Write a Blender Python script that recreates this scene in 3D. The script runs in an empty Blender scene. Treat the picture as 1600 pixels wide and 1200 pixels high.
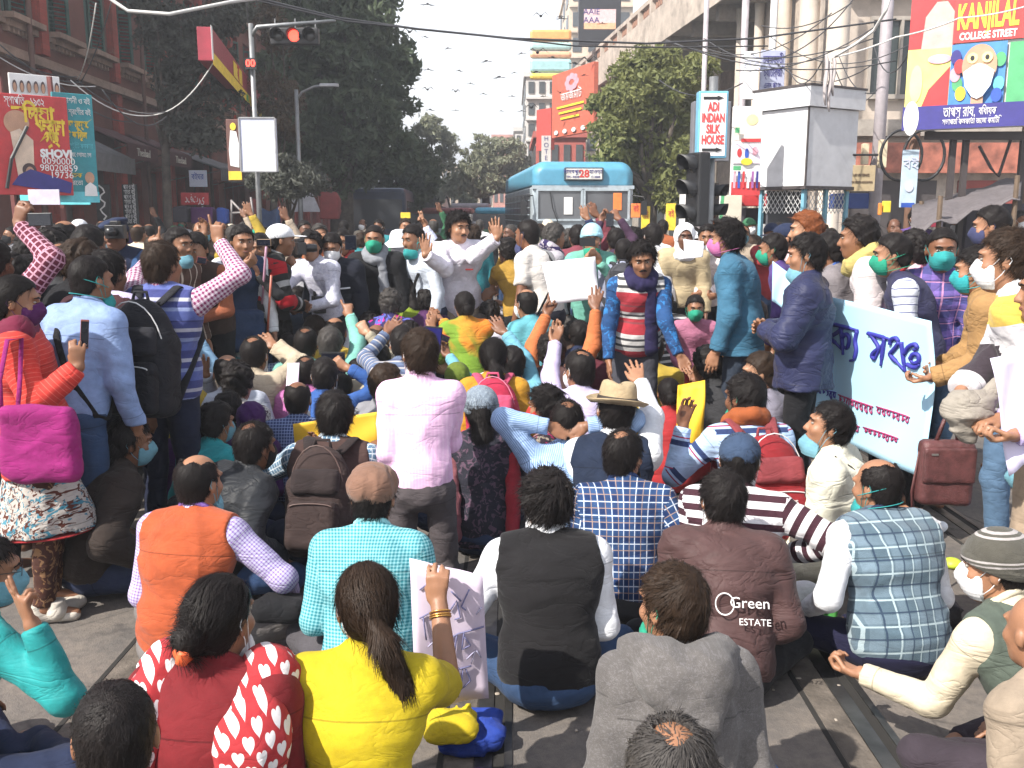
import bpy, math, random, time
import numpy as np
from mathutils import Vector, Matrix, Euler
T0 = time.time()
R = math.radians
MTr, MRo, MSc = Matrix.Translation, Matrix.Rotation, Matrix.Scale
random.seed(7)
rng = np.random.default_rng(7)
scene = bpy.context.scene
COL = scene.collection
# ------------------------------------------------------------------ camera
CAM_H = 1.88
FPX = 1500.0                      # focal length in pixels of the 1600 px wide frame
PITCH = math.atan(267.0 / FPX)    # horizon at row 333 of 1200
cd = bpy.data.cameras.new('camera')
cam = bpy.data.objects.new('camera', cd); COL.objects.link(cam)
cam.location = (0, 0, CAM_H)
cam.rotation_euler = (math.pi / 2 - PITCH, 0, 0)
cd.sensor_width = 36.0
cd.lens = 36.0 * FPX / 1600.0
cd.clip_start = 0.05
cd.clip_end = 3000
scene.camera = cam
# ------------------------------------------------------------------ daylight
SUN_DIR = Vector((-0.68, -0.55, 0.84)).normalized()     # towards the sun
w = bpy.data.worlds.new('World'); scene.world = w; w.use_nodes = True
nt = w.node_tree; nt.nodes.clear()
sky = nt.nodes.new('ShaderNodeTexSky'); sky.sky_type = 'NISHITA'; sky.sun_disc = False
sky.sun_elevation = math.asin(SUN_DIR.z)
sky.sun_rotation = math.atan2(SUN_DIR.x, SUN_DIR.y)
sky.air_density = 1.0; sky.dust_density = 1.6; sky.ozone_density = 1.0
bg = nt.nodes.new('ShaderNodeBackground'); bg.inputs['Strength'].default_value = 0.10
wo = nt.nodes.new('ShaderNodeOutputWorld')
veil = nt.nodes.new('ShaderNodeMix'); veil.data_type = 'RGBA'     # white haze mixed into the sky colour, strongest at the horizon
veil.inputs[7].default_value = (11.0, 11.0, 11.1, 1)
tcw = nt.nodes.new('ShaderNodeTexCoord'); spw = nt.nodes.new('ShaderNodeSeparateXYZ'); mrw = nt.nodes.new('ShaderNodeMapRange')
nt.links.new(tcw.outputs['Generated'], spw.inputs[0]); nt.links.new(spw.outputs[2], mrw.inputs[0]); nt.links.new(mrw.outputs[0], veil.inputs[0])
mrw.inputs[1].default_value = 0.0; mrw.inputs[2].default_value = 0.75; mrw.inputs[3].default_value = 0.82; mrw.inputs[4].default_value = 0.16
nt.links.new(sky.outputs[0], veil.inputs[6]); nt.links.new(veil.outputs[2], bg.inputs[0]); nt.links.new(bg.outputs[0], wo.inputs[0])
sd = bpy.data.lights.new('sun', 'SUN'); sd.energy = 5.0; sd.angle = R(0.6); sd.color = (1.0, 0.95, 0.87)
sun = bpy.data.objects.new('sun', sd); COL.objects.link(sun)
sun.rotation_euler = SUN_DIR.to_track_quat('Z', 'Y').to_euler()
scene.view_settings.view_transform = 'Standard'
scene.view_settings.look = 'None'
scene.view_settings.exposure = 0.92
scene.view_settings.gamma = 1.0
scene.view_settings.use_curve_mapping = False
scene.cycles.max_bounces = 5
scene.cycles.diffuse_bounces = 3
scene.cycles.transparent_max_bounces = 6
scene.cycles.volume_bounces = 0
_f = Vector((0, math.cos(PITCH), -math.sin(PITCH))); _u = Vector((0, math.sin(PITCH), math.cos(PITCH)))
def ray(u, v):
 return _f + Vector(((u - 800) / FPX, 0, 0)) + _u * ((600 - v) / FPX)
def at_y(u, v, y):
 d = ray(u, v); return Vector((0, 0, CAM_H)) + d * (y / d.y)
def on_z(u, v, z=0.0):
 d = ray(u, v); return Vector((0, 0, CAM_H)) + d * ((z - CAM_H) / d.z)
# ------------------------------------------------------------------ scene graph helpers
GROUPS = {}
def props(o, label=None, cat=None, group=None, kind=None):
 if label: o['label'] = label
 if cat: o['category'] = cat
 if group: o['group'] = group
 if kind: o['kind'] = kind
 return o
def empty(name, loc=(0, 0, 0), rz=0.0, label=None, cat=None, group=None, parent=None):
 o = bpy.data.objects.new(name, None); COL.objects.link(o)
 o.location = loc; o.rotation_euler = (0, 0, rz); o.empty_display_size = 0.1
 if parent: o.parent = parent
 return props(o, label, cat, group)
def link(name, me, parent=None, mats=None, smooth=None):
 o = bpy.data.objects.new(name, me); COL.objects.link(o)
 if parent is not None: o.parent = parent
 if mats is not None:
  if not isinstance(mats, (list, tuple)): mats = [mats]
  if not me.materials:
   for m in mats: me.materials.append(m)
  else:
   for i, m in enumerate(mats):
    o.material_slots[i].link = 'OBJECT'; o.material_slots[i].material = m
 return o
def mesh_np(name, V, F, smooth=True, uv=None, mat_idx=None):
 """V (n,3); F (m,k) array of k-gons."""
 me = bpy.data.meshes.new(name)
 V = np.asarray(V, np.float32); F = np.asarray(F, np.int32)
 m, k = F.shape
 me.vertices.add(len(V)); me.vertices.foreach_set('co', V.ravel())
 me.loops.add(m * k); me.loops.foreach_set('vertex_index', F.ravel())
 me.polygons.add(m)
 me.polygons.foreach_set('loop_start', np.arange(0, m * k, k, dtype=np.int32))
 me.polygons.foreach_set('loop_total', np.full(m, k, np.int32))
 me.polygons.foreach_set('use_smooth', np.full(m, smooth))
 if mat_idx is not None: me.polygons.foreach_set('material_index', np.asarray(mat_idx, np.int32))
 if uv is not None:
  l = me.uv_layers.new(name='uv'); l.data.foreach_set('uv', np.asarray(uv, np.float32).ravel())
 me.update(calc_edges=True)
 return me
class MB:
 """collects simple solids into one mesh (polygons of any size)"""
 def __init__(s): s.v = []; s.f = []; s.mi = []; s.cur = 0; s.uv = []
 def poly(s, pts, uvs=None):
  n = len(s.v); s.v += [tuple(p) for p in pts]; s.f.append(tuple(range(n, n + len(pts)))); s.mi.append(s.cur)
  s.uv.append(uvs if uvs else [(0, 0)] * len(pts))
 def _add(s, vs, fs):
  n = len(s.v); s.v += [tuple(p) for p in vs]
  for f in fs:
   s.f.append(tuple(i + n for i in f)); s.mi.append(s.cur); s.uv.append([(0, 0)] * len(f))
 def box(s, c, d, rz=0.0, M=None):
  x, y, z = d[0] / 2, d[1] / 2, d[2] / 2
  vs = [Vector((sx * x, sy * y, sz * z)) for sz in (-1, 1) for sy in (-1, 1) for sx in (-1, 1)]
  m = MTr(c) @ MRo(rz, 4, 'Z') if M is None else M
  vs = [m @ v for v in vs]
  s._add(vs, [(0, 2, 3, 1), (4, 5, 7, 6), (0, 1, 5, 4), (2, 6, 7, 3), (0, 4, 6, 2), (1, 3, 7, 5)])
  return s
 def box2(s, a, b):
  a = Vector(a); b = Vector(b)
  return s.box((a + b) / 2, [abs(b[i] - a[i]) for i in range(3)])
 def bar(s, a, b, w_, h_, up=(0, 0, 1)):
  a = Vector(a); b = Vector(b); d = b - a; L = d.length
  if L < 1e-6: return s
  y = d.normalized(); x = y.cross(Vector(up))
  if x.length < 1e-3: x = y.cross(Vector((1, 0, 0)))
  x.normalize(); z = x.cross(y)
  M = MTr((a + b) / 2) @ Matrix((x, y, z)).transposed().to_4x4()
  return s.box((0, 0, 0), (w_, L, h_), M=M)
 def tube(s, pts, r, n=8, cap=True, flat=None):
  pts = [Vector(p) for p in pts]
  rs = r if isinstance(r, (list, tuple)) else [r] * len(pts)
  base = len(s.v); nx = None
  for i, p in enumerate(pts):
   t = (pts[min(i + 1, len(pts) - 1)] - pts[max(i - 1, 0)]).normalized()
   if nx is None:
    nx = t.cross(Vector((0, 0, 1)))
    if nx.length < 1e-2: nx = t.cross(Vector((0, 1, 0)))
    nx.normalize()
   nx = (nx - t * nx.dot(t))
   if nx.length < 1e-6: nx = t.orthogonal()
   nx.normalize(); ny = t.cross(nx)
   for k in range(n):
    a = 2 * math.pi * k / n
    s.v.append(tuple(p + nx * (math.cos(a) * rs[i]) + ny * (math.sin(a) * rs[i] * (flat or 1))))
  for i in range(len(pts) - 1):
   for k in range(n):
    k2 = (k + 1) % n
    s.f.append((base + i * n + k, base + i * n + k2, base + (i + 1) * n + k2, base + (i + 1) * n + k)); s.mi.append(s.cur); s.uv.append([(0, 0)] * 4)
  if cap:
   s.f.append(tuple(base + k for k in reversed(range(n)))); s.mi.append(s.cur); s.uv.append([(0, 0)] * n)
   e = base + (len(pts) - 1) * n
   s.f.append(tuple(e + k for k in range(n))); s.mi.append(s.cur); s.uv.append([(0, 0)] * n)
  return s
 def lathe(s, prof, n=16, c=(0, 0, 0), M=None):
  m = MTr(c) if M is None else M
  base = len(s.v)
  for r, z in prof:
   for k in range(n):
    a = 2 * math.pi * k / n
    s.v.append(tuple(m @ Vector((math.cos(a) * r, math.sin(a) * r, z))))
  for i in range(len(prof) - 1):
   for k in range(n):
    k2 = (k + 1) % n
    s.f.append((base + i * n + k, base + i * n + k2, base + (i + 1) * n + k2, base + (i + 1) * n + k)); s.mi.append(s.cur); s.uv.append([(0, 0)] * 4)
  return s
 def prism(s, pts, depth, M):
  """pts 2D outline in local xz, extruded along local +y"""
  n = len(pts)
  a = [M @ Vector((p[0], 0, p[1])) for p in pts]; b = [M @ Vector((p[0], depth, p[1])) for p in pts]
  s._add(a + b, [tuple(range(n)), tuple(reversed(range(n, 2 * n)))] + [(i, i + n, (i + 1) % n + n, (i + 1) % n) for i in range(n)])
  return s
 def me(s, name, smooth=False):
  me = bpy.data.meshes.new(name)
  me.from_pydata(s.v, [], s.f); me.update()
  if any(s.mi): me.polygons.foreach_set('material_index', s.mi)
  if smooth: me.polygons.foreach_set('use_smooth', [True] * len(me.polygons))
  l = me.uv_layers.new(name='uv')
  flat = [c for fu in s.uv for uvp in fu for c in uvp]
  l.data.foreach_set('uv', flat)
  return me
 def build(s, name, mats, parent=None, smooth=False, bevel=0, label=None):
  o = link(name, s.me(name, smooth), parent, mats)
  if bevel:
   b = o.modifiers.new('bevel', 'BEVEL'); b.width = bevel; b.segments = 2; b.limit_method = 'ANGLE'
  if label: o['label'] = label
  return o
def cable(pts, sag, n=14):
 out = []
 for a, b in zip(pts[:-1], pts[1:]):
  a = Vector(a); b = Vector(b)
  for i in range(n + (b == Vector(pts[-1]))):
   t = i / n; p = a.lerp(b, t); p.z -= sag * 4 * t * (1 - t); out.append(p)
 return out
# ------------------------------------------------------------------ materials
MATS = {}
class NT:
 def __init__(s, name):
  m = bpy.data.materials.new(name); m.use_nodes = True; s.m = m; s.t = m.node_tree
  s.t.nodes.clear(); s.out = s.n('ShaderNodeOutputMaterial'); s.b = s.n('ShaderNodeBsdfPrincipled')
  s.l(s.b.outputs[0], s.out.inputs[0])
 def n(s, t, **k):
  nd = s.t.nodes.new(t)
  for a, v in k.items(): setattr(nd, a, v)
  return nd
 def l(s, a, b): s.t.links.new(a, b)
 def val(s, x):
  v = s.n('ShaderNodeValue'); v.outputs[0].default_value = x; return v.outputs[0]
 def set(s, sock, x):
  if isinstance(x, bpy.types.NodeSocket): s.l(x, sock)
  else:
   if isinstance(x, (tuple, list)) and len(x) == 3 and sock.type == 'RGBA': x = (*x, 1)
   sock.default_value = x
 def math(s, op, a, b=0.0, c=0.0):
  n = s.n('ShaderNodeMath', operation=op); s.set(n.inputs[0], a); s.set(n.inputs[1], b); s.set(n.inputs[2], c); return n.outputs[0]
 def mix(s, f, a, b, mode='MIX'):
  n = s.n('ShaderNodeMix', data_type='RGBA', blend_type=mode); s.set(n.inputs[0], f); s.set(n.inputs[6], a); s.set(n.inputs[7], b); return n.outputs[2]
 def coord(s, kind='Object', scale=(1, 1, 1)):
  c = s.n('ShaderNodeTexCoord'); m = s.n('ShaderNodeMapping'); m.inputs['Scale'].default_value = scale
  s.l(c.outputs[kind], m.inputs[0]); return m.outputs[0]
 def noise(s, vec, scale, detail=3, rough=.55, col=False, dist=0):
  n = s.n('ShaderNodeTexNoise'); s.l(vec, n.inputs['Vector']); n.inputs['Scale'].default_value = scale
  n.inputs['Detail'].default_value = detail; n.inputs['Roughness'].default_value = rough; n.inputs['Distortion'].default_value = dist
  return n.outputs[1 if col else 0]
 def ramp(s, f, stops, const=False):
  n = s.n('ShaderNodeValToRGB'); s.l(f, n.inputs[0]); cr = n.color_ramp
  if const: cr.interpolation = 'CONSTANT'
  while len(cr.elements) < len(stops): cr.elements.new(0.5)
  for e, (p, c) in zip(cr.elements, stops):
   e.position = p; e.color = (c, c, c, 1) if isinstance(c, (int, float)) else (*c, 1)
  return n.outputs[0]
 def bump(s, h, strength=.3, dist=.01):
  n = s.n('ShaderNodeBump'); n.inputs['Strength'].default_value = strength; n.inputs['Distance'].default_value = dist
  s.l(h, n.inputs['Height']); s.l(n.outputs[0], s.b.inputs['Normal']); return n
 def base(s, c, rough=.7, metal=0, spec=.5):
  s.set(s.b.inputs['Base Color'], c); s.set(s.b.inputs['Roughness'], rough)
  s.b.inputs['Metallic'].default_value = metal; s.b.inputs['Specular IOR Level'].default_value = spec
  return s.m
def simple(name, c, rough=.6, metal=0, var=.12, scale=6, bump=0, emit=0, spec=.5, grime=0):
 key = ('s', name, c, rough, metal)
 if key in MATS: return MATS[key]
 N = NT(name); v = N.coord()
 f = N.noise(v, scale, 5, .6)
 dark = tuple(x * (1 - var * 1.6) for x in c); lite = tuple(min(1, x * (1 + var)) for x in c)
 col = N.mix(N.ramp(f, [(.3, 0.), (.7, 1.)]), dark, lite)
 if grime:
  g = N.noise(v, 1.3, 6, .7); col = N.mix(N.ramp(g, [(.5, 0.), (.72, grime)]), col, (.06, .05, .04))
 N.base(col, rough, metal, spec)
 if bump: N.bump(N.noise(v, scale * 8, 3), bump, .01)
 if emit:
  N.b.inputs['Emission Color'].default_value = (*c, 1); N.b.inputs['Emission Strength'].default_value = emit
 MATS[key] = N.m; return N.m
def cloth(name, c, pat=None, rough=.85, sheen=.03, weave=.25, wrinkle=.5, seed=0):
 """fabric; pattern built on the garment's own uv (metres: across, along)."""
 key = ('c', name, c, str(pat), rough)
 if key in MATS: return MATS[key]
 if max(c) > .1 and (max(c) - min(c)) / max(c) > .5: c = tuple(x * .64 + .012 for x in c)
 N = NT(name)
 uvn = N.n('ShaderNodeUVMap'); uvn.uv_map = 'uv'
 sep = N.n('ShaderNodeSeparateXYZ'); N.l(uvn.outputs[0], sep.inputs[0])
 U, V = sep.outputs[0], sep.outputs[1]
 ob = N.coord()
 col = tuple(c)
 wn = N.noise(ob, 7, 3)
 def line(co, period, width, off=0.0):
  f = N.math('FRACT', N.math('ADD', N.math('DIVIDE', co, period), off + 100.0))
  return N.math('LESS_THAN', f, width)
 if pat:
  k = pat[0]
  if k == 'check':                       # (check, colour2, period, width)
   a = line(U, pat[2], pat[3]); b = line(V, pat[2], pat[3])
   both = N.math('MULTIPLY', N.math('ADD', a, b), .5)
   col = N.mix(both, col, pat[1])
  elif k == 'grid':                      # thin crossing lines
   a = line(U, pat[2], pat[3]); b = line(V, pat[2], pat[3])
   col = N.mix(N.math('MAXIMUM', a, b), col, pat[1])
  elif k == 'plaid':                     # (plaid, colour2, colour3, period)
   p = pat[3]
   a = line(U, p, .34); b = line(V, p, .34)
   col = N.mix(N.math('MULTIPLY', N.math('ADD', a, b), .45), col, pat[1])
   a = line(U, p, .07, .15); b = line(V, p, .07, .15)
   col = N.mix(N.math('MULTIPLY', N.math('MAXIMUM', a, b), .9), col, pat[2])
   if len(pat) > 4:
    a = line(U, p, .06, .62); b = line(V, p, .06, .62)
    col = N.mix(N.math('MULTIPLY', N.math('MAXIMUM', a, b), .8), col, pat[4])
  elif k == 'bands':                     # horizontal bands: list of (start, colour) in fractions of the period
   f = N.math('FRACT', N.math('ADD', N.math('DIVIDE', V, pat[2]), pat[3] if len(pat) > 3 else 100.))
   col = N.ramp(f, pat[1], True)
  elif k == 'vstripe':
   col = N.mix(line(U, pat[2], pat[3]), col, pat[1])
  elif k == 'floral':                    # two voronoi blotch layers
   cmb = N.n('ShaderNodeCombineXYZ'); N.l(U, cmb.inputs[0]); N.l(V, cmb.inputs[1])
   for i, cc in enumerate(pat[1]):
    mp = N.n('ShaderNodeMapping'); N.l(cmb.outputs[0], mp.inputs[0]); mp.inputs['Location'].default_value = (3.1 * i, 1.7 * i, 0)
    nz = N.noise(mp.outputs[0], pat[2] * (1 + .35 * i), 2, .6, dist=1.2)
    col = N.mix(N.ramp(nz, [(.54, 0.), (.575, 1.)]), col, cc)
  elif k == 'hearts':
   p = pat[2]
   def cell(co, off): return N.math('SUBTRACT', N.math('MULTIPLY', N.math('FRACT', N.math('ADD', N.math('DIVIDE', co, p), 100. + off)), 2.), 1.)
   def heart(off):
    x = N.math('MULTIPLY', cell(U, off), 1.75); y = N.math('MULTIPLY', cell(V, off), 1.75)
    x2 = N.math('MULTIPLY', x, x)
    yy = N.math('SUBTRACT', y, N.math('MULTIPLY', N.math('SQRT', N.math('ABSOLUTE', x)), .75))
    d = N.math('ADD', x2, N.math('MULTIPLY', yy, yy)); return N.math('LESS_THAN', d, .75)
   h = N.math('MAXIMUM', heart(0.0), heart(.5))
   col = N.mix(h, col, pat[1])
  elif k == 'dye':                       # broad two-tone
   col = N.mix(N.ramp(N.noise(ob, pat[2], 2, .5, dist=1.), [(.45, 0.), (.55, 1.)]), col, pat[1])
 f = N.math('MULTIPLY', N.ramp(wn, [(.3, .80), (.7, 1.06)]), N.ramp(N.noise(ob, 38, 4, .7), [(.3, .88), (.7, 1.04)]))
 sm_ = N.math('LESS_THAN', N.math('MINIMUM', N.math('ABSOLUTE', N.math('SUBTRACT', V, .035)), N.math('ABSOLUTE', N.math('SUBTRACT', V, .475))), .0024)
 f = N.math('MULTIPLY', f, N.math('SUBTRACT', 1.0, N.math('MULTIPLY', sm_, .4)))
 hs = N.mix(1.0, col, f, 'MULTIPLY')
 N.base(hs, rough, 0, .18)
 N.b.inputs['Sheen Weight'].default_value = min(sheen, .12); N.b.inputs['Sheen Roughness'].default_value = .5
 mp = N.n('ShaderNodeMapping'); N.l(ob, mp.inputs[0]); mp.inputs['Rotation'].default_value = (.5, .3, .6); mp.inputs['Scale'].default_value = (1, 1, 2.2)
 wr = N.noise(mp.outputs[0], 4.6, 4, .5, dist=.7)
 ridge = N.math('ABSOLUTE', N.math('SUBTRACT', wr, .5))
 ridge = N.math('MULTIPLY', N.math('SQRT', ridge), wrinkle)
 wv = N.noise(ob, 420, 1)
 N.bump(N.math('ADD', ridge, N.math('MULTIPLY', wv, weave * .12)), .62, .030)
 MATS[key] = N.m; return N.m
def skin(tone=0):
 key = ('skin', tone)
 if key in MATS: return MATS[key]
 tones = [(.30, .155, .088), (.235, .115, .062), (.17, .078, .042), (.36, .20, .12), (.12, .055, .032)]
 c = tones[tone]
 N = NT('skin_%d' % tone); v = N.coord()
 f = N.noise(v, 14, 5, .6)
 col = N.mix(f, tuple(x * .72 for x in c), (min(1, c[0] * 1.22), c[1] * 1.12, c[2] * 1.1))
 N.base(col, .48, 0, .45)
 N.b.inputs['Subsurface Weight'].default_value = .0
 N.bump(N.noise(v, 160, 3), .18, .004)
 MATS[key] = N.m; return N.m
def hairmat(kind='black'):
 key = ('hair', kind)
 if key in MATS: return MATS[key]
 c = {'black': (.012, .0095, .009), 'brown': (.028, .017, .011), 'henna': (.16, .05, .018), 'grey': (.10, .095, .09), 'salt': (.05, .045, .042)}[kind]
 N = NT('hair_' + kind); v = N.coord()
 f = N.noise(v, 60, 3)
 N.base(N.mix(f, tuple(x * .5 for x in c), tuple(x * 1.5 for x in c)), .5, 0, .13)
 N.bump(N.noise(N.coord(scale=(1, 1, .25)), 260, 2), .5, .004)
 MATS[key] = N.m; return N.m
# ------------------------------------------------------------------ implicit surfaces
class Prim:
 __slots__ = ('t', 'a', 'b', 'r1', 'r2', 'k', 'op', 'n', 'f', 'cut', 'M', 'rad')
def RC(a, b, r1, r2=None, k=.02, op=0, n=None, f=1.0, cut=None):
 p = Prim(); p.t = 0; p.a = np.array(a, np.float32); p.b = np.array(b, np.float32); p.r1 = r1; p.r2 = r1 if r2 is None else r2
 p.k = k; p.op = op; p.n = None if n is None else np.array(Vector(n).normalized(), np.float32); p.f = f; p.cut = cut; return p
def EL(c, rad, M=None, k=.02, op=0, cut=None):
 p = Prim(); p.t = 1; p.a = np.array(c, np.float32); p.rad = np.array(rad, np.float32)
 p.M = None if M is None else np.array(M.to_3x3() if hasattr(M, 'to_3x3') else M, np.float32); p.k = k; p.op = op; p.cut = cut; return p
def BX(c, half, M=None, r=.01, k=.01, op=0, cut=None):
 p = Prim(); p.t = 2; p.a = np.array(c, np.float32); p.rad = np.array(half, np.float32) - r; p.r1 = r
 p.M = None if M is None else np.array(M.to_3x3() if hasattr(M, 'to_3x3') else M, np.float32); p.k = k; p.op = op; p.cut = cut; return p
def peval(p, X):
 if p.t == 0:
  ba = p.b - p.a; L = float(ba @ ba) + 1e-9
  w_ = X - p.a
  h = np.clip((w_ @ ba) / L, 0, 1)
  w_ = w_ - h[:, None] * ba
  if p.n is not None: w_ = w_ + ((p.f - 1) * (w_ @ p.n))[:, None] * p.n
  d = np.sqrt(np.einsum('ij,ij->i', w_, w_)) - (p.r1 + (p.r2 - p.r1) * h)
 elif p.t == 1:
  q = X - p.a
  if p.M is not None: q = q @ p.M
  q = q / p.rad
  k0 = np.sqrt(np.einsum('ij,ij->i', q, q)); q = q / p.rad
  k1 = np.sqrt(np.einsum('ij,ij->i', q, q)) + 1e-6
  d = k0 * (k0 - 1) / k1
  d = np.where(k0 < .3, -p.rad.min() * .7, d)
 else:
  q = X - p.a
  if p.M is not None: q = q @ p.M
  q = np.abs(q) - p.rad
  d = np.sqrt((np.maximum(q, 0) ** 2).sum(1)) + np.minimum(q.max(1), 0) - p.r1
 if p.cut:
  for o, n in p.cut:
   d = np.maximum(d, (X - np.array(o, np.float32)) @ np.array(n, np.float32))
 return d
def pbox(p):
 if p.t == 0:
  r = max(p.r1, p.r2); return np.minimum(p.a, p.b) - r, np.maximum(p.a, p.b) + r
 r = (p.rad + (p.r1 if p.t == 2 else 0))
 if p.M is not None: r = np.abs(p.M) @ r
 return p.a - r, p.a + r
def folds(seed, amp=.006, freq=9., aniso=(1, 1, 1.7)):
 g = np.random.default_rng(seed)
 A = [(g.normal(size=3) * aniso).astype(np.float32) for _ in range(3)]; B = [g.normal(size=3).astype(np.float32) for _ in range(3)]
 ph = g.uniform(0, 6.28, 6)
 def fn(X):
  d = 0
  for i in range(3):
   a = A[i] / np.linalg.norm(A[i]) * freq * (1 + .55 * i) * 3.0; b = B[i] / np.linalg.norm(B[i]) * freq * 2.0
   s = np.sin(X @ a + 1.6 * np.sin(X @ b + ph[i]) + ph[i + 3])
   r = 1 - np.abs(s)
   d = d + (.55 * r * r + .32 * s) * (1.0, .75, .45)[i]
  return -(d - .3) * amp * 1.35
 return fn
def polygonize(prims, vox, disp=None, cuts=None, pad=.02):
 lo = np.min([pbox(p)[0] for p in prims if p.op == 0], 0) - pad; hi = np.max([pbox(p)[1] for p in prims if p.op == 0], 0) + pad
 B = 4; s = vox * B
 nb = np.maximum(1, np.ceil((hi - lo) / s).astype(int))
 gi = np.stack(np.meshgrid(*[np.arange(n) for n in nb], indexing='ij'), -1).reshape(-1, 3)
 C = (lo + (gi + .5) * s).astype(np.float32)
 hd = s * .87
 dcs = np.empty((len(prims), len(C)), np.float32)
 for i, p in enumerate(prims): dcs[i] = peval(p, C)
 adds = [i for i, p in enumerate(prims) if p.op == 0]
 m = dcs[adds].min(0)
 mc = m.copy()
 if cuts:
  for o, n in cuts: mc = np.maximum(mc, (C - np.array(o, np.float32)) @ np.array(n, np.float32))
 kmax = max(p.k for p in prims)
 keep = (mc < hd * 1.5 + kmax * .5 + .01) & (m > -(hd * 2.2 + .02) ) if not cuts else (mc < hd * 1.5 + kmax * .5 + .01) & (mc > -(hd * 2.2 + .02))
 if any(p.op == 1 for p in prims):
  sub = np.max([-dcs[i] for i, p in enumerate(prims) if p.op == 1], 0)
  keep |= (np.abs(sub) < hd * 2) & (mc < hd * 1.5)
 ki = np.nonzero(keep)[0]
 off = np.stack(np.meshgrid(*[np.arange(B + 1)] * 3, indexing='ij'), -1).reshape(-1, 3)
 P = (lo + (gi[ki][:, None, :] * B + off[None]) * vox).astype(np.float32)      # (nk,125,3)
 D = np.full(P.shape[:2], 1e3, np.float32)
 mk = m[ki]
 for i, p in enumerate(prims):
  dk = dcs[i][ki]
  if p.op == 0: sel = np.nonzero(dk < mk + 2.6 * hd + p.k + .01)[0]
  else: sel = np.nonzero(dk < 1.6 * hd + p.k + .01)[0]
  if not len(sel): continue
  d = peval(p, P[sel].reshape(-1, 3)).reshape(len(sel), -1); a = D[sel]; k = p.k
  if p.op == 0:
   h = np.maximum(k - np.abs(a - d), 0) / k; D[sel] = np.minimum(a, d) - h * h * k * .25
  else:
   h = np.maximum(k - np.abs(a + d), 0) / k; D[sel] = np.maximum(a, -d) + h * h * k * .25
 if disp is not None:
  D += disp(P.reshape(-1, 3)).reshape(D.shape)
 if cuts:
  Q = P.reshape(-1, 3)
  for o, n in cuts:
   D = np.maximum(D, ((Q - np.array(o, np.float32)) @ np.array(n, np.float32)).reshape(D.shape))
 N = nb * B + 1
 G = np.where(mc.reshape(nb) > 0, 1.0, -1.0).astype(np.float32)
 G = G.repeat(B, 0).repeat(B, 1).repeat(B, 2)
 G = np.pad(G, ((0, 1),) * 3, mode='edge')
 I = (gi[ki][:, None, :] * B + off[None]).reshape(-1, 3)
 G[I[:, 0], I[:, 1], I[:, 2]] = D.reshape(-1)
 G[0] = G[-1] = 1; G[:, 0] = G[:, -1] = 1; G[:, :, 0] = G[:, :, -1] = 1
 S = G < 0
 cnt = np.zeros(N - 1, np.int8)
 for dx in (0, 1):
  for dy in (0, 1):
   for dz in (0, 1):
    cnt += S[dx:N[0] - 1 + dx, dy:N[1] - 1 + dy, dz:N[2] - 1 + dz]
 act = np.stack(np.nonzero((cnt > 0) & (cnt < 8)), -1)
 idx = np.full(N - 1, -1, np.int32); idx[act[:, 0], act[:, 1], act[:, 2]] = np.arange(len(act))
 acc = np.zeros((len(act), 3), np.float32); num = np.zeros(len(act), np.float32)
 corners = [(0, 0, 0), (1, 0, 0), (0, 1, 0), (1, 1, 0), (0, 0, 1), (1, 0, 1), (0, 1, 1), (1, 1, 1)]
 cv = [G[act[:, 0] + c[0], act[:, 1] + c[1], act[:, 2] + c[2]] for c in corners]
 for i in range(8):
  for ax in range(3):
   if corners[i][ax] == 0:
    j = i | (1 << ax)
    a, b = cv[i], cv[j]; cr = (a < 0) != (b < 0)
    t = np.where(cr, a / (a - b + 1e-12), 0)
    pos = np.array(corners[i], np.float32)[None].repeat(len(act), 0); pos[:, ax] = t
    acc += pos * cr[:, None]; num += cr
 V = lo + (act + acc / num[:, None]) * vox
 F = []
 for ax in range(3):
  sl0 = [slice(1, -1)] * 3; sl1 = [slice(1, -1)] * 3
  sl0[ax] = slice(0, -1); sl1[ax] = slice(1, None)
  a = S[tuple(sl0)]; b = S[tuple(sl1)]
  e = np.stack(np.nonzero(a != b), -1)
  if not len(e): continue
  inside = a[e[:, 0], e[:, 1], e[:, 2]]
  e = e + 1; e[:, ax] -= 1
  o1, o2 = (ax + 1) % 3, (ax + 2) % 3
  def cell(d1, d2):
   c = e.copy(); c[:, o1] -= d1; c[:, o2] -= d2; return idx[c[:, 0], c[:, 1], c[:, 2]]
  q = np.stack([cell(1, 1), cell(0, 1), cell(0, 0), cell(1, 0)], -1)
  q = np.where(inside[:, None], q, q[:, ::-1])
  F.append(q)
 F = np.concatenate(F); F = F[(F >= 0).all(1)]
 return V, F
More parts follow.
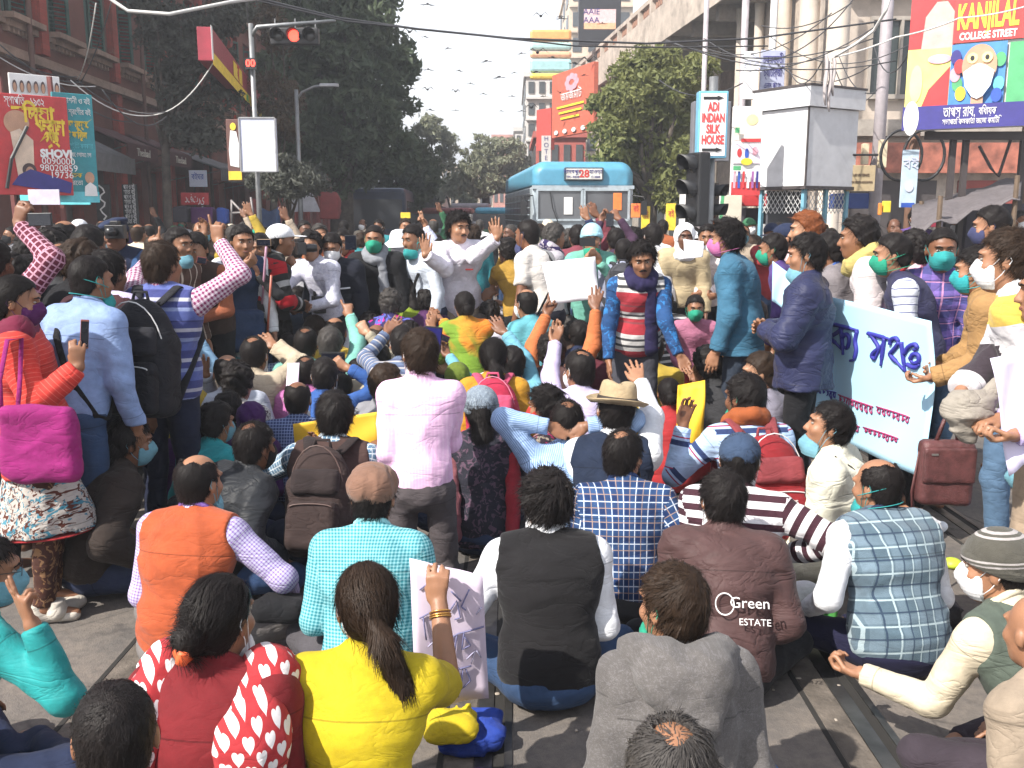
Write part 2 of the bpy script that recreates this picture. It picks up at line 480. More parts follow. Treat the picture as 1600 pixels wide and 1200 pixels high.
def bone_uv(V, F, bones):
 """bones: (a, b, xdir, ydir, R, v0). returns per-corner uv and the bone of each face"""
 fc = V[F].mean(1)
 best = np.full(len(F), 1e9); bi = np.zeros(len(F), int)
 for i, (a, b, x, y, r, v0) in enumerate(bones):
  a = np.array(a); ba = np.array(b) - a; h = np.clip(((fc - a) @ ba) / (ba @ ba), 0, 1)
  d = np.linalg.norm(fc - a - h[:, None] * ba, axis=1) / r
  s = d < best; best[s] = d[s]; bi[s] = i
 uv = np.zeros((len(F), F.shape[1], 2), np.float32)
 for i, (a, b, x, y, r, v0) in enumerate(bones):
  s = np.nonzero(bi == i)[0]
  if not len(s): continue
  a = np.array(a); ax = np.array(b) - a; L = np.linalg.norm(ax); ax = ax / L
  x = np.array(x); y = np.array(y)
  P = V[F[s]] - a
  fcl = fc[s] - a
  ang = np.arctan2(P @ x, -(P @ y)); ac = np.arctan2(fcl @ x, -(fcl @ y))
  ang = ac[:, None] + (ang - ac[:, None] + np.pi) % (2 * np.pi) - np.pi
  uv[s, :, 0] = ang * r * 1.0
  if i == 0 and r > .1:
   px_ = P @ x; py_ = P @ y; uv[s, :, 0] = px_ * 1.03 - py_ * .22 * np.tanh(px_ / .08)
  uv[s, :, 1] = P @ ax + v0
 return uv, bi
def smooth_mesh(V, F, it=1, lam=.5):
 for _ in range(it):
  A = np.zeros_like(V); n = np.zeros(len(V))
  for i in range(4):
   a = F[:, i]; b = F[:, (i + 1) % 4]
   np.add.at(A, a, V[b]); np.add.at(A, b, V[a]); np.add.at(n, a, 1); np.add.at(n, b, 1)
  V = V + lam * (A / np.maximum(n, 1)[:, None] - V)
 return V
# ------------------------------------------------------------------ heads, hair, masks, hats (head frame: +Y face, +X the person's right, +Z up)
def head_prims(M, c, S):
 S = S * 1.02
 def T(p): return c + M @ (np.array(p) * S)
 def e(p, r, k=.02, op=0): return EL(T(p), np.array(r) * S, M, k=k * S, op=op)
 return [e((0, -.014, .030), (.076, .093, .090)), e((0, .022, -.035), (.063, .072, .082), .03),
   e((0, .055, -.088), (.030, .030, .024), .03), e((0, .076, .036), (.052, .022, .014), .015),
   e((.031, .093, .013), (.015, .012, .010), .012, 1), e((-.031, .093, .013), (.015, .012, .010), .012, 1),
   RC(T((0, .090, .012)), T((0, .108, -.024)), .007 * S, .012 * S, k=.012),
   RC(T((-.012, .098, -.028)), T((.012, .098, -.028)), .007 * S, k=.008),
   e((.038, .062, -.02), (.024, .022, .02), .02), e((-.038, .062, -.02), (.024, .022, .02), .02),
   e((0, .088, -.056), (.023, .011, .0085), .008),
   e((.080, -.008, -.004), (.009, .019, .031), .006), e((-.080, -.008, -.004), (.009, .019, .031), .006)]
I3 = np.eye(3)
def _hairline(kind):
 def f(X):
  x, y, z = X[:, 0], X[:, 1], X[:, 2]
  ys = np.array([-.2, -.085, -.05, -.022, .004, .02, .05, .075, .12])
  zs = np.array([-.085, -.085, -.078, -.026, -.008, .042, .070, .086, .11])
  zl = np.interp(y, ys, zs)
  return zl - z + .004 * np.sin(x * 210) * np.sin(y * 170 + z * 120) + .003 * np.sin(x * 90 + 1)
 return f
def hair_mesh(kind, vox=.0055):
 """short, crop, bald (ring of hair), thin (bare crown), bun, pony, long, curly"""
 t = {'short': .0105, 'crop': .006, 'bald': .008, 'thin': .009, 'bun': .010, 'pony': .010, 'long': .014, 'curly': .020, 'thick': .018}[kind]
 P = [EL((0, -.014, .032), (.077 + t, .094 + t, .090 + t * 1.1), k=.02),
   EL((0, -.040, -.035), (.062 + t * .6, .050 + t * .6, .055), k=.03)]
 hl = _hairline(kind)
 if kind == 'bun': P.append(EL((0, -.13, -.02), (.046, .038, .042), k=.015))
 if kind == 'pony': P += [RC((0, -.108, -.020), (.022, -.145, -.07), .026, .034, k=.02), RC((.022, -.145, -.07), (.065, -.140, -.19), .038, .030, k=.02), RC((.065, -.140, -.19), (.10, -.12, -.29), .030, .006, k=.02)]
 if kind == 'long': P += [RC((0, -.075, -.02), (0, -.115, -.15), .062, .052, k=.03), RC((0, -.115, -.15), (0, -.11, -.30), .052, .022, k=.03)]
 if kind == 'braid': pass
 A = {'curly': .010, 'thick': .009, 'short': .0045, 'long': .004}.get(kind, .002)
 fo = folds(hash(kind) % 97 if False else len(kind) * 7 + ord(kind[0]), A, 22, (1, 1, 1))
 fo2 = folds(ord(kind[1]) , A * .5, 50, (1, 1, 1))
 def disp(X):
  return fo(X) + fo2(X)
 def clip(X, D):
  z = hl(X)
  low = X[:, 2] < -.05 if kind in ('pony', 'long', 'bun') else np.zeros(len(X), bool)
  back = X[:, 1] < -.09
  z = np.where(back & (kind in ('pony', 'long', 'bun')), -1, z)
  return z
 def d2(X):
  base = disp(X); return base
 V, F = poly_hair(P, vox, d2, clip, kind)
 return V, F
def poly_hair(P, vox, disp, clip, kind):
 class _C: pass
 def full(X):
  return disp(X)
 def dd(X):
  z = clip(X, None)
  D = np.full(len(X), 1e3, np.float32)
  for p in P:
   d = peval(p, X); h = np.maximum(p.k - np.abs(D - d), 0) / p.k; D = np.minimum(D, d) - h * h * p.k * .25
  val = D + disp(X)
  val = np.maximum(val, z)
  if kind == 'bald':
   q = np.sqrt((X[:, 0] / .80) ** 2 + ((X[:, 1] + .002) / 1.02) ** 2 + ((X[:, 2] - .115) / .95) ** 2); val = np.maximum(val, .083 + .006 * np.sin(X[:, 0] * 90 + X[:, 1] * 60) - q)
   val = np.maximum(val, np.where(X[:, 1] > .02, X[:, 2] - .02, -1))
  if kind == 'thin':
   q = np.sqrt(X[:, 0] ** 2 + (X[:, 1] + .055) ** 2 + (X[:, 2] - .115) ** 2); val = np.maximum(val, .036 + .010 * np.sin(X[:, 0] * 95 + 1) * np.cos(X[:, 1] * 80) - q)
  return val - D
 V, F = polygonize(P, vox, dd)
 return V, F
def strands(V, F, kind, n, seed=1):
 """thin ribbons lying along the hair; returns V,F quads"""
 g = np.random.default_rng(seed)
 tri = V[F]; c = tri.mean(1); nrm = np.cross(tri[:, 2] - tri[:, 0], tri[:, 3] - tri[:, 1]); ar = np.linalg.norm(nrm, axis=1); nrm /= ar[:, None] + 1e-9
 outw = c - np.array([0, -.014, .02]); ok = (nrm * outw).sum(1) > 0
 outer = ok & (np.abs(nrm).sum(1) > 0)
 pr = ar * outer; pr /= pr.sum()
 ii = g.choice(len(F), n, p=pr)
 p = c[ii] + g.normal(0, .002, (n, 3)); N = nrm[ii]
 whorl = np.array([.012, -.075, .095])
 if kind in ('pony', 'bun', 'long'):
  tgt = {'pony': np.array([0, -.125, -.02]), 'bun': np.array([0, -.12, -.02]), 'long': np.array([0, -.12, -.2])}[kind]
  d = tgt - p; low = p[:, 1] < -.112 if kind == 'pony' else (p[:, 2] < -.05)
  d[low] = np.array([.12, .02, -1.]); L = .055; lift = .06; wdt = .0013
  if kind == 'bun':
   b = p[:, 1] < -.105; d[b] = np.cross(p[b] - np.array([0, -.13, -.02]), np.array([0, 1., 0]))
 else:
  d = p - whorl; sw = np.cross(d, N); d = d + .55 * sw; d[:, 2] -= .02
  L = {'short': .032, 'thick': .042, 'curly': .03, 'crop': .012, 'bald': .018, 'thin': .026}[kind]; lift = {'crop': .3, 'curly': .6, 'thick': .22}.get(kind, .2); wdt = .0014
 d -= (d * N).sum(1)[:, None] * N; d /= np.linalg.norm(d, axis=1)[:, None] + 1e-9
 d += g.normal(0, .16 if kind not in ('pony', 'bun', 'long') else .06, (n, 3)); d -= (d * N).sum(1)[:, None] * N * .7; d /= np.linalg.norm(d, axis=1)[:, None] + 1e-9
 side = np.cross(d, N); side /= np.linalg.norm(side, axis=1)[:, None] + 1e-9
 ll = L * g.uniform(.5, 1.25, n)[:, None]; lf = lift * g.uniform(.2, 1.3, n)[:, None]
 curve = g.normal(0, .18, n)[:, None]
 seg = 3; Vs = []
 for k in range(seg + 1):
  t = k / seg
  q = p + d * ll * t + N * (ll * lf * t * (1 - .75 * t)) - np.array([0, 0, 1]) * ll * .25 * t * t + side * ll * curve * t * t
  wv = wdt * (1 - .75 * t)
  Vs.append(np.stack([q - side * wv, q + side * wv], 1))
 Vs = np.stack(Vs, 1).reshape(-1, 3)
 b = np.arange(n)[:, None] * (2 * (seg + 1))
 Fq = np.concatenate([b + 2 * k + np.array([[0, 1, 3, 2]]) for k in range(seg)], 0)
 return Vs, Fq
HAIR = {}
def hair_me(kind, lod):
 """lod 0 near (with strands), 1 middle, 2 far"""
 key = (kind, lod)
 if key not in HAIR:
  V, F = hair_mesh(kind, (.0055, .008, .013)[lod])
  n = (3800, 700, 0)[lod]
  if n:
   if kind in ('pony', 'long'): n = int(n * 1.3)
   if kind == 'thin':
    V0, F0 = hair_mesh('short', .0055); sV, sF = strands(V0, F0, kind, int(n * .5), 3); F = np.concatenate([F, sF + len(V)]); V = np.concatenate([V, sV])
    V1, F1 = hair_mesh('thin', (.0055, .008, .013)[lod])
   else: V1, F1 = V, F
   sV, sF = strands(V1, F1, kind, n); F = np.concatenate([F, sF + len(V)]); V = np.concatenate([V, sV])
  HAIR[key] = mesh_np('hair_' + kind, V, F)
 return HAIR[key]
def cached(key, fn):
 if key not in HAIR: HAIR[key] = fn()
 return HAIR[key]
def eyes_me():
 def f():
  m = MB()
  for s in (-1, 1):
   for mi, (c, r) in enumerate((((s * .031, .0800, .012), (.0115, .0080, .0052)), ((s * .031, .0842, .012), (.0056, .0042, .0050)))):
    m.cur = mi
    prof = [(math.sin(math.pi * i / 6), -math.cos(math.pi * i / 6)) for i in range(7)]
    M = MTr(c) @ Matrix.Diagonal((r[0], r[1], r[2], 1))
    m.lathe([(a, b) for a, b in prof], 10, M=M)
  return m.me('eyes', True)
 return cached('eyes', f)
def brows_me():
 def f():
  m = MB()
  for s in (-1, 1):
   m.tube([(s * .012, .0965, .029), (s * .028, .0955, .0355), (s * .050, .080, .030)], [.0035, .0042, .0018], 6)
  return m.me('eyebrows', True)
 return cached('brows', f)
def lips_me():
 def f():
  V, F = polygonize([EL((0, .0925, -.0535), (.022, .0085, .0045), k=.003), EL((0, .0925, -.060), (.018, .009, .005), k=.003)], .0035)
  return mesh_np('lips', V, F)
 return cached('lips', f)
def mous_me():
 def f():
  m = MB(); m.tube([(-.026, .090, -.050), (-.012, .101, -.042), (0, .103, -.040), (.012, .101, -.042), (.026, .090, -.050)], [.003, .006, .0055, .006, .003], 6)
  return m.me('moustache', True)
 return cached('mous', f)
def mask_me(kind='on'):
 def f():
  dz = {'on': 0, 'chin': -.068}[kind]
  P = [EL((0, .030, -.038 + dz), (.070, .084, .080), k=.02), RC((0, .085, .0 + dz), (0, .108, -.030 + dz), .012, .016, k=.03)]
  def dd(X):
   D = np.minimum(peval(P[0], X), peval(P[1], X))
   v = np.maximum(D, X[:, 2] - (.006 + dz) - .35 * (X[:, 1] - .09))
   v = np.maximum(v, (.030 + (0 if kind == 'on' else .0)) - X[:, 1]); v = np.maximum(v, -.112 + dz * .6 - X[:, 2])
   v = v - .0012 * np.sin(X[:, 2] * 420)
   return v - D
  V, F = polygonize(P, .006, dd)
  m = MB()
  for s in (-1, 1):
   m.tube([(s * .066, .040, -.015 + dz), (s * .080, .010, .018), (s * .084, -.018, .030), (s * .088, -.030, .005)], .0016, 5)
   m.tube([(s * .062, .040, -.080 + dz * .8), (s * .078, .005, -.045), (s * .088, -.030, .005)], .0016, 5)
  me2 = m.me('x'); v2 = np.array([v.co[:] for v in me2.vertices]); f2 = [tuple(p.vertices) for p in me2.polygons]
  bpy.data.meshes.remove(me2)
  me = bpy.data.meshes.new('mask'); me.from_pydata(list(map(tuple, V)) + list(map(tuple, v2)), [], [tuple(map(int, q)) for q in F] + [tuple(i + len(V) for i in q) for q in f2])
  me.polygons.foreach_set('use_smooth', [True] * len(me.polygons)); me.update(); return me
 return cached('mask' + kind, f)
def tie_me():
 """cloth strap of a tied mask round the back of the head"""
 def f():
  m = MB()
  for z0, z1 in ((-.012, .018), (-.075, -.060)):
   pts = []
   for i in range(15):
    a = math.pi * (-.12 + 1.24 * i / 14)
    yy = math.cos(a + math.pi / 2)
    pts.append((math.cos(a) * .089, -.010 - math.sin(a) * .103 + .01, z0 + (z1 - z0) * math.sin(a)))
   m.tube(pts, .0042, 6, flat=.5)
  return m.me('strap', True)
 return cached('tie', f)
def hat_me(kind):
 def f():
  if kind == 'beanie':
   P = [EL((0, -.014, .040), (.095, .112, .100), k=.02)]
   def dd(X):
    D = peval(P[0], X); y = X[:, 1]; zl = np.interp(y, [-.12, .1], [-.035, .040]); band = np.abs(X[:, 2] - zl - .015) < .017
    v = D + .0011 * np.sin(np.arctan2(X[:, 0], X[:, 1]) * 90) - band * .006
    return np.maximum(v, zl - X[:, 2]) - D
   V, F = polygonize(P, .006, dd); 
   fc = V[F]; uv = np.stack([np.arctan2(fc[:, :, 0], fc[:, :, 1]) * .1, np.linalg.norm(fc[:, :, :2], axis=2) * .0 + fc[:, :, 2]], -1)
   return mesh_np('beanie', V, F, uv=uv)
  if kind in ('cap', 'capback'):
   P = [EL((0, -.012, .045), (.090, .108, .088), k=.015)]
   br = EL((0, .125, .052), (.070, .075, .010), k=.012) if kind == 'cap' else EL((0, -.02, .04), (.05, .05, .01))
   P.append(br)
   def dd(X):
    D0 = peval(P[0], X); D1 = peval(P[1], X); D = np.minimum(D0, D1)
    a = np.maximum(D0, np.interp(X[:, 1], [-.12, .1], [.0, .045]) - X[:, 2])
    a = a + .0015 * (np.abs(np.sin(np.arctan2(X[:, 0], X[:, 1] + .012) * 3)) < .05)
    v = np.minimum(a, np.maximum(np.maximum(D1, X[:, 2] - .056 + 2.2 * X[:, 0] ** 2), .05 - X[:, 1]))
    hole = np.maximum(np.sqrt(X[:, 0] ** 2 + (X[:, 2] - .012) ** 2) - .026, X[:, 1] + .06)
    v = np.maximum(v, -hole)
    return v - D
   V, F = polygonize(P, .006, dd); return mesh_np('cap', V, F)
  if kind == 'straw':
   m = MB(); prof = [(0, .150), (.030, .149), (.058, .146), (.075, .140), (.082, .128), (.088, .10), (.092, .07), (.096, .048), (.104, .044), (.128, .048), (.145, .058), (.149, .062), (.146, .056), (.126, .042), (.10, .038), (.090, .04)]
   m.lathe(prof, 40, M=MTr((0, -.012, 0)) @ Matrix.Diagonal((.98, 1.14, 1, 1)))
   me = m.me('straw_hat', True)
   for v in me.vertices:      # pinched crown and wavy brim
    r = math.hypot(v.co.x, v.co.y)
    if v.co.z > .12: v.co.z -= .022 * math.exp(-(v.co.x / .028) ** 2) * (1 if v.co.y > -.09 else .4)
    if r > .12: v.co.z += .010 * math.cos(2 * math.atan2(v.co.x, v.co.y)) 
   return me
  if kind == 'strawband':
   m = MB(); m.lathe([(.0935, .046), (.0975, .046), (.0935, .072), (.090, .072)], 40, M=MTr((0, -.012, 0)) @ Matrix.Diagonal((.99, 1.15, 1, 1)))
   return m.me('hat_band', True)
  if kind == 'flat':
   P = [EL((0, -.008, .060), (.100, .124, .086), k=.02), EL((0, .115, .040), (.062, .05, .011), k=.03), EL((0, -.014, .03), (.086, .103, .075), k=.02)]
   fo = folds(5, .004, 14)
   def dd(X):
    return fo(X)
   V, F = polygonize(P, .007, dd, cuts=[((0, 0, .006), (0, .12, -1))]); return mesh_np('flat_cap', V, F)
  if kind == 'sun':
   m = MB(); m.lathe([(0, .145), (.04, .143), (.07, .130), (.086, .10), (.093, .06), (.10, .045), (.14, .018), (.165, .0), (.163, -.004), (.10, .035), (.09, .04)], 32, M=MTr((0, -.01, 0)) @ Matrix.Diagonal((1, 1.1, 1, 1)))
   return m.me('sun_hat', True)
  if kind == 'beret':
   P = [EL((.02, 0, .075), (.115, .122, .042), M=np.array(MRo(.35, 3, 'Y')), k=.02), EL((0, -.012, .04), (.086, .103, .055), k=.02)]
   V, F = polygonize(P, .007, folds(9, .003, 14), cuts=[((0, 0, .022), (0, .1, -1))]); return mesh_np('beret', V, F)
  if kind == 'scarf':     # headscarf / hood over the hair, open at the face
   P = [EL((0, -.016, .022), (.098, .112, .108), k=.03), EL((0, -.03, -.09), (.085, .08, .08), k=.04), EL((0, -.02, -.17), (.11, .10, .06), k=.04)]
   fo = folds(3, .006, 12)
   def dd(X):
    D = np.min([peval(p, X) for p in P], 0)
    op = np.sqrt((X[:, 0] / .062) ** 2 + ((X[:, 2] + .02) / .095) ** 2) - 1
    hole = np.maximum(op * .06, .03 - X[:, 1])
    return np.maximum(D + fo(X), -hole) - D
   V, F = polygonize(P, .007, dd); return mesh_np('headscarf', V, F)
  if kind == 'skullcap':
   P = [EL((0, -.014, .045), (.088, .105, .082), k=.02)]
   V, F = polygonize(P, .007, None, cuts=[((0, -.01, .028), (0, .2, -1))]); return mesh_np('skullcap', V, F)
 return cached('hat' + kind, f)
# ------------------------------------------------------------------ people
def n3(v): v = np.array(v, float); return v / (np.linalg.norm(v) + 1e-9)
def rotm(yaw=0, pitch=0, roll=0):
 """columns = right, forward, up; pitch>0 looks down, yaw>0 turns to the left"""
 return np.array((MRo(yaw, 3, 'Z') @ MRo(-pitch, 3, 'X') @ MRo(roll, 3, 'Y')))
def ik(a, t, l1, l2, pole):
 d = t - a; L = np.linalg.norm(d); mx = (l1 + l2) * .985
 if L > mx: t = a + d * (mx / L); d = t - a; L = mx
 L = max(L, abs(l1 - l2) * 1.15 + .02)
 u = n3(d); x = (l1 * l1 - l2 * l2 + L * L) / (2 * L); h = math.sqrt(max(l1 * l1 - x * x, 0))
 p = np.array(pole, float); p = n3(p - u * (p @ u))
 return a + u * x + p * h, t
def hand_prims(wr, d, nrm, S, pose, side, fr=1.0):
 """wr wrist, d direction of the hand, nrm palm normal"""
 d = n3(d); n_ = n3(nrm - d * (np.array(nrm) @ d)); s = np.cross(d, n_) * side          # thumb side
 q = lambda a, b, c=0: wr + (d * a + s * b + n_ * c) * S
 r = .0088 * S * fr
 P = [RC(q(-.01, 0), q(.045, .008), .024 * S, .026 * S, k=.012, n=n_, f=1.9), RC(q(.02, .024), q(.080, .028), .014 * S, .013 * S, k=.012, n=n_, f=1.35),
   RC(q(.03, -.012), q(.076, -.024), .017 * S, .014 * S, k=.012, n=n_, f=1.5), RC(q(.04, .005), q(.083, .004), .018 * S, .015 * S, k=.012, n=n_, f=1.5)]
 L = [(.030, .084, .070), (.010, .088, .078), (-.011, .085, .072), (-.030, .078, .056)]
 curl = {'relax': [.30, .35, .42, .5], 'open': [.06, .02, .04, .10], 'fist': [1.45] * 4, 'point': [.05, 1.45, 1.5, 1.5], 'grip': [1.0, 1.05, 1.1, 1.15],
   'two': [.05, .05, 1.5, 1.5], 'cup': [.5, .5, .55, .6], 'snap': [.7, .9, 1.3, 1.4]}[pose]
 spread = {'open': .12, 'two': .16}.get(pose, .04)
 for (o, st, ln), c, j in zip(L, curl, (1.5, .5, -.5, -1.5)):
  p0 = q(st, o); ang = 0; dirv = d + s * spread * j
  pr = p0
  for m_, fr_ in ((.45, .75), (.30, .62), (.25, .5)):
   ang += c * (.75 if m_ == .45 else .9) * .9
   v = n3(dirv) * math.cos(ang) + n_ * math.sin(ang)
   p1 = pr + v * ln * m_ * S
   P.append(RC(pr, p1, r * (1.02 if m_ == .45 else .94), r * (.96 if m_ == .45 else .85), k=.0045 * S)); pr = p1
 ta = {'open': (.75, .0), 'relax': (.45, .25), 'fist': (.5, .75), 'point': (.45, .8), 'grip': (.35, .8), 'two': (.3, .9), 'cup': (.45, .5), 'snap': (.5, .8)}[pose]
 t0 = q(.012, .026, .004); v = n3(d * 1.0 + s * ta[0] + n_ * ta[1] * .5); t1 = t0 + v * .036 * S
 v2 = n3(d * 1.0 + s * ta[0] * .25 + n_ * ta[1] * .9 - s * (.5 if pose in ('fist', 'point', 'grip', 'two') else 0)); t2 = t1 + v2 * .030 * S; t3 = t2 + n3(v2 + d * .3) * .022 * S
 P += [RC(t0, t1, r * 1.6, r * 1.25, k=.010), RC(t1, t2, r * 1.15, r * 1.05, k=.005), RC(t2, t3, r * 1.02, r * .85, k=.004)]
 return P
class Fig: pass
def rig(S=1.0, pose='sit', H=None, lean=.12, bend=.18, side=0.0, twist=0.0, hyaw=0.0, hpitch=.1, hroll=0.0, build=.96, legs=None, pz=None):
 """joints in the figure's own frame (faces +Y)"""
 g = Fig(); g.S = S; g.build = build; g.pose = pose
 def chain(pz):
  p = np.array([0, 0, pz]); pts = [p]; a = lean
  for i, l in enumerate((.17, .18, .16)):
   ang = lean + bend * i
   dirv = np.array([math.sin(side) , math.sin(ang), math.cos(ang)]); dirv[0] *= 1; dirv = n3(dirv)
   p = p + dirv * l * S; pts.append(p)
  nd = lean + bend * 2
  npos = pts[-1]
  dn = n3([math.sin(side) * .6, math.sin(nd * .55 + .10), math.cos(nd * .55 + .10)])
  hc = npos + dn * .150 * S
  return pts, hc + np.array([0, 0, .006 * S]), nd
 g.HM = rotm(hyaw, hpitch, hroll)
 up = g.HM[:, 2]
 def top(pz): pts, hc, nd = chain(pz); return hc[2] + .133 * S * max(.9, up[2])
 if pz is None:
  if pose == 'sit': pz = .125 * S
  elif pose == 'stand': pz = .925 * S
  else: pz = max(.14 * S, H - top(0)) if H else .3 * S
 g.top0 = top(pz)
 pts, hc, nd = chain(pz); g.sp = pts; g.hc = hc; g.pz = pz
 sh = np.array([math.cos(twist), math.sin(twist), 0]); g.lat = sh
 up_t = n3(pts[3] - pts[2]); fwd = n3(np.cross(up_t, sh)); g.fwd = fwd; g.upt = up_t
 w_ = .168 * S * build
 g.SR = pts[3] + sh * w_ - up_t * .045 * S; g.SL = pts[3] - sh * w_ - up_t * .045 * S
 g.hR = pts[0] + np.array([.088 * S, 0, -.01 * S]); g.hL = pts[0] + np.array([-.088 * S, 0, -.01 * S])
 z = lambda x, y, zz: np.array([x * S, y * S, zz * S])
 T, C = .42 * S, .42 * S
 if legs: g.kR, g.aR, g.kL, g.aL = [np.array(q) * S for q in legs]
 elif pose == 'sit':
  g.kR, g.kL = z(.32, .27, .13), z(-.32, .27, .13); g.aR, g.aL = z(-.06, .34, .07), z(.05, .22, .06)
 elif pose == 'stand':
  g.kR, g.kL = z(.10, .02, .49), z(-.10, .03, .49); g.aR, g.aL = z(.11, -.02, .08), z(-.11, -.02, .08)
 else:
  kz = .06 * S; dz = pz - kz; fo = math.sqrt(max(T * T - dz * dz, .0025))
  if dz > T: dz = T; 
  g.kR, g.kL = np.array([.12 * S, fo, kz]), np.array([-.12 * S, fo, kz])
  g.aR, g.aL = np.array([.10 * S, fo - .40 * S, .06 * S]), np.array([-.10 * S, fo - .40 * S, .06 * S])
 return g
ARMS = {'lap': ((.07, .25, .16), 'relax'), 'knee': ((.27, .30, .22), 'relax'), 'shin': ((.16, .36, .20), 'relax')}
def arm(g, s, spec, w2l=None):
 """s=+1 right. spec: name | (x,y,z) metres in the figure frame (scaled) | ('px',u,v,depth) ; returns elbow, wrist, hand pose"""
 sh = g.SR if s > 0 else g.SL; S = g.S
 hp = 'relax'; pole = np.array([s * .5, -.6, -.6]); off = None; pn = None; hd = None
 if isinstance(spec, dict):
  hp = spec.get('h', 'relax'); pole = np.array(spec.get('pole', pole)); pn = spec.get('pn'); hd = spec.get('hd'); spec = spec['at']
 name = spec if isinstance(spec, str) else None
 L = g.lat * s; F = g.fwd; U = np.array([0, 0, 1.])
 rel = lambda a, b, c: sh + (L * a + F * b + U * c) * S
 if name == 'lap': t = np.array([s * .07, .24, .17]) * S + np.array([g.sp[3][0] * .3, 0, g.pz - .12 * S]); pn = -U
 elif name == 'knee': t = (g.kR if s > 0 else g.kL) + np.array([-s * .02, -.04, .09]) * S; pn = -U
 elif name == 'down': t = rel(.06, .06, -.51); pole = np.array([s * .4, -1, 0]); pn = -L
 elif name == 'up': t = rel(.06, .12, .46); hp = 'open' if hp == 'relax' else hp; pole = np.array([s, .2, -.3]); pn = F
 elif name == 'upbent': t = rel(.10, .20, .20); hp = 'open' if hp == 'relax' else hp; pole = np.array([s * .8, 0, -1]); pn = F
 elif name == 'phone': t = g.hc + (L * .05 + F * .27 - U * .06) * S; hp = 'grip'; pole = np.array([s * .7, 0, -1]); pn = -F
 elif name == 'chest': t = rel(-.14, .24, -.22); hp = 'cup'; pole = np.array([s * .8, -.2, -.8]); pn = -L
 elif name == 'fold': t = rel(-.26, .18, -.24); pole = np.array([s * .8, -.1, -.8]); pn = -F
 elif name == 'behind': t = g.hc + L * .095 * S - F * .115 * S - U * .045 * S; hp = 'open'; pole = np.array([s, .1, .0]); pn = F; hd = -L * 1.0 - U * .15
 elif name == 'back': t = rel(.02, -.12, -.50); pole = np.array([s * .3, -1, 0]); pn = -F
 elif name == 'hip': t = rel(.04, .05, -.38); pole = np.array([s, -.3, 0]); pn = -L
 elif isinstance(spec, tuple) and spec[0] == 'px':
  P = at_y(spec[1], spec[2], spec[3]); t = np.array(w2l @ P)
 else: t = np.array(spec) * S
 L1, L2 = .285 * S, .255 * S
 e, t = ik(sh, t, L1, L2, pole)
 fd = n3(t - e)
 if pn is None: pn = n3(np.cross(fd, L)) ; 
 if hd is None: hd = fd + (np.array([0, .35, 0]) @ np.eye(3) * 0)
 return e, t, hp, n3(hd), np.array(pn, float)
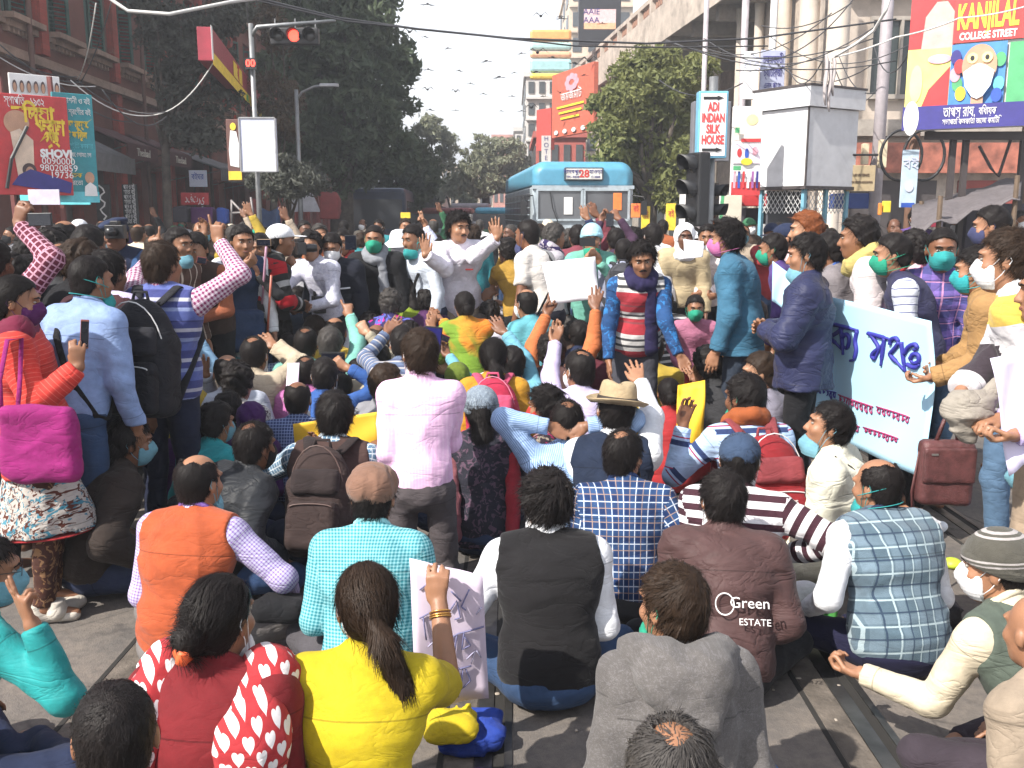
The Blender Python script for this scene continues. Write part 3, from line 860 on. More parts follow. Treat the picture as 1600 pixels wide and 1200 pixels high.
def garment(name, g, mat, kind, parent, vox, seed=0, sleeve='long', t=.012, hem=.02, fold=.005, cuff=.0, arms=None, neck=True, skirt=0.0, freq=9.):
 """kind: top | bottom. cloth meshes in the figure frame"""
 S = g.S; B = g.build; sp = g.sp; lat, fwd = g.lat, g.fwd
 P = []; bones = []
 yax = np.array([0, 1., 0]); xax = np.array([1., 0, 0])
 def frame(upv, l): f = n3(np.cross(upv, l)); l2 = n3(np.cross(f, upv)); return np.stack([l2, f, n3(upv)], 1)
 if kind == 'top':
  up0 = n3(sp[1] - sp[0] + 1e-6); up2 = n3(sp[2] - sp[1]); up3 = n3(sp[3] - sp[2])
  l0 = n3(xax * .6 + lat * .4)
  P.append(EL(sp[0] + up0 * .03 * S, np.array([.160 * B + t, .118 * B + t, .15]) * S, frame(up0, l0), k=.06 * S))
  P.append(EL(sp[1] - up2 * .02 * S + g.fwd * .01, np.array([.150 * B + t, .110 * B + t, .14]) * S, frame(up2, l0), k=.08 * S))
  P.append(EL(sp[2] + up3 * .0 * S, np.array([.172 * B + t, .112 * B + t, .17]) * S, frame(up3, lat), k=.07 * S))
  P.append(EL(sp[3] - up3 * .075 * S, np.array([.165 * B + t, .092 + t, .085]) * S, frame(up3, lat), k=.05 * S))
  for q_, sh in ((1, g.SR), (-1, g.SL)):
   if sleeve == 'none':
    P.append(RC(sp[3] + up3 * .02 * S, sh - up3 * .004 * S, (.046 + t * .5) * S, (.060 + t) * S, k=.04 * S, cut=[(sh + lat * q_ * .012 * S, n3(lat * q_ + up3 * .15))]))
   else: P.append(RC(sp[3] + up3 * .02 * S, sh - up3 * .004 * S, (.046 + t * .4) * S, (.056 + t) * S, k=.04 * S))
  if neck: P.append(RC(sp[3] - up3 * .02 * S, sp[3] + n3(g.hc - sp[3]) * .055 * S, (.060 + t * .3) * S, (.058 + t * .3) * S, k=.02 * S, cut=[(sp[3] + n3(g.hc - sp[3]) * .058 * S + n3(g.fwd) * -.0, n3(n3(g.hc - sp[3]) * 1.0 + g.fwd * .45))]))
  bones.append((sp[0] - up0 * .1, sp[3], l0, n3(np.cross(up0, l0)), .155, 0))
  if skirt:
   P.append(RC(sp[0], sp[0] - np.array([0, 0, skirt * S]), (.150 * B + t) * S, (.175 * B + t) * S, k=.06 * S, n=(0, 1, 0), f=1.25, cut=[(sp[0] - np.array([0, 0, skirt * S]), np.array([0, 0, -1.]))]))
  for s, sh, (e, w_, hp, hd, pn) in ((1, g.SR, arms[0]), (-1, g.SL, arms[1])):
   d1 = n3(e - sh); d2 = n3(w_ - e)
   if sleeve == 'none': continue
   xx = n3(np.cross(d1, np.array([.1, .9, .3]))); yy = np.cross(xx, d1)
   x2 = n3(np.cross(d2, np.array([.1, .9, .3]))); y2 = np.cross(x2, d2)
   if sleeve == 'short':
    cp = sh + (e - sh) * .72; P.append(RC(sh, cp + d1 * .03, (.056 + t) * S, (.056 + t) * S, k=.03 * S, cut=[(cp, d1)]))
    bones.append((sh, e, xx, yy, .055, 0)); continue
   if sleeve == 'cap':
    cp = sh + (e - sh) * .3; P.append(RC(sh, cp + d1 * .02, (.058 + t) * S, (.056 + t) * S, k=.03 * S, cut=[(cp, d1)]))
    bones.append((sh, e, xx, yy, .055, 0)); continue
   P.append(RC(sh, e, (.055 + t) * S, (.044 + t) * S, k=.035 * S))
   cp = w_ - d2 * (.01 + cuff) * S
   P.append(RC(e, cp + d2 * .03, (.044 + t) * S, (.031 + t * .8) * S, k=.025 * S, cut=[(cp, d2)]))
   bones += [(sh, e, xx, yy, .055, 0), (e, w_, x2, y2, .050, .285)]
  cuts = None
  base = sp[0] - up0 * (hem + skirt) * S
  if not skirt:
   for p in P[:2]: p.cut = [(base, -up0)]
 else:
  P.append(EL(sp[0] + np.array([0, -.015, -.005]) * S, np.array([.158 * B + t, .122 * B + t, .115]) * S, k=.04 * S))
  for h, k_, a in ((g.hR, g.kR, g.aR), (g.hL, g.kL, g.aL)):
   d1 = n3(k_ - h); d2 = n3(a - k_)
   P.append(RC(h, k_, (.082 * B + t) * S, (.056 + t) * S, k=.04 * S))
   cp = a - d2 * .01 * S
   P.append(RC(k_, cp + d2 * .04 * S, (.054 + t) * S, (.043 + t) * S, k=.03 * S, cut=[(cp, d2)]))
   x1 = n3(np.cross(d1, np.array([.9, .1, .2]))); x2 = n3(np.cross(d2, np.array([.9, .1, .2])))
   bones += [(h, k_, x1, np.cross(x1, d1), .075, 0), (k_, a, x2, np.cross(x2, d2), .06, .42)]
 fn = folds(seed, fold * S, freq) if fold else None
 cuts = [((0, 0, .006), (0, 0, -1.))]
 V, F = polygonize(P, vox, fn, cuts=cuts)
 uv, bi = bone_uv(V, F, bones)
 return link(name, mesh_np(name, V, F, uv=uv / S), parent, mat)
def body_mesh(g, arms, vox, feet=True, barefoot=True, fr=1.0, sleeve='long', full=False):
 S = g.S; sp = g.sp
 P = head_prims(g.HM, g.hc, S)
 nk = n3(g.hc - sp[3])
 P.append(RC(sp[3] - nk * .03 * S, g.hc - g.HM[:, 2] * .055 * S - g.HM[:, 1] * .018 * S, .056 * S, .050 * S, k=.025 * S))
 r = .03 * S
 P += [RC(sp[0], sp[1], r, k=.02), RC(sp[1], sp[2], r, k=.02), RC(sp[2], sp[3], r * 1.1, k=.02), RC(g.SR, g.SL, r, k=.02), RC(g.hR, g.hL, r, k=.02)]
 P.append(EL(sp[3] - g.upt * .05 * S, np.array([.10, .07, .06]) * S, k=.03))
 for s, sh, (e, w_, hp, hd, pn) in ((1, g.SR, arms[0]), (-1, g.SL, arms[1])):
  if sleeve == 'long': P += [RC(sh, e, .026 * S, k=.02), RC(e, w_, .028 * S, .0265 * S, k=.02)]
  else: P += [RC(sh, e, .050 * S, .041 * S, k=.02), RC(e, w_, .042 * S, .027 * S, k=.02)]
  P += hand_prims(w_, hd, pn, S, hp, s, fr)
 for h, k_, a in ((g.hR, g.kR, g.aR), (g.hL, g.kL, g.aL)):
  P += [RC(h, k_, .028 * S, k=.02), RC(k_, a, .03 * S, .034 * S, k=.02)]
  if feet:
   d2 = n3(a - k_)
   f_ = np.array([0, 1., 0]) if g.pose == 'stand' else n3(np.cross(np.cross(d2, np.array([0, 0, 1.])), d2) * -.2 + d2 * .9 + np.array([0, .0, 0]))
   if g.pose not in ('stand', 'sit'): f_ = n3(d2 + np.array([0, 0, .0]))
   t_ = a + f_ * .14 * S; t_[2] = max(t_[2] - (.04 * S if g.pose == 'stand' else 0), .025 * S); 
   P += [RC(a, t_, .036 * S, .027 * S, k=.02, n=(0, 0, 1), f=1.2)]
 V, F = polygonize(P, vox, None, cuts=[((0, 0, .004), (0, 0, -1.))])
 return mesh_np('body', V, F)
def shoe_me(S=1.0):
 def f():
  V, F = polygonize([RC((0, -.04, .045), (0, .13, .030), .043, .036, k=.02, n=(0, 0, 1), f=1.15), RC((0, -.035, .06), (0, -.03, .10), .040, .038, k=.02)], .009, None, cuts=[((0, 0, .0), (0, 0, -1.)), ((0, 0, .105), (0, 0, 1.))])
  return mesh_np('shoe', V, F)
 return cached('shoe', f)
NP = [0]
def person(label, u, v, y=None, yaw=0.0, pose='sit', S=1.0, top='', bottom='', over=None, arms=('lap', 'lap'), hair='short', haircol='black', tone=1,
     mask=None, hat=None, face=None, lod=0, group=None, H=None, sleeve='long', t=.012, hem=.02, fold=.005, freq=9., shoes=None, skirt=0.0,
     collar=None, over_t=.022, over_sleeve='none', over_hem=.02, over_fold=.004, cuff=0.0, seed=None, fin=1.0, rigk=None, glasses=False, mous=False, pose_z=None):
 """u,v = pixel of the head's top in the photograph; y = distance in front of the camera"""
 NP[0] += 1; seed = NP[0] if seed is None else seed
 rk = dict(rigk or {})
 yaw = R(yaw)
 g = rig(S, pose, None, **rk) if pose in ('sit', 'stand') else None
 if pose == 'sit':
  if y is None: P = on_z(u, v, g.top0)
  else:
   P = at_y(u, v, y); k = P.z / g.top0; k = min(max(k, .86), 1.12); S *= k; g = rig(S, pose, None, **rk)
 elif pose == 'stand':
  P = at_y(u, v, y); k = P.z / g.top0; S *= k; g = rig(S, pose, None, **rk)
 else:
  P = at_y(u, v, y); g = rig(S, 'kneel', P.z, **rk)
 tot = yaw
 Rz = MRo(tot, 3, 'Z')
 hw = Rz @ Vector(g.hc + g.HM[:, 2] * .1 * S)
 root_loc = Vector((P.x - hw.x, P.y - hw.y, 0))
 root = empty('person', root_loc, tot, label, 'person', group)
 Wm = MTr(root_loc) @ MRo(tot, 4, 'Z'); w2l = Wm.inverted()
 A = [arm(g, 1, arms[0], w2l), arm(g, -1, arms[1], w2l)]
 vb = (.0085, .011, .016)[lod]; vc = (.011, .016, .024)[lod]
 sk = skin(tone)
 fr = fin if lod == 0 else (1.15 if lod == 1 else 1.4)
 b = link('body', body_mesh(g, A, vb, True, True, fr, sleeve), root, sk)
 S = g.S
 link_g = lambda *a, **k: garment(*a, **k)
 if over: t, fold = min(t, .010), .003
 g.shirt = garment('shirt', g, top, 'top', root, vc, seed, sleeve, t, hem, fold, cuff, A, skirt=skirt, freq=freq)
 if over: garment('vest' if over_sleeve == 'none' else 'jacket', g, over, 'top', root, vc, seed + 50, over_sleeve, over_t, over_hem, over_fold, .01, A, freq=freq, neck=over_sleeve != 'none')
 if bottom: garment('trousers', g, bottom, 'bottom', root, vc * 1.15, seed + 9, t=.008, fold=.005)
 HMm = Matrix(g.HM.tolist()).to_4x4()
 def onhead(name, me, mats, sc=1.0):
  o = link(name, me, root, mats); o.matrix_local = MTr(g.hc) @ HMm @ MSc(S * sc * 1.02 * (.955 if hat and name == 'hair' else 1), 4); return o
 if hair: onhead('hair', hair_me(hair, min(lod, 1)), hairmat(haircol))
 hd_ang = abs(((tot + rk.get('hyaw', 0)) + math.pi) % (2 * math.pi) - math.pi)
 if face is None: face = hd_ang > R(50)
 if face:
  onhead('eyes', eyes_me(), [MATS['eyewhite'], MATS['iris']]); onhead('eyebrow', brows_me(), hairmat('black'))
  if not (mask and mask[1] == 'on'): onhead('lips', lips_me(), MATS['lips'])
  if mous: onhead('moustache', mous_me(), hairmat('black'))
 if mask:
  onhead('mask', mask_me(mask[1]), mask[0])
  if len(mask) > 2: onhead('mask_tie', tie_me(), mask[0])
 if glasses: onhead('glasses', glasses_me(), MATS['dark'])
 if hat:
  onhead(hat[2] if len(hat) > 2 else hat[0], hat_me(hat[0]), hat[1])
  if hat[0] == 'straw': onhead('hat_band', hat_me('strawband'), MATS['darkband'])
 if collar is not None:
  m = MB(); c0 = g.sp[3] + n3(g.hc - g.sp[3]) * .045 * S; ax = n3(n3(g.hc - g.sp[3]) + g.fwd * .5)
  xx = n3(np.cross(ax, g.fwd)); yy = np.cross(xx, ax); pts = []
  for i in range(17):
   a = math.pi * (.0 + 2 * i / 16) + math.pi / 2
   rr = .066 * S
   pts.append(c0 + xx * math.cos(a) * rr + yy * math.sin(a) * rr * .98)
  m.tube(pts, .0125 * S, 6, cap=False); o = m.build('collar', collar, root, smooth=True)
 if shoes:
  for k_, a in ((g.kR, g.aR), (g.kL, g.aL)):
   o = link('shoe', shoe_me(), root, shoes)
   o.matrix_local = MTr((a[0], a[1], max(0, a[2] - .08 * S))) @ MRo(0 if pose == 'stand' else 0, 4, 'Z') @ MSc(S, 4)
 g.root = root; g.W = Wm; g.A = A; g.w2l = w2l
 return g
def glasses_me():
 def f():
  m = MB()
  for s in (-1, 1):
   pts = [(s * .031 + .022 * math.cos(a), .103, .012 + .016 * math.sin(a)) for a in [i * math.pi / 6 for i in range(13)]]
   m.tube(pts, .0015, 5, cap=False); m.tube([(s * .053, .100, .016), (s * .080, .02, .018), (s * .084, -.015, .008)], .0015, 5)
  m.tube([(-.010, .104, .014), (.010, .104, .014)], .0015, 5)
  return m.me('glasses', True)
 return cached('glasses', f)
MATS['eyewhite'] = simple('eye_white', (.30, .27, .24), .4)
MATS['iris'] = simple('iris', (.02, .012, .008), .2)
MATS['lips'] = simple('lips', (.22, .085, .06), .5)
MATS['dark'] = simple('dark_plastic', (.012, .012, .014), .35)
MATS['darkband'] = simple('dark_band', (.03, .02, .015), .7)
# ------------------------------------------------------------------ setting
def txt(s, size, mat, parent=None, M=None, align='CENTER', extr=.004, name='lettering', bold=0.0, xs=1.0, label=None):
 cu = bpy.data.curves.new(name, 'FONT'); cu.body = s; cu.size = size; cu.align_x = align; cu.align_y = 'CENTER'; cu.extrude = extr; cu.offset = bold; cu.resolution_u = 3
 o = bpy.data.objects.new(name, cu); COL.objects.link(o)
 dg = bpy.context.evaluated_depsgraph_get()
 me = bpy.data.meshes.new_from_object(o.evaluated_get(dg)); bpy.data.objects.remove(o); bpy.data.curves.remove(cu)
 me.materials.clear(); o = link(name, me, parent, mat)
 o.matrix_local = (M or Matrix.Identity(4)) @ Matrix.Diagonal((xs, 1, 1, 1))
 if label: o['label'] = label
 return o
def face_cam(x, y, z, rz=0.0):
 """frame whose local x runs to the right, local y up, local z towards the camera side"""
 return MTr((x, y, z)) @ MRo(rz, 4, 'Z') @ MRo(math.pi / 2, 4, 'X')
class Board:
 """a sign board: an Empty at its centre, local x right, local y up, local z out of the face"""
 def __init__(s, name, label, cat, u0, v0, u1, v1, y, depth, back, rz=0.0, group=None, y1=None):
  a = at_y(u0, v1, y); b = at_y(u1, v0, y if y1 is None else y1)
  if y1 is not None:
   rz = math.atan2(b.y - a.y, b.x - a.x); w_ = math.hypot(b.x - a.x, b.y - a.y)
   top = at_y(u0, v0, y).z; h = top - a.z; c = Vector(((a.x + b.x) / 2, (a.y + b.y) / 2, (a.z + top) / 2))
  else:
   w_ = (b.x - a.x); h = b.z - a.z; c = (a + b) / 2
  s.w, s.h = w_, h
  s.o = bpy.data.objects.new(name, None); COL.objects.link(s.o); s.o.matrix_world = face_cam(c.x, c.y, c.z, rz)
  props(s.o, label, cat, group)
  if back is not None:
   m = MB(); m.box((0, 0, -depth / 2), (w_, h, depth)); m.build('panel', back, s.o, bevel=min(.01, depth * .2))
  s.z = 0.004
 def P(s, fx, fy): return (fx - .5) * s.w, (fy - .5) * s.h
 def rect(s, fx0, fy0, fx1, fy1, mat, name='panel', th=.006, label=None):
  x0, y0 = s.P(fx0, fy0); x1, y1 = s.P(fx1, fy1)
  m = MB(); m.box(((x0 + x1) / 2, (y0 + y1) / 2, s.z), (x1 - x0, y1 - y0, th)); s.z += .0045
  return m.build(name, mat, s.o, label=label)
 def ell(s, fx, fy, rx, ry, mat, name='emblem', n=24, a0=0, a1=2 * math.pi, z=None):
  x, y = s.P(fx, fy); m = MB(); pts = [(x + rx * s.w * math.cos(a0 + (a1 - a0) * i / n), y + ry * s.h * math.sin(a0 + (a1 - a0) * i / n)) for i in range(n)]
  zz = s.z; s.z += .0045
  m.prism(pts, .005, MTr((0, 0, zz + .005)) @ MRo(-math.pi / 2, 4, 'X'))
  return m.build(name, mat, s.o)
 def shape(s, pts, mat, name='shape'):
  m = MB(); q = [s.P(*p) for p in pts]; zz = s.z; s.z += .0045
  m.prism(q, .005, MTr((0, 0, zz + .005)) @ MRo(-math.pi / 2, 4, 'X'))
  return m.build(name, mat, s.o)
 def text(s, t, fx, fy, size, mat, bold=0.0, xs=1.0, align='CENTER', fit=None, name='lettering', rot=0):
  x, y = s.P(fx, fy)
  o = txt(t, size, mat, s.o, None, align, .002, name, bold)
  if fit:
   wd = max(v.co.x for v in o.data.vertices) - min(v.co.x for v in o.data.vertices) if len(o.data.vertices) else 1
   xs = fit * s.w / wd
  o.matrix_local = MTr((x, y, s.z + .004)) @ MRo(rot, 4, 'Z') @ Matrix.Diagonal((xs, 1, 1, 1))
  return o
S_ = simple
asph = NT('asphalt'); _v = asph.coord()
_n1 = asph.noise(_v, 1.1, 6, .62); _n2 = asph.noise(_v, 26, 4, .7); _n3 = asph.noise(_v, 190, 2, .6)
_c = asph.mix(asph.ramp(_n1, [(.38, 0.), (.62, 1.)]), (.105, .096, .090), (.20, .168, .140))
_c = asph.mix(asph.ramp(_n2, [(.35, 0.), (.75, .55)]), _c, (.055, .053, .054))
_vo = asph.n('ShaderNodeTexVoronoi', feature='DISTANCE_TO_EDGE'); asph.l(_v, _vo.inputs['Vector']); _vo.inputs['Scale'].default_value = 1.3; _ck = asph.math('MULTIPLY', asph.ramp(_vo.outputs['Distance'], [(.0, 1.), (.012, 0.)]), asph.ramp(_n1, [(.45, 0.), (.6, .8)])); _c = asph.mix(_ck, _c, (.02, .018, .017))
_st = asph.noise(_v, 3.1, 4, .6); _c = asph.mix(asph.ramp(_st, [(.60, 0.), (.70, .6)]), _c, (.030, .028, .030))
_sp = asph.ramp(_n3, [(.66, 0.), (.72, 1.)]); _c = asph.mix(asph.math('MULTIPLY', _sp, .45), _c, (.22, .2, .18))
asph.base(_c, .88, 0, .35); asph.bump(asph.math('ADD', _n3, asph.math('MULTIPLY', _n2, 1.5)), .55, .006)
MATS['asphalt'] = asph.m
g_ = MB(); g_.poly([(-900, -40, 0), (900, -40, 0), (900, 1500, 0), (-900, 1500, 0)]); g_.build('ground', S_('earth', (.12, .10, .085), .95, bump=.3), None)['kind'] = 'structure'
g_ = MB(); g_.poly([(-8.2, -6, .004), (5.6, -6, .004), (-.6, 130, .004), (-13.6, 130, .004)]); g_.build('road', asph.m)['kind'] = 'structure'
steel = S_('rail_steel', (.20, .19, .18), .38, .9, var=.3); groove = S_('rail_groove', (.02, .018, .016), .95); sett = S_('set_strip', (.12, .10, .082), .9, bump=.6, scale=9, var=.3)
for x in (-1.53, -.10, 1.30, 2.74):
 m = MB(); m.box2((x - .03, -4, .004), (x + .03, 130, .011)); m.build('tram_rail', steel)['kind'] = 'structure'
 m = MB(); m.box2((x + .031, -4, .004), (x + .072, 130, .0055)); m.build('rail_groove', groove)['kind'] = 'structure'
 m = MB(); m.box2((x + .073, -4, .004), (x + .10, 130, .0105)); m.build('tram_rail', steel)['kind'] = 'structure'
 m = MB(); m.box2((x - .135, -4, .004), (x - .034, 130, .0075)); m.build('paving_strip', sett)['kind'] = 'structure'
 m = MB(); m.box2((x - .160, -4, .004), (x - .140, 130, .0065)); m.build('paving_joint', groove)['kind'] = 'structure'
m = MB(); m.poly([(-9.1, -4, .14), (-8.0, -4, .14), (-14.0, 120, .14), (-15.2, 120, .14)]); 
kerbm = S_('kerb', (.32, .30, .28), .85, bump=.3, grime=.5); pav = S_('pavement', (.20, .185, .17), .9, bump=.4, grime=.5)
def strip(x0, x1, z0, z1, dx, mat, name):
 m = MB(); m._add([(x0, -4, z0), (x1, -4, z0), (x1 + dx, 120, z0), (x0 + dx, 120, z0), (x0, -4, z1), (x1, -4, z1), (x1 + dx, 120, z1), (x0 + dx, 120, z1)],
     [(0, 3, 2, 1), (4, 5, 6, 7), (0, 1, 5, 4), (2, 3, 7, 6), (1, 2, 6, 5), (3, 0, 4, 7)])
 m.build(name, mat)['kind'] = 'structure'
strip(-12.5, -7.72, .0, .13, -6, pav, 'pavement'); strip(-7.715, -7.55, .0, .14, -6, kerbm, 'kerb')
strip(5.17, 5.33, .0, .14, -6, kerbm, 'kerb'); strip(5.335, 16, .0, .13, -6, pav, 'pavement')
# ---------------- foliage
def leafmat(name, c, c2):
 N = NT(name); v = N.coord(); f = N.noise(v, 2.2, 4, .6); f2 = N.noise(v, 14, 2)
 col = N.mix(N.ramp(f, [(.35, 0.), (.65, 1.)]), c, c2); col = N.mix(N.math('MULTIPLY', f2, .5), col, tuple(x * .55 for x in c))
 N.base(col, .6, 0, .3)
 tr = N.n('ShaderNodeBsdfTranslucent'); N.set(tr.inputs[0], tuple(min(1, x * 1.3) for x in c2)); mx = N.n('ShaderNodeMixShader'); mx.inputs[0].default_value = .22
 N.l(N.b.outputs[0], mx.inputs[1]); N.l(tr.outputs[0], mx.inputs[2]); N.l(mx.outputs[0], N.out.inputs[0]); return N.m
def leaves(clusters, n, size, seed, name, mat, parent, clump=.34):
 g = np.random.default_rng(seed); C = np.array([c[0] for c in clusters]); Rr = np.array([c[1] if isinstance(c[1], (tuple, list)) else (c[1],) * 3 for c in clusters])
 wt = (Rr[:, 0] * Rr[:, 1] + Rr[:, 0] * Rr[:, 2]); wt = wt / wt.sum()
 nc = max(20, int(n / 46)); ci = g.choice(len(C), nc, p=wt)
 d = g.normal(size=(nc, 3)); d /= np.linalg.norm(d, axis=1)[:, None]
 cc = C[ci] + d * Rr[ci] * (g.uniform(.35, 1.0, nc) ** .6)[:, None]
 k = g.integers(0, nc, n); cs = clump * g.uniform(.5, 1.25, nc)
 e = g.normal(size=(n, 3)); e /= np.linalg.norm(e, axis=1)[:, None]
 p = cc[k] + e * (cs[k] * g.uniform(.2, 1, n) ** .5)[:, None] * np.array([1, 1, .7])
 a = g.normal(size=(n, 3)); a[:, 2] -= .4; a /= np.linalg.norm(a, axis=1)[:, None]; b = np.cross(a, g.normal(size=(n, 3))); b /= np.linalg.norm(b, axis=1)[:, None] + 1e-9
 s = (size * g.uniform(.6, 1.35, n))[:, None]
 nn = np.cross(a, b)
 V = np.stack([p - a * s, p + b * s * .42 + nn * s * .12, p + a * s, p - b * s * .42 + nn * s * .12], 1).reshape(-1, 3)
 F = np.arange(4 * n).reshape(-1, 4)
 o = link(name, mesh_np(name, V, F, smooth=False), parent, mat); return o
bark = S_('bark', (.085, .068, .055), .95, bump=.8, scale=5, var=.4)
def tree(label, x, y, trunk_r, fork, clusters, n, size, mat, seed, group=None, clump=.34, limbs=True):
 root = empty('tree', (x, y, 0), 0, label, 'tree', group)
 rr = random.Random(seed)
 tk = MB(); tk.tube([(0, 0, -.05), (rr.uniform(-.1, .1), 0, fork * .5), (rr.uniform(-.15, .15), 0, fork)], [trunk_r * 1.25, trunk_r, trunk_r * .85], 10)
 tk.build('trunk', bark, root, smooth=True)
 top = Vector((0, 0, fork * .96))
 if limbs:
  for c, r in clusters[:14]:
   c = Vector(c); mid = top.lerp(c, .5) + Vector((rr.uniform(-.3, .3), rr.uniform(-.3, .3), rr.uniform(-.1, .4)))
   b = MB(); b.tube([top - Vector((0, 0, .1)), mid, c, c + (c - mid) * .4], [trunk_r * .55, trunk_r * .3, trunk_r * .16, .01], 7); b.build('limb', bark, root, smooth=True)
 o = leaves(clusters, n, size, seed, 'crown', mat, root, clump); o['kind'] = 'stuff'
 return root
L_dark = leafmat('leaf_dark', (.058, .085, .05), (.12, .15, .085)); L_mid = leafmat('leaf_olive', (.13, .15, .050), (.23, .24, .085)); L_far = leafmat('leaf_far', (.20, .22, .15), (.30, .31, .21)); L_dusty = leafmat('leaf_dusty', (.05, .055, .045), (.09, .095, .075))  # far leaves lightened, distance haze put into their colour
def cl_px(lst, y, x, yb, depth=1.0):
 """clusters given by pixel centre and pixel radius at distance y, relative to the tree base"""
 out = []; rr = random.Random(int(y * 7 + x))
 for u, v, r in lst:
  p = at_y(u, v, y); k = r * y / 1500
  out.append(((p.x - x, p.y - yb + rr.uniform(-1, 1) * depth, p.z), (k, max(k, .6) * 1.1, k)))
 return out
def pxtree(label, ub, y, trunk_r, fork, blobs, n, size, mat, seed, group=None, clump=.34, depth=1.0):
 b = at_y(ub, 333, y); return tree(label, b.x, y, trunk_r, fork, cl_px(blobs, y, b.x, y, depth), n, size, mat, seed, group, clump)
TG = 'trees along the street'
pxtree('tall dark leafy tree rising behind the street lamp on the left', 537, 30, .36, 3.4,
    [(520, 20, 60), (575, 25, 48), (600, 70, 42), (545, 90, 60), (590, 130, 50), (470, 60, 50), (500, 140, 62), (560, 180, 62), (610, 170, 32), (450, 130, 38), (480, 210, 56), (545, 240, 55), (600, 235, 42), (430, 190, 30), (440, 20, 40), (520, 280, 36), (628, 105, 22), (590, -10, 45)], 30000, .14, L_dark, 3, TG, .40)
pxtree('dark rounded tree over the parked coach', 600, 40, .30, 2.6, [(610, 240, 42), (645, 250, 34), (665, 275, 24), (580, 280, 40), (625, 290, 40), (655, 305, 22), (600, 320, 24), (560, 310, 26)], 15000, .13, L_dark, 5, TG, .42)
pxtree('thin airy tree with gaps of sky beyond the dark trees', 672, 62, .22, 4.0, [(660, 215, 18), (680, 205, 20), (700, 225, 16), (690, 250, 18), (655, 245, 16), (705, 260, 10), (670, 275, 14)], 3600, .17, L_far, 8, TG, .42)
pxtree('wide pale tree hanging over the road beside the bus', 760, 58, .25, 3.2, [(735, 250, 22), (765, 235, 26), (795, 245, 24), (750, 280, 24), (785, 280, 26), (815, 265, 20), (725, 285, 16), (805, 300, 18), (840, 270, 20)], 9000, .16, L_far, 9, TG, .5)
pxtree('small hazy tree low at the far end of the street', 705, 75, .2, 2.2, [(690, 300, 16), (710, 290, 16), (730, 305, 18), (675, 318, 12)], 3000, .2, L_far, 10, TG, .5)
pxtree('round dusty bush at the end of the avenue below the airy tree', 660, 55, .18, 1.4, [(655, 318, 14), (672, 322, 14), (640, 328, 12)], 2500, .15, L_dusty, 41, TG, .4)
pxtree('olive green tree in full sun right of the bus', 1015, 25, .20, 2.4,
    [(1010, 100, 36), (1045, 95, 30), (985, 125, 32), (1030, 140, 42), (1065, 150, 36), (970, 170, 34), (1010, 190, 44), (1055, 200, 40), (950, 205, 26), (985, 240, 42), (1035, 250, 46), (1072, 240, 26), (950, 250, 24), (1005, 290, 38), (1050, 300, 36), (975, 285, 26), (1078, 110, 22), (935, 165, 12), (1075, 295, 20)], 26000, .095, L_mid, 11, TG, .30, .8)
pxtree('thin dark creeper tree growing against the red building', 262, 21, .10, 3.5, [(255, 20, 30), (290, 50, 32), (265, 90, 34), (300, 120, 34), (320, 30, 30), (270, 150, 26), (310, 175, 28), (285, 205, 24), (245, 60, 22), (330, 90, 24), (360, 15, 26), (325, 215, 22), (345, 150, 18)], 12000, .07, L_dusty, 12, TG, .26, .4)
pxtree('low broad dusty tree beside the blank white sign board', 452, 19, .06, 1.9, [(425, 270, 18), (450, 262, 20), (475, 275, 20), (495, 285, 16), (440, 290, 14), (468, 295, 14), (410, 285, 10)], 5500, .06, L_dusty, 13, TG, .2, .4)
pxtree('reddish dry tree standing in front of the brick facade', 430, 24, .09, 3.0, [(425, 130, 18), (445, 150, 20), (430, 175, 18), (450, 200, 16), (415, 30, 22), (440, 60, 20), (415, 215, 14)], 3800, .07, leafmat('leaf_dry', (.075, .06, .04), (.13, .085, .05)), 14, TG, .3, .4)
# ---------------- red building on the left
brick = NT('red_brick_wall'); _v = brick.coord()
_bt = brick.n('ShaderNodeTexBrick'); _mp = brick.n('ShaderNodeMapping'); _mp.inputs['Rotation'].default_value = (math.pi / 2, 0, math.pi / 2)
brick.l(_v, _mp.inputs[0]); brick.l(_mp.outputs[0], _bt.inputs[0]); _bt.inputs['Scale'].default_value = 4.4
brick.set(_bt.inputs['Color1'], (.40, .070, .050)); brick.set(_bt.inputs['Color2'], (.30, .050, .036)); brick.set(_bt.inputs['Mortar'], (.17, .07, .055)); _bt.inputs['Mortar Size'].default_value = .012
_g = brick.noise(_v, .8, 6, .65); _c = brick.mix(brick.ramp(_g, [(.42, 0.), (.68, .75)]), _bt.outputs[0], (.10, .045, .035)); _g2 = brick.noise(_v, 3.2, 5, .7); _c = brick.mix(brick.ramp(_g2, [(.62, 0.), (.75, .5)]), _c, (.28, .19, .15))
brick.base(_c, .9, 0, .2); brick.bump(_bt.outputs[1], .5, .01)
RED = brick.m; trim = S_('stone_trim', (.30, .20, .15), .85, bump=.3, grime=.6); green = S_('green_shutter', (.022, .075, .058), .6, var=.3, bump=.2, grime=.3); brown = S_('brown_door', (.055, .024, .018), .6, var=.3, grime=.3); void = S_('dark_interior', (.02, .017, .016), .9)
B = empty('building', (-8.6, 0, 0), math.atan(.053), 'old dark red brick building with green shutters lining the left side of the street', 'building')
S0, S1, DP = 16.2, 74.0, 6.0
wins = [17.5 + 2.1 * i for i in range(27)]
def wallbits(z0, z1, zo0, zo1, width, name):
 """one storey: piers between openings, bands above and below"""
 m = MB(); m.box2((-.45, S0, z0), (0, S1, zo0)); m.build(name, RED, B)
 m = MB(); m.box2((-.45, S0, zo1), (0, S1, z1)); m.build(name, RED, B)
 e = S0
 for s in wins + [S1 + width]:
  a = s - width / 2
  if a > e: m = MB(); m.box2((-.45, e, zo0), (0, min(a, S1), zo1)); m.build('pier', RED, B)
  e = s + width / 2
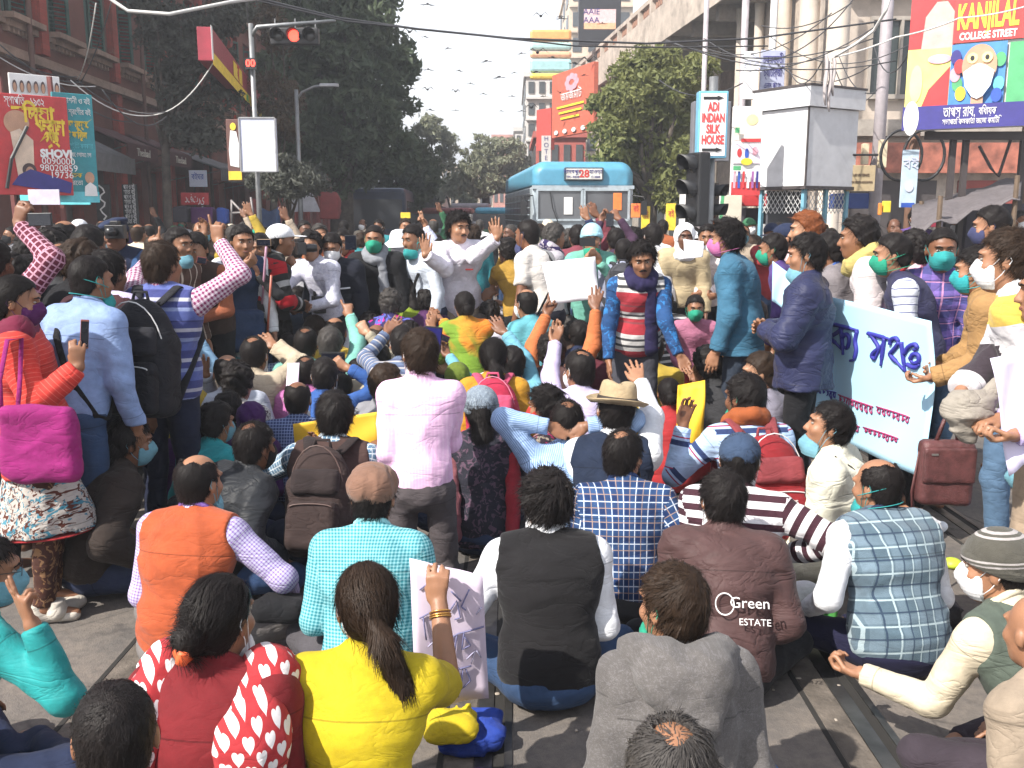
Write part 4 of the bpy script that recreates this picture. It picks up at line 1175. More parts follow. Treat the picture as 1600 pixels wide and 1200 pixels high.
wallbits(0, 4.9, .14, 3.05, 1.25, 'wall'); wallbits(4.9, 9.3, 5.62, 8.55, 1.15, 'wall'); wallbits(9.3, 13.9, 10.1, 12.7, 1.15, 'wall')
m = MB(); m.box2((-DP, S0, 0), (-.75, S1, 13.7)); m.build('interior', void, B)
m = MB(); m.box2((-DP - .3, S0 - .3, 13.9), (.35, S1 + .3, 14.3)); m.build('roof', trim, B)
for z, d in ((4.9, .22), (9.3, .26), (5.50, .10), (13.5, .3)):
 m = MB(); m.box2((.002, S0, z - .11), (d, S1, z + .0)); m.box2((.002, S0, z + .002), (d * .6, S1, z + .10)); m.build('cornice', trim, B)
for i, s in enumerate(wins):
 if i % 2 == 0 and i:
  m = MB(); m.box2((.002, s - 1.30, .0), (.16, s - .95, 4.78)); m.build('pilaster', RED, B)
  m = MB(); m.box2((.002, s - 1.30, 5.06), (.16, s - .95, 9.1)); m.build('pilaster', RED, B)
 for zo0, zo1 in ((5.62, 8.55), (10.1, 12.7)):
  if zo0 > 9 and s < 30: continue
  f = MB(); f.box2((-.40, s - .57, zo0), (-.30, s - .47, zo1)); f.box2((-.40, s + .47, zo0), (-.30, s + .57, zo1)); f.box2((-.40, s - .47, zo1 - .1), (-.30, s + .47, zo1)); f.box2((-.40, s - .03, zo0), (-.32, s + .03, zo1 - .1)); f.box2((-.40, s - .47, zo0 + 1.7), (-.33, s - .03, zo0 + 1.77)); f.box2((-.40, s + .03, zo0 + 1.7), (-.33, s + .47, zo0 + 1.77))
  W = f.build('window', green, B)
  gl = MB(); gl.box2((-.39, s - .47, zo0), (-.38, s + .47, zo1 - .1)); gl.build('pane', S_('dark_glass', (.03, .04, .04), .12), W)
  si = MB(); si.box2((.003, s - .72, zo0 - .13), (.30, s + .72, zo0 - .02)); si.box2((.003, s - .62, zo0 - .25), (.16, s + .62, zo0 - .132))
  for k in range(6): si.box2((.003, s - .58 + k * .2, zo0 - .34), (.11, s - .50 + k * .2, zo0 - .252))
  si.build('sill', trim, W)
  for side, ang in ((-1, R(random.Random(i).uniform(15, 75))), (1, R(random.Random(i + 99).uniform(10, 60)))):
   sh = MB(); n = 22; hh = (zo1 - zo0 - .16)
   Mh = MTr((.02, s + side * .56, zo0 + .02)) @ MRo(-side * ang, 4, 'Z')
   def bx(y0, y1, z0_, z1_, th=.045): sh.box((0, 0, 0), (1, 1, 1), M=Mh @ MTr((0, -side * (y0 + y1) / 2, (z0_ + z1_) / 2)) @ Matrix.Diagonal((th, y1 - y0, z1_ - z0_, 1)))
   bx(0, .07, 0, hh); bx(.48, .55, 0, hh); bx(.07, .48, 0, .08); bx(.07, .48, hh - .08, hh); bx(.07, .48, hh * .5 - .04, hh * .5 + .04)
   SHT = sh.build('shutter', green, W)
   if s < 36:
    sl = MB()
    for k in range(30):
     zc = .12 + (hh - .24) * k / 29
     if abs(zc - hh * .5) < .06: continue
     sl.box((0, 0, 0), (1, 1, 1), M=Mh @ MTr((0, -side * .275, zc)) @ MRo(.6, 4, 'Y') @ Matrix.Diagonal((.05, .41, .012, 1)))
    o = sl.build('slats', green, W); o['kind'] = 'stuff'
 if s < 60:
  d = MB(); d.box2((-.32, s - .6, .14), (-.25, s - .03, 3.0)); d.box2((-.32, s + .03, .14), (-.25, s + .6, 3.0))
  for k in range(4):
   for q in (-.48, .15): d.box2((-.25, s + q, .35 + k * .66), (-.225, s + q + .33, .85 + k * .66))
  d.build('door', [brown, S_('steel_shutter', (.10, .085, .08), .6, .3, grime=.4)][i % 3 == 2], B)
for s in (19.6, 26.4, 33.0, 41):
 m = MB(); m.tube([(.25, s, .1), (.25, s, 5), (.3, s + .05, 9), (.25, s, 13.6)], .055, 8); m.build('drainpipe', S_('rust_pipe', (.12, .06, .045), .8), B, smooth=True)
def onB(x, s, z): return Vector((-8.6, 0, 0)) + MRo(math.atan(.053), 3, 'Z') @ Vector((x, s, z))
def awning(label, s0, s1, z, col, out=1.1, drop=.5, text=None, valance=True):
 o = empty('awning', onB(0, (s0 + s1) / 2, z), math.atan(.053), label, 'awning'); h = (s1 - s0) / 2
 m = MB(); n = 10
 vs = []; fs = []
 for k in range(n + 1):
  y = -h + 2 * h * k / n; zz = .03 * math.sin(k * 2.3)
  for a, b, c in ((.03, 0, 0), (.03 + out * .5, -drop * .45, zz - .04), (.03 + out, -drop, zz), (.03, -.03, 0), (.03 + out * .5, -drop * .45 - .03, zz - .04), (.03 + out - .03, -drop - .03, zz)):
   vs.append((a, y, b + c))
 for k in range(n):
  b = k * 6
  for q in (0, 1): fs.append((b + q, b + q + 1, b + q + 7, b + q + 6)); fs.append((b + q + 9, b + q + 10, b + q + 4, b + q + 3))
  fs.append((b + 2, b + 5, b + 11, b + 8))
 m._add(vs, fs); m.build('canopy', col, o, smooth=True)
 if valance:
  m = MB(); m.box2((.03 + out, -h, -drop - .34), (.055 + out, h, -drop + .0)); m.build('valance', col, o)
 for y in (-h + .05, h - .05): f = MB(); f.tube([(.02, y, -drop - .35), (out, y, -drop - .05)], .015, 6); f.build('support_bar', steel, o)
 if text: txt(text, .26, S_('sign_cream', (.75, .70, .6), .7), o, MTr((.062 + out, 0, -drop - .17)) @ MRo(math.pi / 2, 4, 'Z') @ MRo(math.pi / 2, 4, 'X'))
 return o
maroon = S_('maroon_canvas', (.085, .022, .022), .8, grime=.3); greyc = S_('grey_canvas', (.16, .155, .16), .85, grime=.3)
awning('maroon shop awning printed with pale lettering, nearest on the red building', 22.4, 24.6, 3.9, maroon, 1.0, .45, 'Theobaul')
awning('maroon shop awning printed with pale lettering, second along the red building', 25.5, 27.7, 3.9, maroon, 1.0, .45, 'Theobaul')
awning('grey striped canvas awning left of the maroon shop awnings', 18.6, 21.6, 3.75, greyc, 1.4, .7)
awning('long dark grey awning under the creeper on the red building', 28.6, 33.5, 3.75, greyc, 1.6, .6, None)
awning('dull brown awning far along the red building', 35.5, 40, 3.7, S_('brown_canvas', (.12, .085, .07), .85), 1.6, .6)
white = S_('white_paint', (.78, .77, .76), .55, var=.05); offw = S_('cream_paint', (.62, .56, .46), .7, var=.1, grime=.2); blk = S_('black_paint', (.015, .015, .017), .5); redp = S_('red_print', (.52, .04, .045), .6); yel = S_('yellow_print', (.78, .55, .04), .6); teal = S_('teal_print', (.03, .26, .30), .6); aqua = S_('aqua_print', (.12, .55, .62), .6); blu = S_('blue_print', (.03, .09, .42), .6); navyp = S_('navy_print', (.035, .03, .20), .6); pink = S_('pink_print', (.7, .35, .42), .6); skinp = S_('print_skin', (.50, .28, .18), .6); orp = S_('orange_print', (.80, .22, .05), .6); grn = S_('green_print', (.08, .35, .15), .6); grey = S_('grey_metal', (.32, .32, .33), .5, .5); lilac = S_('blank_vinyl', (.60, .62, .74), .6, var=.04)
# ---------------- hoardings at far left
b = Board('hoarding', 'red poster with yellow lettering and a portrait, torn, on the far left', 'poster', -6, 143, 103, 304, 13.5, .05, redp, y1=14.2)
b.text('স্থাপিত - ১৯৩২', .45, .93, .16, white, fit=.5); b.text('বিদ্যা', .55, .80, .30, yel, bold=.012, fit=.55); b.text('চর্চা', .78, .68, .30, yel, bold=.012, fit=.34); b.text('গৃহ', .76, .57, .28, yel, bold=.01, fit=.26)
b.ell(.33, .72, .16, .12, skinp, 'portrait'); b.shape([(.24, .62), (.36, .66), (.52, .55), (.5, .2), (.3, .12)], S_('print_cloth', (.72, .55, .42), .6), 'portrait'); b.ell(.44, .25, .09, .07, S_('print_hair', (.06, .03, .03), .6), 'portrait'); b.ell(.445, .21, .06, .075, skinp, 'portrait')
b.shape([(.2, .10), (.95, .02), (.98, .13), (.75, .19), (.45, .26), (.3, .2)], navyp, 'printed_band'); b.text('SHOVI', .80, .42, .15, white, bold=.008); b.text('0090000', .82, .345, .13, white); b.text('98020859', .82, .275, .13, white); b.text('19736', .85, .205, .13, white)
m = MB(); m.tube([(-.05, .25, .03), (-.3, -.2, .07), (-.38, -.6, .03)], .025, 6); m.build('torn_strip', blk, b.o)
b = Board('hoarding', 'teal banner with yellow and white text and a small portrait beside the red poster', 'banner', 94, 143, 143, 316, 14.2, .04, teal, y1=14.6)
b.text('প্রকাশনী ও বই', .5, .93, .11, white, fit=.86); b.text('সকল শ্রেণীর বই', .5, .83, .11, white, fit=.86); b.text('সুলভ মূল্যে', .5, .72, .13, yel, bold=.006, fit=.8); b.text('বই কিনুন', .5, .62, .13, yel, bold=.006, fit=.6); b.text('কলেজ স্ট্রীট কলকাতা', .5, .52, .10, aqua, fit=.86); b.text('যোগাযোগ', .62, .44, .09, white, fit=.5)
b.ell(.26, .39, .12, .06, S_('print_pale', (.6, .75, .5), .6), 'emblem'); b.text('পুস্তক', .35, .25, .10, yel, fit=.5); b.text('বিক্রেতা', .35, .18, .10, white, fit=.5); b.rect(0, 0, 1, .10, aqua, 'printed_band'); b.ell(.78, .23, .12, .055, skinp, 'portrait'); b.shape([(.62, .06), (.95, .06), (.93, .15), (.78, .19), (.64, .15)], white, 'portrait')
b = Board('hoarding', 'white banner with a row of small portraits above the red poster', 'banner', 16, 113, 92, 150, 15.4, .04, white, y1=15.9)
for k in range(7): b.ell(.10 + k * .135, .45, .045, .26, S_('print_hair', (.06, .03, .03), .6), 'portrait'); b.ell(.10 + k * .135, .40, .032, .20, skinp, 'portrait')
b = Board('board', 'pale torn paper board hanging under the red poster', 'board', 45, 296, 92, 320, 13.3, .02, S_('paper_lilac', (.5, .46, .55), .8))
b = Board('hoarding', 'plain aqua lower banner hanging below the teal banner', 'banner', 32, 302, 140, 320, 14.9, .03, aqua)
m = MB()
for x0, x1, z in ((-7.9, -6.6, 3.6), (-7.9, -6.6, 2.4)): m.bar((x0, 15.0, z), (x1, 15.1, z), .05, .05)
for x in (-7.7, -6.95): m.bar((x, 15.2, .13), (x, 15.0, 3.9), .06, .06, (0, 1, 0))
o = m.build('scaffold', S_('rusty_red', (.16, .04, .035), .7)); props(o, 'rusty frame of poles holding the hoardings at far left', 'frame')
b = Board('sign', 'tall black menu board with white rows of text between shop doors', 'sign', 194, 288, 213, 352, 21, .05, blk)
for k in range(8): b.text('খাতা বই' if k % 2 else 'পেন ও বই', .5, .93 - k * .12, .14, white, fit=.75)
b = Board('sign', 'dark narrow board with a white squiggle on the pillar left of the menu board', 'sign', 152, 288, 170, 345, 20.3, .05, blk)
m = MB(); m.tube([(.06 * math.sin(k * 1.7), -.35 + k * .07, .02) for k in range(11)], .018, 5); m.build('squiggle', white, b.o)
b = Board('sign', 'red sign with white flowing script above a shop on the left', 'sign', 283, 301, 325, 320, 22, .06, redp); b.text('دفتري', .5, .5, .26, white, fit=.7)
b = Board('sign', 'grey blue shop sign with faint blue lettering above the red script sign', 'sign', 296, 266, 322, 292, 24, .06, lilac); b.text('বইঘর', .5, .6, .2, blu, fit=.7)
b = Board('sign', 'maroon and yellow bank style signboard jutting from the red building', 'sign', 333, 42, 402, 95, 17.5, .25, S_('maroon_sign', (.30, .03, .05), .5), y1=27)
b.rect(.0, -.12, 1, .26, yel, 'yellow_band'); b.rect(.33, .30, .50, .85, yel, 'emblem'); b.text('ব', .415, .55, .5, redp, bold=.02); b.text('pnb', .6, .08, .3, grn); b.rect(-.02, .0, -.0, 1, white, 'edge')
b = Board('poster', 'narrow poster of a figure in white clothing left of the blank board', 'poster', 357, 186, 375, 283, 16, .04, S_('brown_frame', (.12, .05, .04), .6)); b.shape([(.2, .25), (.8, .22), (.85, .6), (.7, .8), (.3, .82), (.15, .5)], white, 'figure'); b.ell(.5, .88, .2, .06, yel, 'portrait'); b.rect(.05, .02, .95, .16, yel, 'printed_band')
b = Board('sign_board', 'blank pale lilac board clamped to the traffic light pole', 'sign', 377, 184, 429, 268, 15.7, .12, lilac); m = MB()
for a, c in (((-.5, -.5), (.5, -.5)), ((.5, -.5), (.5, .5)), ((.5, .5), (-.5, .5)), ((-.5, .5), (-.5, -.5))): m.bar((a[0] * b.w, a[1] * b.h, .01), (c[0] * b.w, c[1] * b.h, .01), .02, .02)
m.build('frame', grey, b.o)
b = Board('board', 'white triangular sheet hung above a stall left of the coach', 'sheet', 450, 296, 500, 331, 24, .03, None); b.shape([(0, 1), (.75, .9), (1, 0), (.1, 0)], S_('dull_white', (.42, .41, .44), .8), 'sheet')
m = MB(); P_ = [at_y(405 + 33 * i / 6, 330 + 42 * j / 6, 20) for j in range(7) for i in range(7)]
vs = [(p.x, p.y + .05 * math.sin(i % 7 * 1.9 + .5 * (i // 7)), p.z - .03 * abs(3 - i % 7) * (-1)) for i, p in enumerate(P_)]
m._add(vs, [(r * 7 + c, r * 7 + c + 1, r * 7 + c + 8, r * 7 + c + 7) for r in range(6) for c in range(6)])
o = m.build('hanging_cloth', cloth('blue_tarp', (.06, .11, .26)), smooth=True); sm = o.modifiers.new('thickness', 'SOLIDIFY'); sm.thickness = .01; props(o, 'dusty blue cloth hanging between stall posts on the left', 'cloth')
for i, (u0, v0, u1, v1, c, lb) in enumerate([(500, 300, 530, 345, S_('stall_red', (.18, .03, .03), .8), 'dark red stall side left of the tall tree trunk'), (300, 322, 335, 352, S_('stall_purple', (.10, .02, .12), .8), 'purple cloth bundle on a stall under the red script sign'), (392, 310, 402, 350, S_('stall_red', (.18, .03, .03), .8), 'narrow red stall post cover beside the hanging blue cloth'), (340, 325, 356, 352, blu, 'deep blue sack hanging in a shop front behind the raised hands'), (272, 322, 296, 350, S_('stall_dark', (.05, .045, .06), .8), 'dark bundle of goods in a shop front behind the raised finger')]):
 a = at_y(u0, v1, 22); c2 = at_y(u1, v0, 22); V, F = polygonize([BX(((a.x + c2.x) / 2, 22, (a.z + c2.z) / 2), ((c2.x - a.x) / 2, .2, (c2.z - a.z) / 2), r=.06)], .06, folds(i, .03, 4)); props(link('goods', mesh_np('goods', V, F), None, c), lb, 'goods')
m = MB(); a = at_y(360, 350, 18)
for u0, v0, u1, v1 in ((362, 352, 362, 312), (398, 352, 392, 308), (362, 314, 396, 350), (362, 333, 396, 331)):
 m.tube([at_y(u0, v0, 18), at_y(u1, v1, 18)], .022, 6)
m.tube([at_y(362, 352, 18), (at_y(362, 352, 18).x, 18, .13)], .022, 6); m.tube([at_y(398, 352, 18), (at_y(398, 352, 18).x, 18, .13)], .022, 6)
props(m.build('metal_rack', S_('dull_steel', (.22, .2, .2), .6, .5), smooth=True), 'bare metal stall frame with a diagonal brace on the left', 'frame')
# ---------------- poles, lamp, traffic lights
def pole(name, label, u, y, ztop, r, mat, cat='pole', group=None, r1=None):
 x = at_y(u, 333, y).x; o = empty(name, (x, y, 0), 0, label, cat, group)
 m = MB(); m.tube([(0, 0, 0), (0, 0, ztop * .5), (0, 0, ztop)], [r, (r + (r1 or r)) / 2, r1 or r], 12); m.build('shaft', mat, o, smooth=True)
 m = MB(); m.lathe([(r * 2.2, .13), (r * 2.2, .18), (r * 1.2, .24)], 12); m.build('base_plate', mat, o); return o
galv = S_('galvanised', (.24, .245, .25), .45, .6, var=.15)
zt = at_y(405, 42, 16).z
tl = pole('traffic_light_pole', 'traffic signal mast with a long arm and a lit red lamp, on the left', 405, 16, zt + .05, .042, galv, 'traffic light')
arm_end = at_y(535, 33, 16) - Vector((tl.location.x, 16, 0))
m = MB(); m.tube([(0, 0, zt - .15), (.1, 0, zt + .0), (1.35, 0, arm_end.z + .01)], [.04, .035, .022], 8); m.build('arm', galv, tl, smooth=True)
lamp_red = NT('red_lamp'); lamp_red.base((.9, .02, .02), .4); lamp_red.b.inputs['Emission Color'].default_value = (1, .05, .03, 1); lamp_red.b.inputs['Emission Strength'].default_value = 3.2
lensm = S_('dark_lens', (.03, .03, .03), .25)
def signal_head(parent, c, n, horizontal, lit=None, sc=1.0, rz=0.0, name='signal_head'):
 hd = MB(); Mx = MTr(c) @ MRo(rz, 4, 'Z')
 L = .30 * n * sc
 dims = (L, .16 * sc, .30 * sc) if horizontal else (.30 * sc, .16 * sc, L)
 hd.box((0, 0, 0), dims, M=Mx); h = hd.build(name, blk, parent, bevel=.02)
 for k in range(n):
  o_ = (k - (n - 1) / 2) * .30 * sc; pc = Vector((o_, 0, 0)) if horizontal else Vector((0, 0, -o_))
  Mk = Mx @ MTr(pc + Vector((0, -.082 * sc, 0))) @ MRo(math.pi / 2, 4, 'X')
  l = MB(); l.lathe([(0, .028 * sc), (.05 * sc, .024 * sc), (.09 * sc, .008 * sc), (.105 * sc, 0)], 20, M=Mk); l.build('lens', lamp_red.m if lit == k else lensm, h, smooth=True)
  vz = MB(); base = len(vz.v); nn = 14; vs = []
  for i in range(nn + 1):
   a = math.pi * (-.15 + 1.3 * i / nn)
   for rr_, dd in ((.118, 0), (.125, .22 - .10 * abs(1 - 2 * i / nn)), (.108, 0), (.115, .215 - .10 * abs(1 - 2 * i / nn))):
    vs.append(Mk @ Vector((math.cos(a) * rr_ * sc, math.sin(a) * rr_ * sc, dd * sc)))
  fs = []
  for i in range(nn):
   b_ = i * 4; fs += [(b_, b_ + 1, b_ + 5, b_ + 4), (b_ + 2, b_ + 6, b_ + 7, b_ + 3), (b_ + 1, b_ + 3, b_ + 7, b_ + 5)]
  vz._add(vs, fs); vz.build('visor', blk, h, smooth=True)
 return h
p = at_y(462, 58, 16); signal_head(tl, (p.x - tl.location.x, -.05, p.z), 3, True, 1, .85)
for q in (-.32, .0, .32):
 m = MB(); m.tube([(p.x - tl.location.x + q, 0, p.z + .1), (p.x - tl.location.x + q, 0, p.z + .28)], .012, 6); m.build('hanger', galv, tl)
p = at_y(405, 101, 16); m = MB(); m.box((0, -.09, p.z), (.17, .06, .17)); cnt = m.build('countdown_box', blk, tl); txt('00', .15, lamp_red.m, cnt, face_cam(0, -.124, p.z), bold=.003)
sl = pole('street_lamp', 'grey street lamp with a bent arm in front of the dark tree', 470, 22, at_y(470, 140, 22).z, .06, galv, 'street lamp', r1=.045)
e = at_y(520, 134, 22) - sl.location; zt = at_y(470, 150, 22).z
m = MB(); m.tube([(0, 0, zt - .1), (.12, 0, zt + .08), (.4, 0, zt + .2), (e.x - .25, 0, e.z)], .028, 8); m.build('arm', galv, sl, smooth=True)
m = MB(); m.box((e.x - .08, 0, e.z + .01), (.42, .14, .07)); m.build('lamp_head', S_('lamp_grey', (.38, .38, .4), .5), sl, bevel=.02)
zt = at_y(1108, 120, 11).z
tr = pole('traffic_light_pole', 'signal pole carrying the silk house sign and dark hooded traffic lights, on the right', 1108, 11, zt, .05, galv, 'traffic light')
q = at_y(1085, 297, 10.9); signal_head(tr, (q.x - tr.location.x, -.28, q.z), 3, False, None, .88, -1.15)
q = at_y(1116, 318, 10.9); signal_head(tr, (q.x - tr.location.x + .02, .18, q.z + .02), 2, False, None, .72, .9)
b = Board('sign', 'white lit box sign with blue border reading ADI INDIAN SILK HOUSE', 'sign', 1089, 142, 1139, 247, 10.8, .16, S_('cyan_frame', (.16, .42, .60), .4))
b.rect(.07, .035, .93, .965, white, 'sign_face'); rr_ = S_('sign_red', (.78, .06, .06), .5)
for t_, f in (('ADI', .76), ('INDIAN', .595), ('SILK', .43), ('HOUSE', .27)): b.text(t_, .5, f, .13, rr_, bold=.004, fit={'ADI': .38, 'INDIAN': .76, 'SILK': .48, 'HOUSE': .76}[t_])
for fy in (.895, .125):
 b.shape([(.15, fy - .02), (.62, fy - .02), (.62, fy - .035), (.84, fy), (.62, fy + .035), (.62, fy + .02), (.15, fy + .02)], blk, 'arrow')
b = Board('cabinet', 'dark grey cabinet standing behind the silk house sign', 'cabinet', 1081, 158, 1143, 252, 11.35, .18, S_('cab_grey', (.16, .16, .18), .6))
b = Board('sign', 'white sign with blue bengali lines fixed above the colourful shop board', 'sign', 1161, 80, 1187, 155, 17, .08, white); b.text('বই', .5, .7, .3, lilac)
b = Board('sign', 'grey blue sign with dark bengali lines beside the round columns', 'sign', 1187, 78, 1228, 150, 17.2, .08, S_('sign_blue', (.40, .42, .55), .5)); b.text('চক্রবর্তী', .5, .78, .2, navyp, fit=.85); b.text('চ্যাটার্জি', .5, .5, .2, navyp, fit=.85); b.text('এন্ড কোং', .5, .22, .14, navyp, fit=.7)
b = Board('shop_board', 'tall white shop board with coloured pictures and a red base stripe', 'sign', 1141, 166, 1192, 305, 15, .08, white)
b.rect(.02, .62, .98, .98, S_('pr_pale', (.75, .68, .60), .6)); b.ell(.65, .85, .2, .06, S_('pr_yel', (.85, .75, .35), .6)); b.rect(.3, .60, .98, .64, redp); b.rect(.02, .36, .98, .58, S_('pr_pink', (.75, .66, .74), .6)); b.ell(.25, .48, .08, .05, redp); b.ell(.5, .47, .07, .06, blu); b.ell(.78, .5, .09, .05, pink); b.ell(.5, .38, .2, .04, yel)
b.rect(.0, .0, 1, .15, redp, 'red_band')
for k in range(6): b.rect(.06 + k * .155, .08, .14 + k * .155, .27, [pink, blu, redp, white, S_('pr_pl', (.3, .1, .3), .6), navyp][k], 'printed_book')
b.rect(.05, .70, .2, .76, grn); b.rect(.03, .28, .3, .33, grn)
ppole = S_('pole_paint', (.42, .38, .40), .6, .2, grime=.3)
pole('utility_pole', 'tall grey utility pole right of the white kiosk', 1366, 17, 9.6, .11, ppole, 'pole', r1=.09)
pole('utility_pole', 'thin grey post behind the white signs next to the columns', 1152, 21, 6.8, .075, ppole, 'pole')
pole('utility_pole', 'slim white post beside the round columns', 1195, 20, 9, .07, white, 'pole')
pole('utility_pole', 'rust brown pole with a round bracket beside the portrait hoarding', 1421, 14.5, 6.0, .075, S_('rust', (.22, .12, .08), .8, grime=.3), 'pole')
pole('utility_pole', 'wooden pole at the right end of the tarpaulin stall', 1594, 13.5, 4.2, .07, S_('wood', (.13, .09, .06), .85, bump=.5), 'pole')
pole('utility_pole', 'thin bare post by the tree right of the bus', 1093, 20, 6.2, .05, ppole, 'pole')
c = at_y(1420, 243, 14.4); m = MB()
for k in (0, 1): m.tube([(c.x + .30 * math.cos(a) + (.20 if k else -.13), c.y - .05, c.z + .36 * math.sin(a)) for a in [i * math.pi / 12 for i in range(25)]], .022, 6, cap=False)
props(m.build('ring_bracket', blk, smooth=True), 'two dark metal hoops fixed to the rust brown pole', 'bracket')
# ---------------- white kiosk with box top
K = at_y(1258, 290, 15.0); o = empty('kiosk', (K.x, 15.0, 0), R(33), 'white two part box kiosk on a blue latticed booth', 'kiosk')
zb, zm, zt = K.z, at_y(1258, 167, 15).z, at_y(1258, 134, 15).z
wt = S_('kiosk_white', (.66, .66, .68), .5, var=.06, grime=.22); 
Wr, Wl = 1.16, 1.02
m = MB(); m.box2((0, 0, zb), (Wr, Wl, zm)); m.build('lower_box', wt, o)
m = MB(); m.box2((-.06, -.06, zm + .012), (Wr + .08, Wl + .06, zt)); m.build('upper_box', wt, o)
m = MB(); m.box2((-.075, -.075, zt + .002), (Wr + .095, Wl + .075, zt + .035)); m.build('roof_edge', S_('dark_edge', (.06, .05, .05), .6), o)
m = MB(); m.box2((-.02, -.02, zb - .05), (Wr + .02, Wl + .02, zb - .003)); m.build('skirting', S_('dark_edge', (.06, .05, .05), .6), o)
m = MB(); m.box2((-.012, -.012, zb), (.012, .012, zm)); m.build('corner_strip', S_('dark_edge', (.06, .05, .05), .6), o)
bl = S_('booth_blue', (.16, .36, .46), .6, grime=.2); x0, x1 = .08, Wr - .08
for px, py in ((x0, .08), (x1, .08), (x0, Wl - .08), (x1, Wl - .08), ((x0 + x1) / 2, .08)):
 m = MB(); m.box2((px - .03, py - .03, .13), (px + .03, py + .03, zb - .052)); m.build('post', bl, o)
m = MB(); m.box2((x0 + .03, .06, .13), (x1 - .03, .10, 1.1)); m.box2((.06, .12, .13), (.10, Wl - .12, 1.1)); m.build('base_panel', bl, o)
m = MB(); m.box2((x0 + .03, Wl - .2, .13), (x1 - .03, Wl - .16, zb - .06)); m.build('back_panel', S_('booth_dark', (.07, .07, .08), .8), o)
for axis in (0, 1):
 L = (x1 - x0) if axis == 0 else Wl - .16
 for k in range(int(L / .09)):
  for zz in range(3):
   a0 = .11 + k * .09; z0 = zb - .42 + zz * .12
   A_ = (a0, .085, z0) if axis == 0 else (.085, a0, z0); B_ = (a0 + .09, .085, z0 + .12) if axis == 0 else (.085, a0 + .09, z0 + .12)
   C_ = (a0 + .09, .085, z0) if axis == 0 else (.085, a0 + .09, z0); D_ = (a0, .085, z0 + .12) if axis == 0 else (.085, a0, z0 + .12)
   if k == 0 and zz == 0: lat_m = MB() if axis == 0 else lat_m
   lat_m.bar(A_, B_, .008, .008); lat_m.bar(C_, D_, .008, .008)
x_ = lat_m.build('lattice', S_('lattice_white', (.55, .55, .55), .6), o); x_['kind'] = 'stuff'
b = Board('sign', 'small cream signboard with faint lines hung from the grey utility pole', 'sign', 1322, 258, 1369, 299, 15.6, .04, S_('cream_board', (.42, .33, .20), .7)); b.text('LIFE LINE SERVICE', .5, .62, .06, brown, fit=.55); b.text('BOOK SELLERS ASSOCIATION', .5, .35, .05, brown, fit=.8)
m = MB(); a = at_y(1320, 242, 15.6); c = at_y(1372, 242, 15.6); m.tube([a, c], .018, 6); m.tube([a + Vector((.05, 0, 0)), at_y(1332, 258, 15.6)], .008, 5); m.tube([c - Vector((.08, 0, 0)), at_y(1360, 258, 15.6)], .008, 5); props(m.build('bracket', blk), 'iron bracket bar holding the small cream signboard', 'bracket')
b = Board('banner', 'narrow pale blue banner tied to the rust brown pole', 'banner', 1405, 234, 1437, 324, 14.2, .015, S_('banner_pale', (.50, .62, .72), .6)); b.rect(.1, .0, .9, .08, blu); b.text('বই', .5, .75, .2, lilac); b.ell(.5, .35, .25, .08, lilac)
b = Board('box', 'cream box fixed on the left of the utility pole', 'box', 1347, 224, 1359, 257, 16.7, .1, S_('cream_box', (.66, .55, .38), .6))
b = Board('box', 'cream box fixed on the right of the utility pole', 'box', 1373, 218, 1388, 262, 16.7, .1, S_('cream_box', (.66, .55, .38), .6))
# ---------------- right hoarding
b = Board('hoarding', 'large colourful hoarding with a painted masked face and yellow capitals on red', 'hoarding', 1411, -40, 1640, 205, 13.0, .10, S_('hoard_white', (.6, .6, .6), .6), y1=12.2)
b.rect(.0, .50, .36, 1.0, redp, 'print'); b.ell(.25, .90, .085, .085, skinp, 'portrait'); b.shape([(.10, .52), (.34, .52), (.34, .74), (.28, .81), (.20, .81), (.12, .72)], S_('print_shirt', (.50, .38, .34), .6), 'portrait')
b.rect(.0, .135, .34, .52, S_('pr_lem', (.82, .76, .20), .6), 'print'); b.shape([(.13, .145), (.335, .145), (.335, .40), (.27, .34), (.18, .26)], redp, 'print'); b.ell(.08, .30, .05, .12, S_('pr_y2', (.85, .8, .3), .6)); b.ell(.25, .45, .09, .03, pink)
b.rect(.34, .54, 1, 1, S_('pr_red', (.58, .05, .05), .6), 'print'); b.text('KANJILAL', .59, .69, .42, S_('pr_gold', (.92, .75, .05), .5), bold=.012, fit=.45); b.text('MOTILAL', .59, .88, .42, S_('pr_gold', (.92, .75, .05), .5), bold=.012, fit=.45); b.text('COLLEGE STREET', .60, .575, .12, white, bold=.004, fit=.42)
b.rect(.34, .145, .75, .53, S_('pr_blue2', (.06, .22, .55), .6), 'picture'); b.rect(.77, .15, 1.0, .52, grn, 'picture')
for fx, fy, c_ in ((.40, .28, grn), (.43, .22, yel), (.38, .34, pink), (.71, .42, grn), (.71, .27, aqua), (.38, .45, navyp), (.70, .20, blu), (.41, .39, redp)): b.ell(fx, fy, .04, .045, c_, 'painted_flower')
b.ell(.56, .385, .13, .135, skinp, 'painted_face'); b.rect(.515, .145, .605, .24, skinp, 'painted_neck')
for fx in (.505, .615): b.ell(fx, .435, .04, .033, S_('pr_eye', (.8, .7, .3), .6)); b.ell(fx, .435, .016, .016, blk)
b.shape([(.445, .35), (.51, .385), (.56, .40), (.61, .385), (.675, .35), (.655, .26), (.60, .195), (.56, .18), (.52, .195), (.465, .26)], S_('pr_mask', (.68, .74, .86), .6), 'painted_mask')
b.rect(.0, .0, 1, .15, navyp, 'printed_band'); b.ell(.07, .075, .06, .11, white); b.text('তাপস রায়,', .44, .10, .18, white, fit=.24); b.text('বিধায়ক', .65, .10, .13, white, fit=.13); b.text('সভাপতি কলকাতা জেলা কমিটি', .53, .04, .10, white, fit=.44)
m = MB(); p0 = at_y(1445, 212, 13); p1 = at_y(1620, 212, 12.3)
